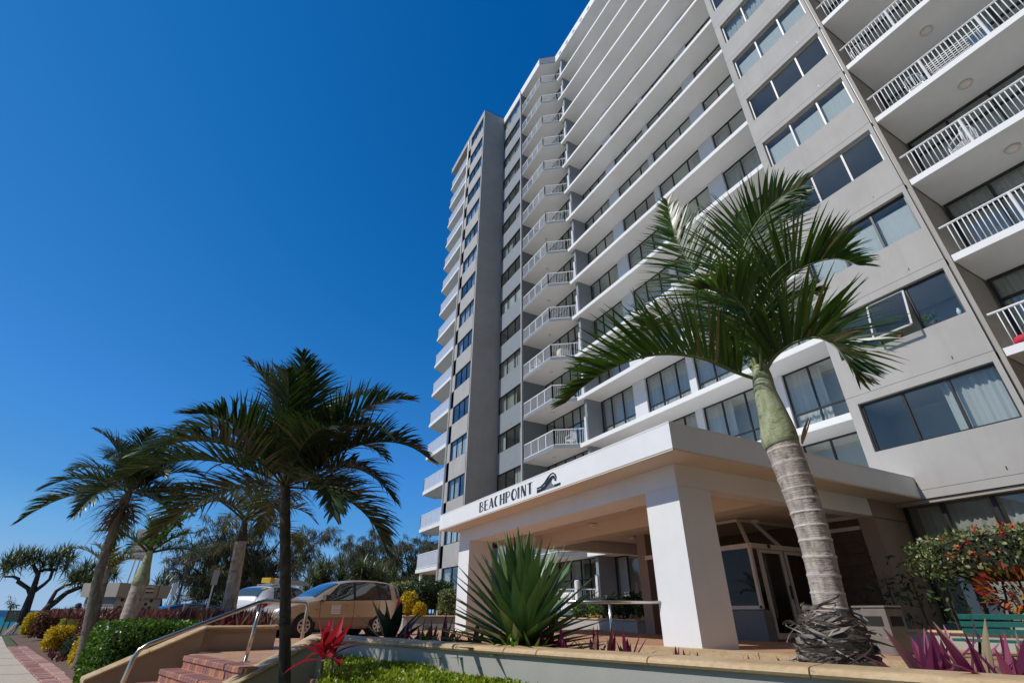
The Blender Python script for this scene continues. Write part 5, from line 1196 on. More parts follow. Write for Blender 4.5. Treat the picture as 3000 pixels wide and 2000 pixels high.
# --- white hatchback with ladders
white = dict(paint='wcar', mirrormat='wcar', handle='wcar',
    st=[(2.08, 0.30, 0.55, 0.60, 0.50, 0.40), (2.02, 0.22, 0.64, 0.70, 0.70, 0.55), (1.8, 0.2, 0.76, 0.83, 0.82, 0.68), (1.3, 0.19, 0.86, 0.97, 0.845, 0.72), (0.95, 0.19, 0.90, 1.06, 0.85, 0.71), (0.5, 0.19, 0.92, 1.30, 0.85, 0.64), (0.1, 0.19, 0.94, 1.455, 0.85, 0.59), (-0.4, 0.19, 0.96, 1.505, 0.85, 0.58), (-1.0, 0.19, 0.985, 1.49, 0.845, 0.57), (-1.45, 0.2, 1.0, 1.43, 0.83, 0.55), (-1.75, 0.22, 1.0, 1.32, 0.80, 0.53), (-1.98, 0.26, 0.97, 1.08, 0.74, 0.55), (-2.06, 0.3, 0.86, 0.92, 0.68, 0.54), (-2.09, 0.36, 0.70, 0.74, 0.62, 0.5)],
    side=[('front_window', lambda t: 0.62 - 0.56 * t, lambda t: -0.30, 5.12, 6.85), ('rear_window', lambda t: -0.42, lambda t: -1.08 + 0.04 * t, 5.12, 6.85), ('quarter_window', lambda t: -1.12 + 0.02 * t, lambda t: -1.42 + 0.16 * t, 5.12, 6.8)],
    dlo=(lambda t: 0.74 - 0.62 * t, lambda t: -1.46 + 0.2 * t), wheels=(1.28, -1.28), seams=[(0.75, 1.9, 5.0, 0.8), (-0.36, 1.9, 5.0, None), (-1.1, 3.6, 5.0, None)], handles=[(-0.2, 4.5), (-0.95, 4.5)], mirror=0.62, head=(2.03, 1.68, 4.2, 5.3), tail=(-1.70, -2.03, 4.15, 5.25), ws=(0.92, 0.16), rw=(-1.50, -1.93))
WC, cw = car('white hatchback with ladders on its roof rack and a yellow disc on the door', 'car', white)
V, F = [], []
n = 28
cx_, cv_ = -0.35, 3.55; V = [tuple(cw.pt(cx_, cv_, -1) + np.array((0, -0.008, 0)))]
for j in range(n): a = 2 * PI * j / n; V.append(tuple(cw.pt(cx_ + 0.42 * math.cos(a), max(2.2, min(4.95, cv_ + 1.25 * math.sin(a))), -1) + np.array((0, -0.008, 0))))
MB().add(V, [(0, 1 + j, 1 + (j + 1) % n) for j in range(n)]).build('door_decal', M['yellowp'], WC)
b = MB()
for x in (0.1, -0.85): b.bar((x, -0.58, 1.53), (x, 0.58, 1.53), 0.04, 0.03); b.bar((x, -0.56, 1.44), (x, -0.56, 1.53), 0.04); b.bar((x, 0.56, 1.44), (x, 0.56, 1.53), 0.04)
b.build('roof_rack', M['galv'], WC)
b = MB(); b.bar((-2.085, -0.25, 0.66), (-2.085, 0.25, 0.66), 0.012, 0.11, up=(0, 0, 1)); b.build('number_plate', M['plastic'], WC)
WC.location = (2.35, 22.1, -0.17); WC.rotation_euler = (0, 0, math.atan2(0.69, 0.72))
wm = Matrix.Translation(WC.location) @ Matrix.Rotation(WC.rotation_euler.z, 4, 'Z')
LD = thing('ladder', 'aluminium extension ladder with yellow end strapped on the white car roof', 'ladder', (0, 0, 0))
b = MB()
for y in (-0.42, -0.12): b.bar((-1.35, y, 1.60), (0.75, y, 1.60), 0.03, 0.09); b.bar((-1.2, y, 1.67), (0.6, y, 1.67), 0.03, 0.06)
for i in range(8): b.bar((-1.2 + i * 0.26, -0.42, 1.60), (-1.2 + i * 0.26, -0.12, 1.60), 0.035)
b.build('rails', M['galv'], LD)
b = MB(); b.bbox(-1.42, -1.2, -0.46, -0.08, 1.56, 1.72, 0.01); b.build('end_cap', M['yellowp'], LD); b = MB(); b.bbox(-1.19, -0.98, -0.47, -0.07, 1.555, 1.72, 0.01); b.build('strap', M['plastic'], LD)
LD.location = WC.location; LD.rotation_euler = WC.rotation_euler
blue = dict(white); blue['paint'] = 'bcar'; blue['mirrormat'] = 'bcar'; blue['handle'] = 'bcar'
BC, _ = car('dark blue car mostly hidden behind the burgundy plants', 'car', blue)
BC.location = (-0.2, 27.5, -0.72); BC.rotation_euler = (0, 0, 0.5)

# ================================================================== PERSON by the sea
def person_sitting(loc, rz):
    me = bpy.data.meshes.new('person')
    P = [((0, 0, 0.45), 0.15), ((0, 0.02, 0.62), 0.14), ((0, 0.05, 0.82), 0.16), ((0, 0.06, 0.97), 0.14), ((0, 0.09, 1.06), 0.055), ((0, 0.11, 1.14), 0.075), ((0, 0.12, 1.24), 0.085),
         ((0.19, 0.05, 0.95), 0.06), ((0.25, 0.14, 0.70), 0.048), ((0.16, 0.36, 0.60), 0.036), ((-0.19, 0.05, 0.95), 0.06), ((-0.25, 0.14, 0.70), 0.048), ((-0.16, 0.36, 0.60), 0.036),
         ((0.11, 0.05, 0.46), 0.09), ((0.14, 0.46, 0.50), 0.07), ((0.15, 0.50, 0.10), 0.045), ((0.15, 0.62, 0.04), 0.04), ((-0.11, 0.05, 0.46), 0.09), ((-0.14, 0.46, 0.50), 0.07), ((-0.15, 0.50, 0.10), 0.045), ((-0.15, 0.62, 0.04), 0.04)]
    E = [(0, 1), (1, 2), (2, 3), (3, 4), (4, 5), (5, 6), (3, 7), (7, 8), (8, 9), (3, 10), (10, 11), (11, 12), (0, 13), (13, 14), (14, 15), (15, 16), (0, 17), (17, 18), (18, 19), (19, 20)]
    me.from_pydata([p for p, r in P], E, []); o = bpy.data.objects.new('body', me); COL.objects.link(o)
    md = o.modifiers.new('skin', 'SKIN'); sd = me.skin_vertices[0].data
    for i, (p, r) in enumerate(P): sd[i].radius = (r, r)
    sd[0].use_root = True; o.modifiers.new('sub', 'SUBSURF').levels = 1
    dg = bpy.context.evaluated_depsgraph_get(); m2 = bpy.data.meshes.new_from_object(o.evaluated_get(dg)); bpy.data.objects.remove(o)
    m2.materials.clear(); m2.materials.append(M['skin']); m2.materials.append(M['shirt']); m2.materials.append(M['hat'])
    for f in m2.polygons: f.use_smooth = True; z = f.center.z; f.material_index = 1 if 0.5 < z < 1.02 and f.center.y < 0.26 else (2 if z < 0.55 and f.center.y < 0.5 else 0)
    T = thing('person', 'person in an olive top and dark cap sitting beside the kiosk', 'person', (0, 0, 0)); link('body', m2, T)
    MB().lathe([(0.13, 1.20), (0.10, 1.24), (0.095, 1.31), (0.03, 1.35)], (0, 0.12, 0), 12).build('cap', M['hat'], T, True)
    T.location = loc; T.rotation_euler = (0, 0, rz); return T
pp_ = at(238, 1765, 24.5); person_sitting((pp_.x, pp_.y, -0.62), 0.6)
b = MB(); q = Vector((pp_.x, pp_.y, 0)); b.bbox(q.x - 0.3, q.x + 0.3, q.y - 0.3, q.y + 0.25, -0.72, -0.22, 0.03); tag(b.build('concrete_seat', M['garden_wall']), 'plain concrete block seat under the sitting person', 'seat')
# ================================================================== PALMS
def frond(par, pts, L, n, mat, rmat, W=0.04, vee=25, droop=0.5, up=Vector((0, 0, 1)), r0=0.02, name='frond', start=0.12, fwd=(20, 62), dead=0.0, seg=5, one_side=0, jit=0.12):
    """pts: rachis control points; leaflets on both sides, folded, drooping at the tips"""
    P = np.array([tuple(p) for p in pts], float); m = 20
    C = [Vector(catm(P, t)) for t in np.linspace(0, len(P) - 1, m + 1)]
    rb = MB(); rb.tube(C, [r0 * (1 - 0.86 * i / m) for i in range(m + 1)], 6); fr = rb.build(name, M[rmat], par, True)
    V = []; F = []
    for i in range(n):
        u = start + (1 - start) * (i + random.random() * 0.6) / n; u = min(u, 0.995); t = u * m; k = min(int(t), m - 1); p = C[k].lerp(C[k + 1], t - k); T = (C[min(k + 1, m)] - C[max(k - 1, 0)]).normalized()
        s = T.cross(up)
        if s.length < 0.05: s = T.cross(Vector((1, 0, 0)))
        s.normalize(); uu = s.cross(T).normalized()
        pr = (0.50 + 0.5 * math.sin(PI * min(1, u * 1.25))) * (1.0 if u < 0.75 else 1.0 - (u - 0.75) * 2.2)
        for sd in (1, -1):
            if one_side and sd != one_side and random.random() < 0.75: continue
            if random.random() < 0.03: continue
            fa = math.radians(fwd[0] + (fwd[1] - fwd[0]) * u + random.gauss(0, 6)); vv = math.radians(vee + random.gauss(0, 9))
            d = (s * sd * math.cos(vv) + uu * math.sin(vv)) * math.cos(fa) + T * math.sin(fa); d.normalize()
            ln = L * pr * random.uniform(0.85, 1.08); w_ = (T - d * T.dot(d)).normalized(); q = p.copy(); o = len(V); prof = [0.55, 1.0, 0.95, 0.75, 0.45, 0.06]
            dr = droop * random.uniform(0.6, 1.5); dd = d.copy()
            for j in range(seg + 1):
                hw = W * prof[j] * 0.5; V += [tuple(q - w_ * hw), tuple(q + w_ * hw)]
                q = q + dd * (ln / seg); dd = (dd + Vector((0, 0, -1)) * dr * (j + 1) / seg / seg * 1.6).normalized()
                w_ = (w_ - dd * w_.dot(dd)).normalized()
            for j in range(seg): a = o + 2 * j; F.append((a, a + 1, a + 3, a + 2))
    link('leaflets', np_mesh('leaflets', V, F, M[mat]), fr); return fr
def arc_pts(base, az, el, L, droop, n=7, curl=0.0):
    p = Vector(base); d = Vector((math.cos(az) * math.cos(el), math.sin(az) * math.cos(el), math.sin(el))); out = [p.copy()]
    for i in range(n): p = p + d * (L / n); out.append(p.copy()); d = (d + Vector((0, 0, -1)) * droop / n * (0.4 + 1.2 * i / n) + Vector((-math.sin(az), math.cos(az), 0)) * curl / n).normalized()
    return out
def trunk(par, pts, rad, mat, ring=0.0, n=14, name='trunk', step=0.025, rw=0.006, rmat=None):
    P = np.array([tuple(p) + (r,) for p, r in zip(pts, rad)], float); tot = sum(np.linalg.norm(P[i + 1, :3] - P[i, :3]) for i in range(len(P) - 1)); m = max(8, int(tot / step)); C = []; R = []
    s = 0; nxt = 0
    for i in range(m + 1):
        q = catm(P, (len(P) - 1) * i / m); z = tot * i / m; r = q[3]
        if ring:
            f = (z % ring) / ring; r = r + rw * (1.0 if f < 0.15 else -0.25 + 0.5 * f) + random.gauss(0, rw * 0.12)
        C.append(Vector(q[:3])); R.append(r)
    b = MB(); b.tube(C, R, n)
    if ring and rmat:
        for i in range(m):
            if ((tot * (i + 0.5) / m) % ring) / ring < 0.13:
                for j in range(n): b.m[i * n + j] = 1
    return b.build(name, [M[mat], M[rmat]] if rmat else M[mat], par, True)
def wpx(px, py, w, D): return (at(px + w / 2, py, D) - at(px - w / 2, py, D)).length / 2

# --- big ringed palm in front of the entrance
PA = thing('palm_tree', 'large ringed palm with green crownshaft leaning in front of the lobby entrance', 'palm', (5.1, 3.1, -0.05))
D = 6.0
tp_ = [(2484, 1975, 200), (2472, 1915, 180), (2448, 1840, 130), (2425, 1740, 108), (2393, 1600, 106), (2360, 1490, 108), (2328, 1400, 112), (2291, 1302, 112)]
trunk(PA, [at(x, y, D) for x, y, w_ in tp_], [wpx(x, y, w_, D) * 0.93 for x, y, w_ in tp_], 'trunk_pale', 0.112, 24, step=0.0075, rw=0.0065, rmat='trunk_ridge')
sp = [(2291, 1304, 118), (2285, 1290, 122), (2277, 1255, 112), (2258, 1195, 88), (2242, 1150, 74), (2232, 1100, 62), (2226, 1072, 44)]
trunk(PA, [at(x, y, D) for x, y, w_ in sp], [wpx(x, y, w_, D) * 0.93 for x, y, w_ in sp], 'shaft', 0, 20, 'crownshaft')
b = MB(); V = []; F = []
strap(V, F, at(2352, 1300, D - 0.12), Vector((0.25, -0.3, 0.6)), 0.34, 0.11, 5, -0.5, fold=0.3); strap(V, F, at(2352, 1300, D - 0.1), Vector((0.05, -0.4, 0.9)), 0.30, 0.07, 5, 0.4, fold=0.3)
b.add(V, F); b.build('dead_sheath', M['deadleaf'], PA)
def pxf(lst): return [at(x, y, d) for x, y, d in lst]
FR = [
 (pxf([(2222, 1112, 6.0), (2150, 1088, 5.85), (2050, 1048, 5.7), (1930, 1038, 5.6), (1820, 1066, 5.5), (1730, 1115, 5.45), (1655, 1180, 5.4)]), dict(L=0.92, n=86, vee=52, droop=0.22, r0=0.024)),
 (pxf([(2225, 1100, 6.05), (2185, 960, 6.1), (2165, 830, 6.2), (2178, 730, 6.3), (2220, 650, 6.35), (2280, 585, 6.3), (2345, 548, 6.2)]), dict(L=1.05, n=96, vee=14, droop=0.5, r0=0.032, up=Vector((-0.8, -0.55, -0.1)))),
 (pxf([(2222, 1105, 6.1), (2165, 985, 6.4), (2078, 862, 6.6), (2015, 765, 6.7), (1972, 670, 6.75), (1955, 590, 6.8)]), dict(L=1.0, n=84, vee=12, droop=0.45, r0=0.024, up=Vector((-0.8, -0.55, -0.1)))),
 (pxf([(2232, 1100, 6.0), (2240, 985, 6.0), (2265, 880, 6.0), (2315, 808, 5.95), (2385, 770, 5.9), (2450, 758, 5.85), (2512, 775, 5.8)]), dict(L=0.92, n=80, vee=50, droop=0.25, r0=0.026)),
 (pxf([(2235, 1105, 5.95), (2265, 1050, 5.85), (2318, 1008, 5.75), (2385, 988, 5.7), (2440, 1008, 5.6), (2480, 1058, 5.55), (2512, 1105, 5.5)]), dict(L=0.9, n=76, vee=48, droop=0.35, r0=0.024)),
 (pxf([(2225, 1105, 6.15), (2130, 1010, 6.7), (2010, 960, 7.1), (1900, 965, 7.4), (1800, 1030, 7.6)]), dict(L=0.9, n=76, vee=30, droop=0.5, r0=0.022)),
 (pxf([(2235, 1100, 6.15), (2260, 1000, 6.6), (2290, 920, 7.0), (2330, 870, 7.35), (2390, 860, 7.6)]), dict(L=0.9, n=76, vee=25, droop=0.5, r0=0.022)),
 (pxf([(2226, 1095, 6.05), (2205, 930, 6.25), (2190, 800, 6.5), (2185, 690, 6.8), (2200, 610, 7.1)]), dict(L=0.95, n=60, vee=15, droop=0.5, r0=0.022)),
 (pxf([(2229, 1100, 5.95), (2225, 1000, 5.7), (2180, 900, 5.5), (2120, 850, 5.3), (2050, 845, 5.1)]), dict(L=0.8, n=64, vee=40, droop=0.45, r0=0.022)),
]
for p, kw in FR: frond(PA, p, mat='palm', rmat='rachis', W=0.038, **kw)
# fibrous skirt of dead sheaths round the foot
V = []; F = []
for i in range(460):
    a = random.uniform(0, 2 * PI); z = random.uniform(-0.1, 0.36) if i % 5 else random.uniform(0.3, 0.6); base = at(2474 - 22 * (z + 0.1), 1950, D); r = (0.335 - 0.30 * max(0, z) ** 1.2) * random.uniform(0.82, 1.04)
    p = Vector((base.x + r * math.cos(a), base.y + r * math.sin(a), z)); sg = random.choice((1, -1)); t = Vector((-math.sin(a), math.cos(a), 0)) * sg; o = Vector((math.cos(a), math.sin(a), 0)); n_ = 6; ln = random.uniform(0.15, 0.55); wd = random.uniform(0.008, 0.05); zz = z; dz = random.uniform(-0.5, 0.5); o0 = len(V); aa = a; rr = r; lift = random.uniform(-0.01, 0.05) if random.random() < 0.75 else random.uniform(0.05, 0.25)
    for k in range(n_ + 1):
        u = k / n_; hw = wd * 0.5 * [0.6, 1, 1, 0.9, 0.7, 0.45, 0.1][k]; rr2 = rr + lift * u + 0.02 * math.sin(u * 5 + i); cz = zz - 0.12 * u * u * (lift > 0.05)
        q = Vector((base.x + rr2 * math.cos(aa), base.y + rr2 * math.sin(aa), cz)); tw = random.uniform(-0.5, 0.5); up_ = Vector((0, 0, 1)) * math.cos(tw) + Vector((math.cos(aa), math.sin(aa), 0)) * math.sin(tw)
        V += [tuple(q - up_ * hw), tuple(q + up_ * hw + Vector((math.cos(aa), math.sin(aa), 0)) * 0.006)]; aa += sg * ln / n_ / max(0.12, rr); zz += dz * ln / n_
    for k in range(n_): F.append((o0 + 2 * k, o0 + 2 * k + 1, o0 + 2 * k + 3, o0 + 2 * k + 2))
MB().add(V, F).build('dead_fibre', M['fibre'], PA, kind='stuff')

def palm(label, base, top, r0, r1, tm, nf, L, leafL, mat, z0=0.4, shaft=None, ring=0.09, seed=1, n=44, W=0.028, elev=(75, -10), mid=None, dr=(0.9, 1.6), skirt=0, rm='rachis_dk', azs=None, cat='palm'):
    random.seed(seed); T = thing('palm_tree', label, cat, tuple(base)); base = Vector(base); top = Vector(top); md = base.lerp(top, 0.5) + Vector(mid or (0, 0, 0))
    if shaft:
        sb_ = base.lerp(top, 1 - shaft[0]); trunk(T, [base - Vector((0, 0, 0.3)), base, base.lerp(sb_, 0.5) + Vector(mid or (0, 0, 0)), sb_], [r0 * 1.25, r0, (r0 + r1) / 2, r1], tm, ring, 14, step=0.02)
        trunk(T, [sb_, sb_.lerp(top, 0.12), sb_.lerp(top, 0.5), top + (top - sb_) * 0.12], [r1 * 1.05, r1 * 1.15, r1 * 0.75, r1 * 0.35], 'shaft' if shaft[1] else 'trunk_dark', 0, 12, 'crownshaft')
    else: trunk(T, [base - Vector((0, 0, 0.3)), base, md, top, top + Vector((0, 0, r1 * 2))], [r0 * 1.1, r0, (r0 + r1) / 2, r1, r1 * 0.5], tm, ring, 14, step=0.02, rw=r0 * 0.06)
    for i in range(nf):
        az = azs[i] if azs else i * 2.39996 + random.uniform(-0.25, 0.25); f = (i + 0.5) / nf; el = math.radians(elev[0] + (elev[1] - elev[0]) * f + random.uniform(-8, 8)); b0 = top + Vector((math.cos(az), math.sin(az), 0)) * r1 * 0.4 + Vector((0, 0, random.uniform(-0.02, 0.05)))
        frond(T, arc_pts(b0, az, el, L * random.uniform(0.85, 1.1), random.uniform(*dr), curl=random.uniform(-0.3, 0.3)), leafL, n, mat, rm, W=W, vee=random.uniform(15, 35), droop=random.uniform(0.5, 1.0), r0=max(0.008, r1 * 0.22), seg=5)
    if skirt:
        V = []; F = []
        for i in range(skirt):
            a = random.uniform(0, 2 * PI); p = top + Vector((math.cos(a) * r1, math.sin(a) * r1, random.uniform(-0.5, -0.1))); strap(V, F, p, Vector((math.cos(a) * 0.6 + random.uniform(-0.5, 0.1), math.sin(a) * 0.6, random.uniform(-1.2, 0.1))), random.uniform(0.3, 0.8), random.uniform(0.01, 0.035), 5, 1.2)
        MB().add(V, F).build('dead_fronds', M['deadleaf'], T, kind='stuff')
    return T
# dark kentia in front of the stairs: fronds all round
pb0 = at(866, 2000, 6.7); pb0.z = -0.72; pb1 = at(836, 1425, 6.7)
palm('dark slim-trunked palm with a full crown standing beside the stair coping', pb0, pb1, 0.062, 0.055, 'trunk_dark', 24, 1.80, 0.66, 'palm_dark', ring=0.055, seed=11, n=92, W=0.027, elev=(84, 4), mid=(0.035, 0.0, -0.12), dr=(1.25, 2.2))
pc0 = at(672, 1792, 13); pc0.z = 0.2; pc1 = at(718, 1520, 13)
palm('pale ringed palm with a thin ragged yellow-green crown in the burgundy bed', pc0, pc1, 0.15, 0.115, 'trunk_pale', 9, 1.7, 0.55, 'palm_gold', shaft=(0.22, False), ring=0.12, seed=5, n=36, W=0.03, elev=(70, 5), dr=(1.2, 1.9))
pd0 = at(247, 1895, 12.9); pd1 = at(378, 1440, 12.9)
palm('leaning grey palm with drooping dark crown and dead skirt at the hedge corner', pd0, pd1, 0.092, 0.066, 'trunk_grey', 20, 1.6, 0.6, 'palm_dark', ring=0.07, seed=23, n=76, W=0.027, elev=(78, -12), mid=(-0.10, 0, 0.0), dr=(1.2, 2.0), skirt=120)
pe0 = at(392, 1772, 17); pe0.z = 0.1; pe1 = at(440, 1615, 17)
palm('short palm with a swollen green crownshaft in front of the kiosk', pe0, pe1, 0.21, 0.17, 'trunk_pale', 9, 1.25, 0.42, 'palm', shaft=(0.45, True), ring=0.10, seed=31, n=34, W=0.03, elev=(72, 15), dr=(1.0, 1.7))
pf0 = at(300, 1775, 19.5); pf0.z = -0.5; pf1 = at(316, 1672, 19.5)
palm('small golden palm behind the leaning grey trunk', pf0, pf1, 0.09, 0.07, 'trunk_grey', 7, 1.25, 0.4, 'palm_gold', ring=0.1, seed=41, n=32, W=0.03, elev=(70, 25), dr=(1.0, 1.5))
random.seed(77)

# ================================================================== HEDGES AND SHRUBS
def inside(x, y, P):
    c = False; n = len(P)
    for i in range(n):
        x1, y1 = P[i]; x2, y2 = P[(i + 1) % n]
        if (y1 > y) != (y2 > y) and x < (x2 - x1) * (y - y1) / (y2 - y1) + x1: c = not c
    return c

def hedge(name, label, c, size, z0, z1, rot, n, L, W, mat, core='core_green', cat='hedge', rough=0.05, pw=5.0, group=None, dome=False):
    """clipped bush: leaves scattered over a rounded box with a twiggy dark inside"""
    T = thing(name, label, cat, (c[0], c[1], z0), group)
    a, b_, h = size[0] / 2, size[1] / 2, (z1 - z0)
    d = rnd_dirs(n * 2); d = d[d[:, 2] > -0.55][:n]; k = len(d)
    if dome: s = 1.0 / np.linalg.norm(d, axis=1); q = d * s[:, None]
    else:
        s = (np.abs(d[:, 0]) ** pw + np.abs(d[:, 1]) ** pw + np.abs(d[:, 2]) ** pw) ** (-1 / pw); q = d * s[:, None]
    lump = 1 + rough * 2.0 * (np.sin(q[:, 0] * 7 + q[:, 2] * 5) * np.sin(q[:, 1] * 6 + 1.3))[:, None]
    q = q * (1 - rng.random((k, 1)) ** 2 * 0.16) * lump
    P = q * [a, b_, h / 2] + [0, 0, h / 2]; nrm = d / np.array([a, b_, h / 2]); nrm /= np.linalg.norm(nrm, axis=1, keepdims=True)
    P += rng.normal(size=(k, 3)) * rough * 0.25
    cr, sr = math.cos(rot), math.sin(rot); Rz = np.array([[cr, -sr, 0], [sr, cr, 0], [0, 0, 1]]); P = P @ Rz.T + [c[0], c[1], z0]; nrm = nrm @ Rz.T
    dirs = nrm * 0.45 + rng.normal(size=(k, 3)) * 0.75 + [0, 0, 0.25]; V, F = leaf_cards(P, dirs, nrm + rng.normal(size=(k, 3)) * 0.6, L * (0.7 + 0.6 * rng.random(k)), W * (0.7 + 0.6 * rng.random(k)))
    link('foliage', np_mesh('foliage', V, F, M[mat]), T)
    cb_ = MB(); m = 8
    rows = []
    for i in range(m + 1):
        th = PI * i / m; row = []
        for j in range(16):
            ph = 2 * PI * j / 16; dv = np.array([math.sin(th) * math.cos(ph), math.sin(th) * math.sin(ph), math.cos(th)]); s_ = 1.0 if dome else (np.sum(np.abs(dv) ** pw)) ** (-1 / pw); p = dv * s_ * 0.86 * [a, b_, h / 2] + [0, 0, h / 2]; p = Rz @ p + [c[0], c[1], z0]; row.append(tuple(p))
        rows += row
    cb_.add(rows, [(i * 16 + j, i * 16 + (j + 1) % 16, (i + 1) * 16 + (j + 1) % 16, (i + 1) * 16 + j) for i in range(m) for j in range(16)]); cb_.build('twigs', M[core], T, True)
    return T
# lime hedge right in front of the lens
s0, s1 = on_wall(985), on_wall(1760)
WP = lambda s, d: C0 + WU * s + WN * d
HP = [WP(s0, 0.07), WP(s1, 0.07), WP(s1 + 0.35, 2.0), WP(3.5, 1.9)]
LHT = thing('lime_hedge', 'low lime green clipped hedge against the front planter wall', 'hedge', (HP[0].x, HP[0].y, -0.72))
P = []; Nn = []
def hz(x, y): return 0.05 + 0.025 * math.sin(x * 5.1 + y * 3.3) * math.sin(y * 4.2 - x) - 0.02 * ((Vector((x, y)) - C0).dot(WU) - 2)
hp2 = [(p.x, p.y) for p in HP]; bx0 = min(p[0] for p in hp2); bx1 = max(p[0] for p in hp2); by0 = min(p[1] for p in hp2); by1 = max(p[1] for p in hp2)
while len(P) < 19000:
    x = random.uniform(bx0, bx1); y = random.uniform(by0, by1)
    if inside(x, y, hp2): P.append((x, y, hz(x, y) - abs(random.gauss(0, 0.025)))); Nn.append((0, 0, 1))
for a, c in ((HP[3], HP[0]), (HP[2], HP[3]), (HP[1], HP[2]), (HP[0], HP[1])):
    d = c - a; nn = Vector((d.y, -d.x)).normalized()
    for i in range(int(d.length * 1900)): q = a.lerp(c, random.random()); P.append((q.x + nn.x * random.gauss(0, 0.02), q.y + nn.y * random.gauss(0, 0.02), random.uniform(-0.6, hz(q.x, q.y)))); Nn.append((nn.x, nn.y, 0.2))
P = np.array(P); Nn = np.array(Nn, float); k = len(P); V, F = leaf_cards(P, Nn * 0.55 + rng.normal(size=(k, 3)) * 0.75, Nn + rng.normal(size=(k, 3)) * 0.6, 0.042 * (0.6 + 0.7 * rng.random(k)), 0.024 * (0.7 + 0.6 * rng.random(k))); link('foliage', np_mesh('foliage', V, F, M['hedge_lime']), LHT)
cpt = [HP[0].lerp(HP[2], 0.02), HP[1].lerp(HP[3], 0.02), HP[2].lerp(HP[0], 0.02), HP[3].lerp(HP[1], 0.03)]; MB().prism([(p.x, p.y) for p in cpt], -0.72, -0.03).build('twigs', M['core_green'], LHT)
def H(name, label, px, pyb, D, w, dpt, z0, zt, mat, n, L=0.05, W=0.03, core='core_green', rot=0.3, **k):
    p = at(px, pyb, D); return hedge(name, label, (p.x, p.y), (w, dpt), z0, zt, rot, n, L, W, mat, core, **k)
hedge('box_hedge', 'bright green square clipped hedge beside the stair flank wall', (-0.80, 11.05), (1.36, 1.5), -0.62, 0.335, 0.27, 15000, 0.055, 0.034, 'hedge_green', pw=10, rough=0.02)
def H2(name, label, px, pyb, pw_, pyt, dep, mat, n, L, W, core='core_green', zb_=-0.62, rot=0.25, **k):
    p = onz(px, pyb, zb_); D_ = math.hypot(p.x, p.y); w_ = (at(px + pw_ / 2, pyb, D_) - at(px - pw_ / 2, pyb, D_)).length; v_ = Vector((p.x, p.y)).normalized(); zt_ = at(px + (pyb - pyt) * 0.3, pyt, D_).z
    return hedge(name, label, (p.x + v_.x * dep / 2, p.y + v_.y * dep / 2), (w_, dep), zb_, zt_, rot, n, L, W, mat, core, **k)
H2('golden_hedge', 'nearest golden yellow hedge block beside the green box hedge', 247, 1965, 96, 1866, 0.6, 'hedge_yellow', 4400, 0.06, 0.038, 'core_gold', zb_=-0.47, rough=0.06)
H2('golden_hedge', 'middle golden yellow hedge block above the maroon edging plants', 160, 1912, 86, 1840, 1.0, 'hedge_yellow', 3800, 0.075, 0.045, 'core_gold', rough=0.06)
H2('golden_hedge', 'farthest golden yellow hedge block at the corner of the path', 82, 1866, 56, 1796, 1.0, 'hedge_yellow', 3200, 0.10, 0.06, 'core_gold', rough=0.05)
H2('lime_hedge', 'lime green hedge block between two copper hedge blocks', 184, 1893, 64, 1806, 0.9, 'hedge_lime', 3400, 0.075, 0.045)
H2('box_hedge', 'small mid green hedge block behind the farthest golden block', 106, 1866, 30, 1799, 1.2, 'hedge_green', 1800, 0.10, 0.055)
H2('copper_hedge', 'long copper leaved hedge behind the lime block', 158, 1878, 150, 1789, 1.0, 'hedge_rust', 6000, 0.09, 0.05, rot=-0.2)
H2('copper_hedge', 'copper leaved hedge block around the leaning palm foot', 238, 1915, 72, 1808, 0.9, 'hedge_rust', 4200, 0.065, 0.04)
H2('juniper_shrub', 'blue green needle shrub between the golden blocks', 203, 1938, 58, 1872, 0.6, 'juniper', 3000, 0.09, 0.012, cat='shrub', rough=0.1, pw=3)
H2('juniper_shrub', 'blue green needle shrub at the foot of the leaning palm', 262, 1915, 40, 1852, 0.4, 'juniper', 2200, 0.09, 0.012, cat='shrub', rough=0.1, pw=3)
def rosettes(name, label, cat, pts, mat, L=(0.2, 0.35), W=0.035, k=13, el=(35, 88), stuff=True):
    V = []; F = []
    for p in pts:
        for i in range(k):
            a = random.uniform(0, 2 * PI); e = math.radians(random.uniform(*el)); strap(V, F, Vector(p), Vector((math.cos(a) * math.cos(e), math.sin(a) * math.cos(e), math.sin(e))), random.uniform(*L), W * random.uniform(0.7, 1.2), 3, random.uniform(-0.1, 0.7), widths=[0.7, 1.0, 0.7, 0.04], fold=0.25)
    o = link(name, np_mesh(name, V, F, M[mat])); return tag(o, label, cat, kind='stuff' if stuff else None)
# burgundy mass planting in the raised planter
poly = [(p.x, p.y) for p in pts] + [(-2.4, 22)] if False else [(-1.05, 15.0), (-0.02, 10.45), (1.0, 10.65), (1.1, 12.5), (0.35, 15.8), (-1.9, 21.0), (-3.0, 22), (-1.75, 18.4)]
bed = []
while len(bed) < 620:
    x = random.uniform(-3.1, 1.15); y = random.uniform(10.4, 22)
    if inside(x, y, poly): bed.append((x, y, 0.2))
for i in range(160): t_ = random.random(); bed.append((-1.9 - 2.6 * t_ + random.uniform(-0.5, 0.7), 18.8 + 6 * t_, 0.26))
rosettes('burgundy_plants', 'dense burgundy strap-leaved planting filling the raised bed', 'ground cover', bed, 'redbed', (0.20, 0.40), 0.035, 11)
mp = [at(random.uniform(75, 165), random.uniform(1868, 1925), 17) for _ in range(70)]
mp = [(Vector((-4.05, 20.0)).lerp(Vector((-1.35, 11.6)), random.random())) for _ in range(120)]
rosettes('maroon_edging', 'dark maroon low plants edging the bed along the path', 'ground cover', [(p.x + random.uniform(0.35, 0.9), p.y + random.uniform(-0.2, 0.2), -0.62) for p in mp if p.y > 13.6 or p.y < 11.9], 'redbed', (0.12, 0.26), 0.03, 9)
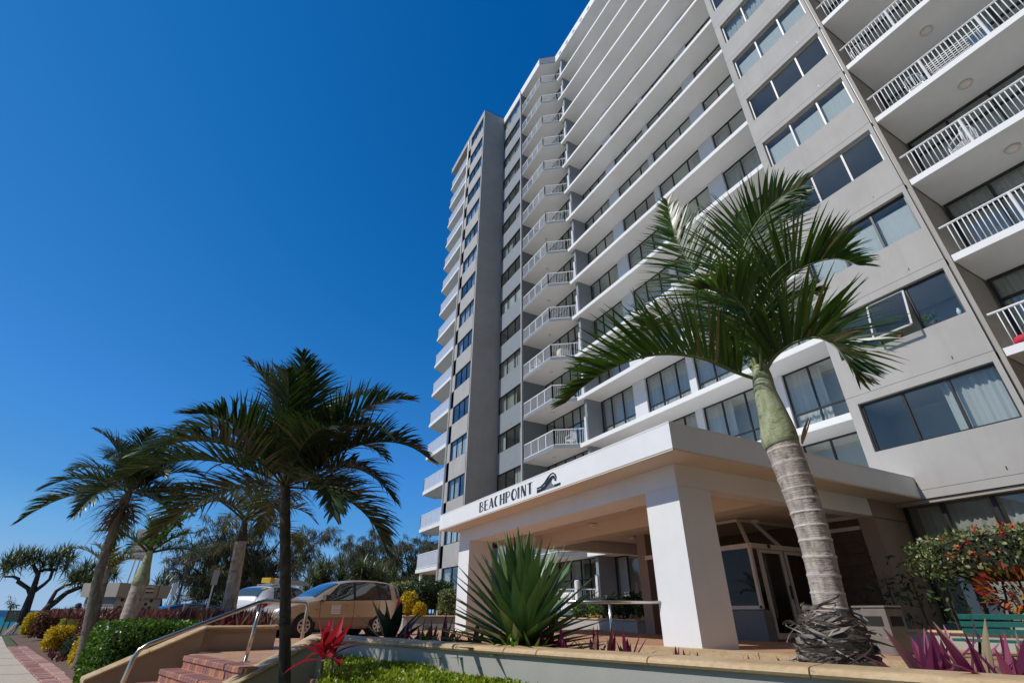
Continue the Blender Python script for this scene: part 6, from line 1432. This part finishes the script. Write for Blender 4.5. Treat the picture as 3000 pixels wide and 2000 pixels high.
# beds by the far pillar
for (lb_, px, D, w_, dp, z0, z1, mat, n, co, dome, kind) in (
    ('pale variegated hedge at the left end of the long planter', 1180, 27.5, 1.5, 1.2, 0.3, 1.78, 'hedge_varieg', 3200, 'core_green', False, 'variegated_hedge'),
    ('dark green clipped hedge in the middle of the long planter', 1262, 26.5, 1.9, 1.2, 0.55, 1.80, 'hedge_dark', 4600, 'core_green', False, 'box_hedge'),
    ('pale variegated square hedge next to the far white pillar', 1315, 24.5, 0.85, 0.9, 0.34, 1.36, 'hedge_varieg', 2600, 'core_green', False, 'variegated_hedge'),
    ('tall golden dome shrub in the long planter', 1196, 24.8, 0.75, 0.75, 0.3, 1.28, 'hedge_yellow', 2200, 'core_gold', True, 'golden_shrub'),
    ('small golden dome shrub in the long planter', 1230, 24.4, 0.50, 0.5, 0.3, 0.85, 'hedge_yellow', 1400, 'core_gold', True, 'golden_shrub')):
    p = at(px, 1780, D); hedge(kind, lb_, (p.x, p.y), (w_, dp), z0, z1, -0.2, n, 0.09, 0.055, mat, co, cat='shrub' if dome else 'hedge', dome=dome, rough=0.06)
b = MB()
for i in range(14): p = at(1225 + i * 6.5, 1780, 26.3 + random.uniform(-0.3, 0.3)); b.tube([(p.x, p.y, 0.3), (p.x + random.uniform(-0.1, 0.1), p.y, 0.8)], 0.03, 5)
tag(b.build('hedge_stems', M['bark']), 'bare stems under the dark clipped hedge', 'stems', kind='stuff')
ORD_ = ['first', 'second', 'third', 'fourth', 'fifth', 'sixth', 'seventh']
# shrubs and flowers under the patio rail
for i in range(7):
    t = i / 6; p = Vector((12.9, 14.3)).lerp(Vector((14.9, 21.0)), t)
    hedge('patio_shrub', '%s loose green shrub in the patio planter counted from the near pillar' % ORD_[i], (p.x + 0.3, p.y), (1.0, 1.0), 0.3, 0.95 + 0.2 * (i % 2), 0.2, 500, 0.13, 0.05, 'hedge_dark' if i % 2 else 'hedge_green', cat='shrub', dome=True, rough=0.12, group='loose shrubs in the patio planter')
fp = [Vector((12.35, 14.1)).lerp(Vector((14.2, 19.8)), random.random()) for _ in range(70)]; n = len(fp)
P = np.array([(p.x + 0.25 + random.uniform(-0.1, 0.1), p.y, 0.36 + random.random() * 0.1) for p in fp]); V, F = leaf_cards(np.repeat(P, 5, 0), rnd_dirs(5 * n) + [0, 0, 0.5], rnd_dirs(5 * n), 0.06, 0.05)
tag(link('flowers', np_mesh('flowers', V, F, M['flowers'])), 'small orange and white flowers along the patio planter', 'flowers', kind='stuff')
# ixora and crotons behind the bench
p = at(2900, 1620, 13.2); hedge('ixora_hedge', 'pale green clipped hedge with red flower heads under the ground floor window', (12.9, 3.1), (1.3, 5.0), 1.0, 1.95, 0.0, 5200, 0.085, 0.05, 'ixora', rough=0.06, pw=5)
P = np.array([(12.9 + random.uniform(-0.68, -0.1), random.uniform(1.4, 5.5), random.uniform(1.25, 2.0)) for _ in range(46)]); V, F = leaf_cards(np.repeat(P, 14, 0) + rng.normal(size=(46 * 14, 3)) * 0.035, rnd_dirs(46 * 14), rnd_dirs(46 * 14), 0.05, 0.035)
tag(link('red_flowers', np_mesh('red_flowers', V, F, M['redflower'])), 'red flower heads dotted over the pale clipped hedge', 'flowers', kind='stuff')
b = MB()
for i in range(12): y = 1.2 + i * 0.38; b.tube([(12.9, y, 0.2), (12.9 + random.uniform(-0.1, 0.1), y + random.uniform(-0.2, 0.2), 1.2)], 0.02, 5)
tag(b.build('hedge_stems', M['bark']), 'bare stems under the pale flowering hedge', 'stems', kind='stuff')
for i, (y, z, lb_) in enumerate(((4.15, 1.15, 'croton bush with mixed orange and yellow leaves behind the bench'), (3.35, 1.32, 'croton bush with bright red leaves behind the right part of the bench'), (2.5, 1.25, 'croton bush at the right edge of the picture'))):
    T = thing('croton_bush', lb_, 'shrub', (12.45, y, 0.2)); n = 420; d = rnd_dirs(n); P = d * (0.36 + 0.1 * rng.random((n, 1))) * [1, 1.1, 0.8] + [12.45, y, z - 0.25]; V, F = leaf_cards(P, d + [0, 0, 0.45] + rng.normal(size=(n, 3)) * 0.3, d + [0, 0, 1], 0.17, 0.055, 0.3); link('foliage', np_mesh('foliage', V, F, M['croton']), T)
    b = MB()
    for j in range(6): b.tube([(12.45, y, 0.2), (12.45 + random.uniform(-0.25, 0.25), y + random.uniform(-0.25, 0.25), z - 0.2)], 0.014, 5)
    b.build('stem', M['bark'], T)
for i in range(3):
    y = 5.4 + 0.5 * i; T = thing('shade_shrub', ['sparse shrub in the dark corner half behind the flowering hedge', 'sparse shrub in the middle of the dark corner', 'sparse shrub in the dark corner closest to the lobby side wall'][i], 'shrub', (12.8, y, 0.2), 'sparse shrubs in the dark corner'); n = 110; P = rng.normal(size=(n, 3)) * [0.22, 0.25, 0.32] + [12.8, y, 0.95]; V, F = leaf_cards(P, rnd_dirs(n), rnd_dirs(n), 0.14, 0.05); link('foliage', np_mesh('foliage', V, F, M['hedge_dark']), T)
    b = MB(); b.tube([(12.8, y, 0.2), (12.85, y + 0.05, 1.2)], 0.015, 5); b.build('stem', M['bark'], T)

# ================================================================== PLANTS OF THE FRONT PLANTER
def agave(label, base, n, L, W, mat, e0=88, e1=-8, name='agave', thick=0.30, hs_=0.42):
    T = thing(name, label, 'agave', tuple(base)); base = Vector(base)
    MB().lathe([(0.09, 0), (0.13, hs_ * 0.4), (0.10, hs_ * 0.9), (0.03, hs_ * 1.1)], base - Vector((0, 0, 0.04)), 10).build('stem', M['trunk_grey'], T)
    for i in range(n):
        f = (i + 0.5) / n; a = i * 2.39996; e = math.radians(e0 + (e1 - e0) * f ** 0.9 + random.uniform(-6, 6)); V = []; F = []; ln = L * (0.80 + 0.25 * math.sin(PI * (0.15 + 0.75 * f))) * random.uniform(0.85, 1.08)
        d = Vector((math.cos(a) * math.cos(e), math.sin(a) * math.cos(e), math.sin(e))); p = base + Vector((0, 0, hs_ * (1 - 0.9 * f))) + Vector((d.x, d.y, 0)) * 0.06
        strap(V, F, p, d, ln, W * random.uniform(0.8, 1.1), 8, random.uniform(-0.12, 0.12), widths=[0.45, 0.62, 0.88, 1.0, 0.97, 0.82, 0.56, 0.28, 0.02], fold=thick); MB().add(V, F).build('leaf', M[mat], T, False)
    return T
ab = at(1530, 1895, 5.75); agave('large spiky green agave in front of the porte cochere', (ab.x, ab.y, 0.02), 190, 0.92, 0.115, 'agave', 90, -22)
a2 = at(1150, 1820, 7.4); agave('small dark broad-leaved agave beside the champagne car', (a2.x, a2.y, 0.06), 16, 0.56, 0.15, 'agave_blue', 82, 5, thick=0.22, hs_=0.15)
def soil_z(x, y): d = abs((Vector((x, y)) - C0).dot(Vector((WU.y, -WU.x)))); return 0.15 - 0.062 * d
protos = {}
def rhoeo(kind, L):
    T = bpy.data.objects.new('moses_plant', None); COL.objects.link(T); k = 11
    for i in range(k):
        V = []; F = []; a = i * 2.4 + random.uniform(-0.3, 0.3); e = math.radians(86 - 58 * (i / k) + random.uniform(-12, 12)); strap(V, F, Vector((0.012 * math.cos(a), 0.012 * math.sin(a), 0)), Vector((math.cos(a) * math.cos(e), math.sin(a) * math.cos(e), math.sin(e))), L * random.uniform(0.5, 1.1), 0.062 * random.uniform(0.7, 1.1), 5, random.uniform(-0.2, 0.5), widths=[0.6, 0.9, 1.0, 0.85, 0.5, 0.03], fold=0.3)
        MB().add(V, F).build('leaf', M[kind], T)
    return T
plist = [(1182, 6.9, 0), (1228, 6.6, 0), (1262, 6.7, 0), (1300, 6.3, 0), (1340, 6.4, 0), (1385, 6.2, 0), (1602, 5.4, 0), (1648, 5.1, 0), (1622, 5.7, 0), (1742, 5.2, 0), (1785, 5.0, 0), (1832, 4.9, 0), (1978, 5.3, 0), (2040, 5.1, 0), (2005, 5.6, 0), (2188, 4.75, 0), (2228, 4.8, 0), (2290, 4.7, 0), (2330, 4.9, 0), (2695, 4.25, 1), (2745, 4.5, 1), (2842, 4.05, 1), (2930, 3.95, 1), (2985, 4.3, 1), (2795, 4.9, 1)]
ORD = ['first', 'second', 'third', 'fourth', 'fifth', 'sixth', 'seventh']
names_ = ['%s purple strap-leaved plant to the right of the small dark agave' % ORD[i] for i in range(6)] + ['left purple plant just right of the big agave', 'right purple plant just right of the big agave', 'purple plant behind the pair right of the big agave'] + ['%s purple plant in front of the pillar handrail post' % ORD[i] for i in range(3)] + ['left small purple plant at the near pillar foot', 'right small purple plant at the near pillar foot', 'small purple plant behind the pair at the near pillar foot'] + ['%s small purple plant left of the big palm base' % ORD[i] for i in range(4)] + ['pink strap-leaved plant nearest the big palm base', 'second pink strap-leaved plant from the big palm base', 'pink plant in front of the left end of the bench', 'large pink plant in front of the middle of the bench', 'pink plant at the right edge of the picture', 'pink plant standing back beside the bench legs']
first = {}
for i, (px, D, kd) in enumerate(plist):
    p = at(px, 1900, D); z = soil_z(p.x, p.y) - 0.02
    var = i % 3; key = (kd, var)
    if key not in first: first[key] = rhoeo('rhoeo_pink' if kd else 'rhoeo', 0.40 if kd else 0.33); c = first[key]
    else: c = copy_tree(first[key])
    tag(c, names_[i], 'plant', 'pink rhoeo plants' if kd else 'purple rhoeo plants'); s = random.uniform(0.85, 1.15) * (0.55 if 1950 < px < 2400 else 1.0); c.location = (p.x, p.y, z); c.rotation_euler = (random.uniform(-0.12, 0.12), random.uniform(-0.12, 0.12), random.uniform(0, 6)); c.scale = (s, s, s)
# green tufts among them
tl = [at(px, 1900, D) for px, D in ((1240, 6.2), (1320, 5.9), (1500, 5.2), (1560, 5.1), (1480, 5.3))]
for ti_, p in enumerate(tl):
    T = thing('green_tuft', ['pale green tuft nearest the small dark agave', 'pale green tuft between purple plants midway to the big agave', 'pale green tuft at the left foot of the big agave', 'pale green tuft at the right foot of the big agave', 'pale green tuft left of all others under the big agave'][ti_], 'plant', (p.x, p.y, 0.05), 'green tufts in the front planter')
    for i in range(9):
        V = []; F = []; a = i * 2.4; e = math.radians(random.uniform(35, 80)); strap(V, F, Vector((p.x, p.y, soil_z(p.x, p.y))), Vector((math.cos(a) * math.cos(e), math.sin(a) * math.cos(e), math.sin(e))), random.uniform(0.18, 0.3), 0.05, 5, 0.5, fold=0.25); MB().add(V, F).build('leaf', M['hedge_green'], T)
# red cordyline below the wall
CD = thing('cordyline', 'glossy red cordyline with two thin stems below the planter corner', 'plant', (1.0, 4.8, -0.72))
for (px, py, D, nl, L) in ((945, 1935, 4.9, 10, 0.34), (975, 1925, 5.0, 8, 0.32)):
    t_ = at(px, py, D); MB().tube([(t_.x + 0.02, t_.y, -0.72), (t_.x + 0.03, t_.y, -0.3), t_], 0.012, 6).build('stem', M['trunk_grey'], CD)
    for i in range(nl):
        V = []; F = []; a = i * 2.4 + 0.5; e = math.radians(82 - 85 * i / nl); strap(V, F, t_ + Vector((0, 0, 0.04 * (1 - i / nl))), Vector((math.cos(a) * math.cos(e), math.sin(a) * math.cos(e), math.sin(e))), L * random.uniform(0.75, 1.05), 0.085, 6, random.uniform(0.3, 1.3), widths=[0.3, 0.7, 1.0, 0.95, 0.7, 0.35, 0.03], fold=0.25); MB().add(V, F).build('leaf', M['cordyline'], CD)

# ================================================================== TREES
def sheoak(label, base, targets, r0, nclump, seed, spread=0.9, L=0.55, mat='casuarina', n_per=26):
    random.seed(seed); T = thing('sheoak_tree', label, 'tree', tuple(base)); base = Vector(base); b = MB(); clumps = []
    fork = base + Vector((0, 0, 1.6)); b.tube([base - Vector((0, 0, 0.2)), base.lerp(fork, 0.5) + Vector((0.1, 0, 0)), fork], [r0 * 1.3, r0, r0 * 0.8], 9)
    for t in targets:
        t = Vector(t); m1 = fork.lerp(t, 0.4) + Vector((random.uniform(-0.4, 0.4), random.uniform(-0.4, 0.4), random.uniform(0.1, 0.7))); b.tube([fork, m1, fork.lerp(t, 0.75) + Vector((0, 0, 0.2)), t], [r0 * 0.5, r0 * 0.33, r0 * 0.17, 0.015], 6)
        for k in range(4):
            s = fork.lerp(t, random.uniform(0.45, 1.0)); e = s + Vector((random.gauss(0, 0.8), random.gauss(0, 0.8), random.gauss(0.1, 0.5))); b.tube([s, s.lerp(e, 0.5) + Vector((0, 0, 0.15)), e], [0.04, 0.025, 0.01], 4); clumps += [(e, spread * 0.7)]
        clumps.append((t, spread))
    b.build('trunk', M['bark'], T, True)
    P = []; Dv = []
    for i in range(nclump):
        c, s = random.choice(clumps); o = c + Vector((random.gauss(0, s), random.gauss(0, s), random.gauss(0, s * 0.5))); wd = Vector((random.gauss(0.15, 0.25), random.gauss(0, 0.25), -0.55)).normalized()
        for j in range(n_per):
            P.append(tuple(o + Vector((random.gauss(0, 0.13), random.gauss(0, 0.13), random.gauss(0, 0.10))))); Dv.append(tuple(wd + Vector((random.gauss(0, 0.38), random.gauss(0, 0.38), random.gauss(0, 0.35)))))
    V, F = leaf_cards(P, Dv, rnd_dirs(len(P)), L * (0.6 + 0.8 * rng.random(len(P))), 0.045, 0.0); link('crown', np_mesh('crown', V, F, M[mat]), T); return T
def tg(lst, D, jd=2.0): return [at(x, y, D + random.uniform(-jd, jd)) for x, y in lst]
cb0 = at(690, 1790, 44); cb0.z = -0.75
sheoak('big wide she-oak with drooping grey green foliage behind the white car', cb0, tg([(520, 1640), (545, 1580), (560, 1690), (600, 1545), (640, 1510), (690, 1490), (740, 1510), (790, 1530), (840, 1560), (880, 1600), (920, 1570), (950, 1555), (900, 1620), (850, 1650), (780, 1600), (720, 1570), (650, 1600), (600, 1640), (560, 1620), (700, 1650), (640, 1680), (590, 1720), (530, 1760), (770, 1680), (660, 1730), (720, 1720), (610, 1600), (680, 1540)], 44), 0.32, 900, 3, 0.62, 0.62)
cb1 = at(1085, 1750, 54); cb1.z = -0.75
sheoak('she-oak with airy crown behind the pandanus clump', cb1, tg([(950, 1660), (985, 1630), (1020, 1600), (1060, 1585), (1095, 1570), (1120, 1590), (1140, 1610), (1100, 1620), (1050, 1630), (1000, 1660), (1130, 1650), (1080, 1660), (1040, 1670), (960, 1690)], 54), 0.28, 560, 4, 0.75, 0.6)
cb2 = at(1225, 1750, 50); cb2.z = -0.75
sheoak('dense she-oak against the left edge of the building', cb2, tg([(1150, 1620), (1180, 1600), (1215, 1585), (1245, 1580), (1270, 1600), (1280, 1640), (1250, 1640), (1210, 1630), (1170, 1650), (1150, 1690), (1190, 1700), (1230, 1690), (1270, 1690), (1240, 1720), (1200, 1735), (1290, 1720)], 50), 0.28, 760, 6, 0.7, 0.6)
def pand_head(b_pts, V, F, c, d, n=46, L=1.0, W=0.07):
    d = Vector(d).normalized()
    for i in range(n):
        a = i * 2.39996; e = math.radians(80 - 105 * (i / n) + random.uniform(-8, 8)); u = d.cross(Vector((0.3, 1, 0.2))).normalized(); v = d.cross(u); dd = (u * math.cos(a) + v * math.sin(a)) * math.cos(e) + d * math.sin(e)
        strap(V, F, c, dd, L * random.uniform(0.7, 1.1), W, 4, random.uniform(0.4, 1.3), widths=[0.8, 1, 0.8, 0.5, 0.05])
def pandanus(label, limbs, heads, D, seed, base, r0=0.16, stilt=True, L=1.0, n=46, W=0.07):
    random.seed(seed); T = thing('pandanus_tree', label, 'tree', tuple(base)); b = MB()
    for pl in limbs:
        P = [at(x, y, D + random.uniform(-0.3, 0.3)) for x, y, r in pl]; b.tube(P, [r for _, _, r in pl], 8)
    if b.v: b.build('trunk', M['bark'], T, True)
    if stilt:
        s = MB()
        for i in range(12): a = random.uniform(0, 2 * PI); s.tube([(base[0] + 0.1 * math.cos(a), base[1] + 0.1 * math.sin(a), base[2] + 0.75), (base[0] + 0.75 * math.cos(a), base[1] + 0.75 * math.sin(a), base[2] - 0.05)], 0.05, 5)
        s.build('stilt_roots', M['trunk_pale'], T)
    V = []; F = []
    for (x, y) in heads: c = at(x, y, D + random.uniform(-1.4, 1.4)); pand_head(None, V, F, c, Vector((random.uniform(-0.5, 0.5), random.uniform(-0.5, 0.5), 0.9)), n, L, W)
    link('crown', np_mesh('crown', V, F, M['pandanus']), T); return T
q0 = at(70, 1812, 43); 
pandanus('spreading pandanus tree at the beach with forked bare trunk', [[(66, 1822, 0.26), (75, 1785, 0.22), (92, 1740, 0.17), (104, 1705, 0.14), (112, 1680, 0.12), (104, 1668, 0.11), (98, 1655, 0.08)], [(90, 1742, 0.12), (82, 1722, 0.11), (52, 1702, 0.11), (55, 1695, 0.09), (40, 1688, 0.07), (12, 1688, 0.05)], [(95, 1735, 0.12), (130, 1710, 0.09), (146, 1695, 0.08), (154, 1672, 0.08)], [(106, 1676, 0.09), (130, 1668, 0.08), (165, 1668, 0.09)]],
    [(8, 1660), (22, 1645), (40, 1640), (55, 1628), (70, 1635), (85, 1640), (60, 1655), (35, 1660), (100, 1645), (115, 1638), (135, 1640), (150, 1640), (165, 1630), (185, 1625), (200, 1625), (210, 1640), (195, 1650), (170, 1655), (150, 1660), (125, 1660), (20, 1672), (90, 1628), (190, 1668)], 43, 8, (q0.x, q0.y, -0.72), L=0.95)
q1 = at(128, 1790, 43)
pandanus('low leaning pandanus tree with two long bare limbs', [[(122, 1800, 0.2), (140, 1778, 0.17), (165, 1760, 0.14), (195, 1735, 0.13), (225, 1723, 0.11), (255, 1715, 0.08)], [(140, 1776, 0.12), (150, 1755, 0.1), (165, 1730, 0.09), (190, 1714, 0.08), (215, 1709, 0.06)]],
    [(205, 1695), (225, 1690), (240, 1680), (250, 1700), (235, 1705), (260, 1690), (270, 1670), (250, 1665), (285, 1680), (300, 1690), (320, 1685), (335, 1690), (310, 1672), (265, 1705), (220, 1705)], 40, 9, (q1.x, q1.y, -0.72), stilt=False, L=0.95)
q2 = at(1010, 1755, 34)
hx = [(random.uniform(900, 1170), random.uniform(1655, 1745)) for _ in range(56)]; hx = [(x, y) for x, y in hx if y > 1648 + abs(x - 1010) * 0.28]
pandanus('dense pandanus thicket behind the champagne car', [[(960, 1790, 0.15), (965, 1740, 0.12), (950, 1700, 0.1)], [(1010, 1790, 0.15), (1015, 1740, 0.12), (1030, 1690, 0.1)], [(1070, 1790, 0.15), (1075, 1740, 0.12), (1090, 1700, 0.1)], [(1130, 1790, 0.12), (1135, 1740, 0.1)]], hx + [(895, 1735), (900, 1715), (920, 1700), (940, 1680), (960, 1665), (1180, 1735), (1160, 1720), (1195, 1750), (890, 1755)], 34, 10, (q2.x, q2.y, -0.72), stilt=False, L=1.0, n=44, W=0.085)
q3 = at(465, 1768, 40); pandanus('small pandanus top showing behind the kiosk roof', [[(468, 1790, 0.12), (472, 1730, 0.08)]], [(460, 1712), (475, 1708), (490, 1712), (482, 1720)], 40, 12, (q3.x, q3.y, -0.72), stilt=False, L=0.8)
# wispy sapling by the board
random.seed(5); q4 = at(28, 1790, 39); T = thing('sapling', 'wispy dark sapling above the tan board', 'tree', (q4.x, q4.y, -0.72)); tt = at(33, 1762, 39); MB().tube([(q4.x, q4.y, -0.72), (q4.x, q4.y, q4.z), tt], [0.03, 0.02, 0.01], 5).build('trunk', M['bark'], T)
P = [tuple(at(random.gauss(36, 7), random.gauss(1768, 9), 39)) for _ in range(70)]; V, F = leaf_cards(P, rnd_dirs(70) * 0.6 + [0, 0, -0.4], rnd_dirs(70), 0.3, 0.04); link('crown', np_mesh('crown', V, F, M['casuarina']), T)
random.seed(99)
b = MB()
nfl = [0]
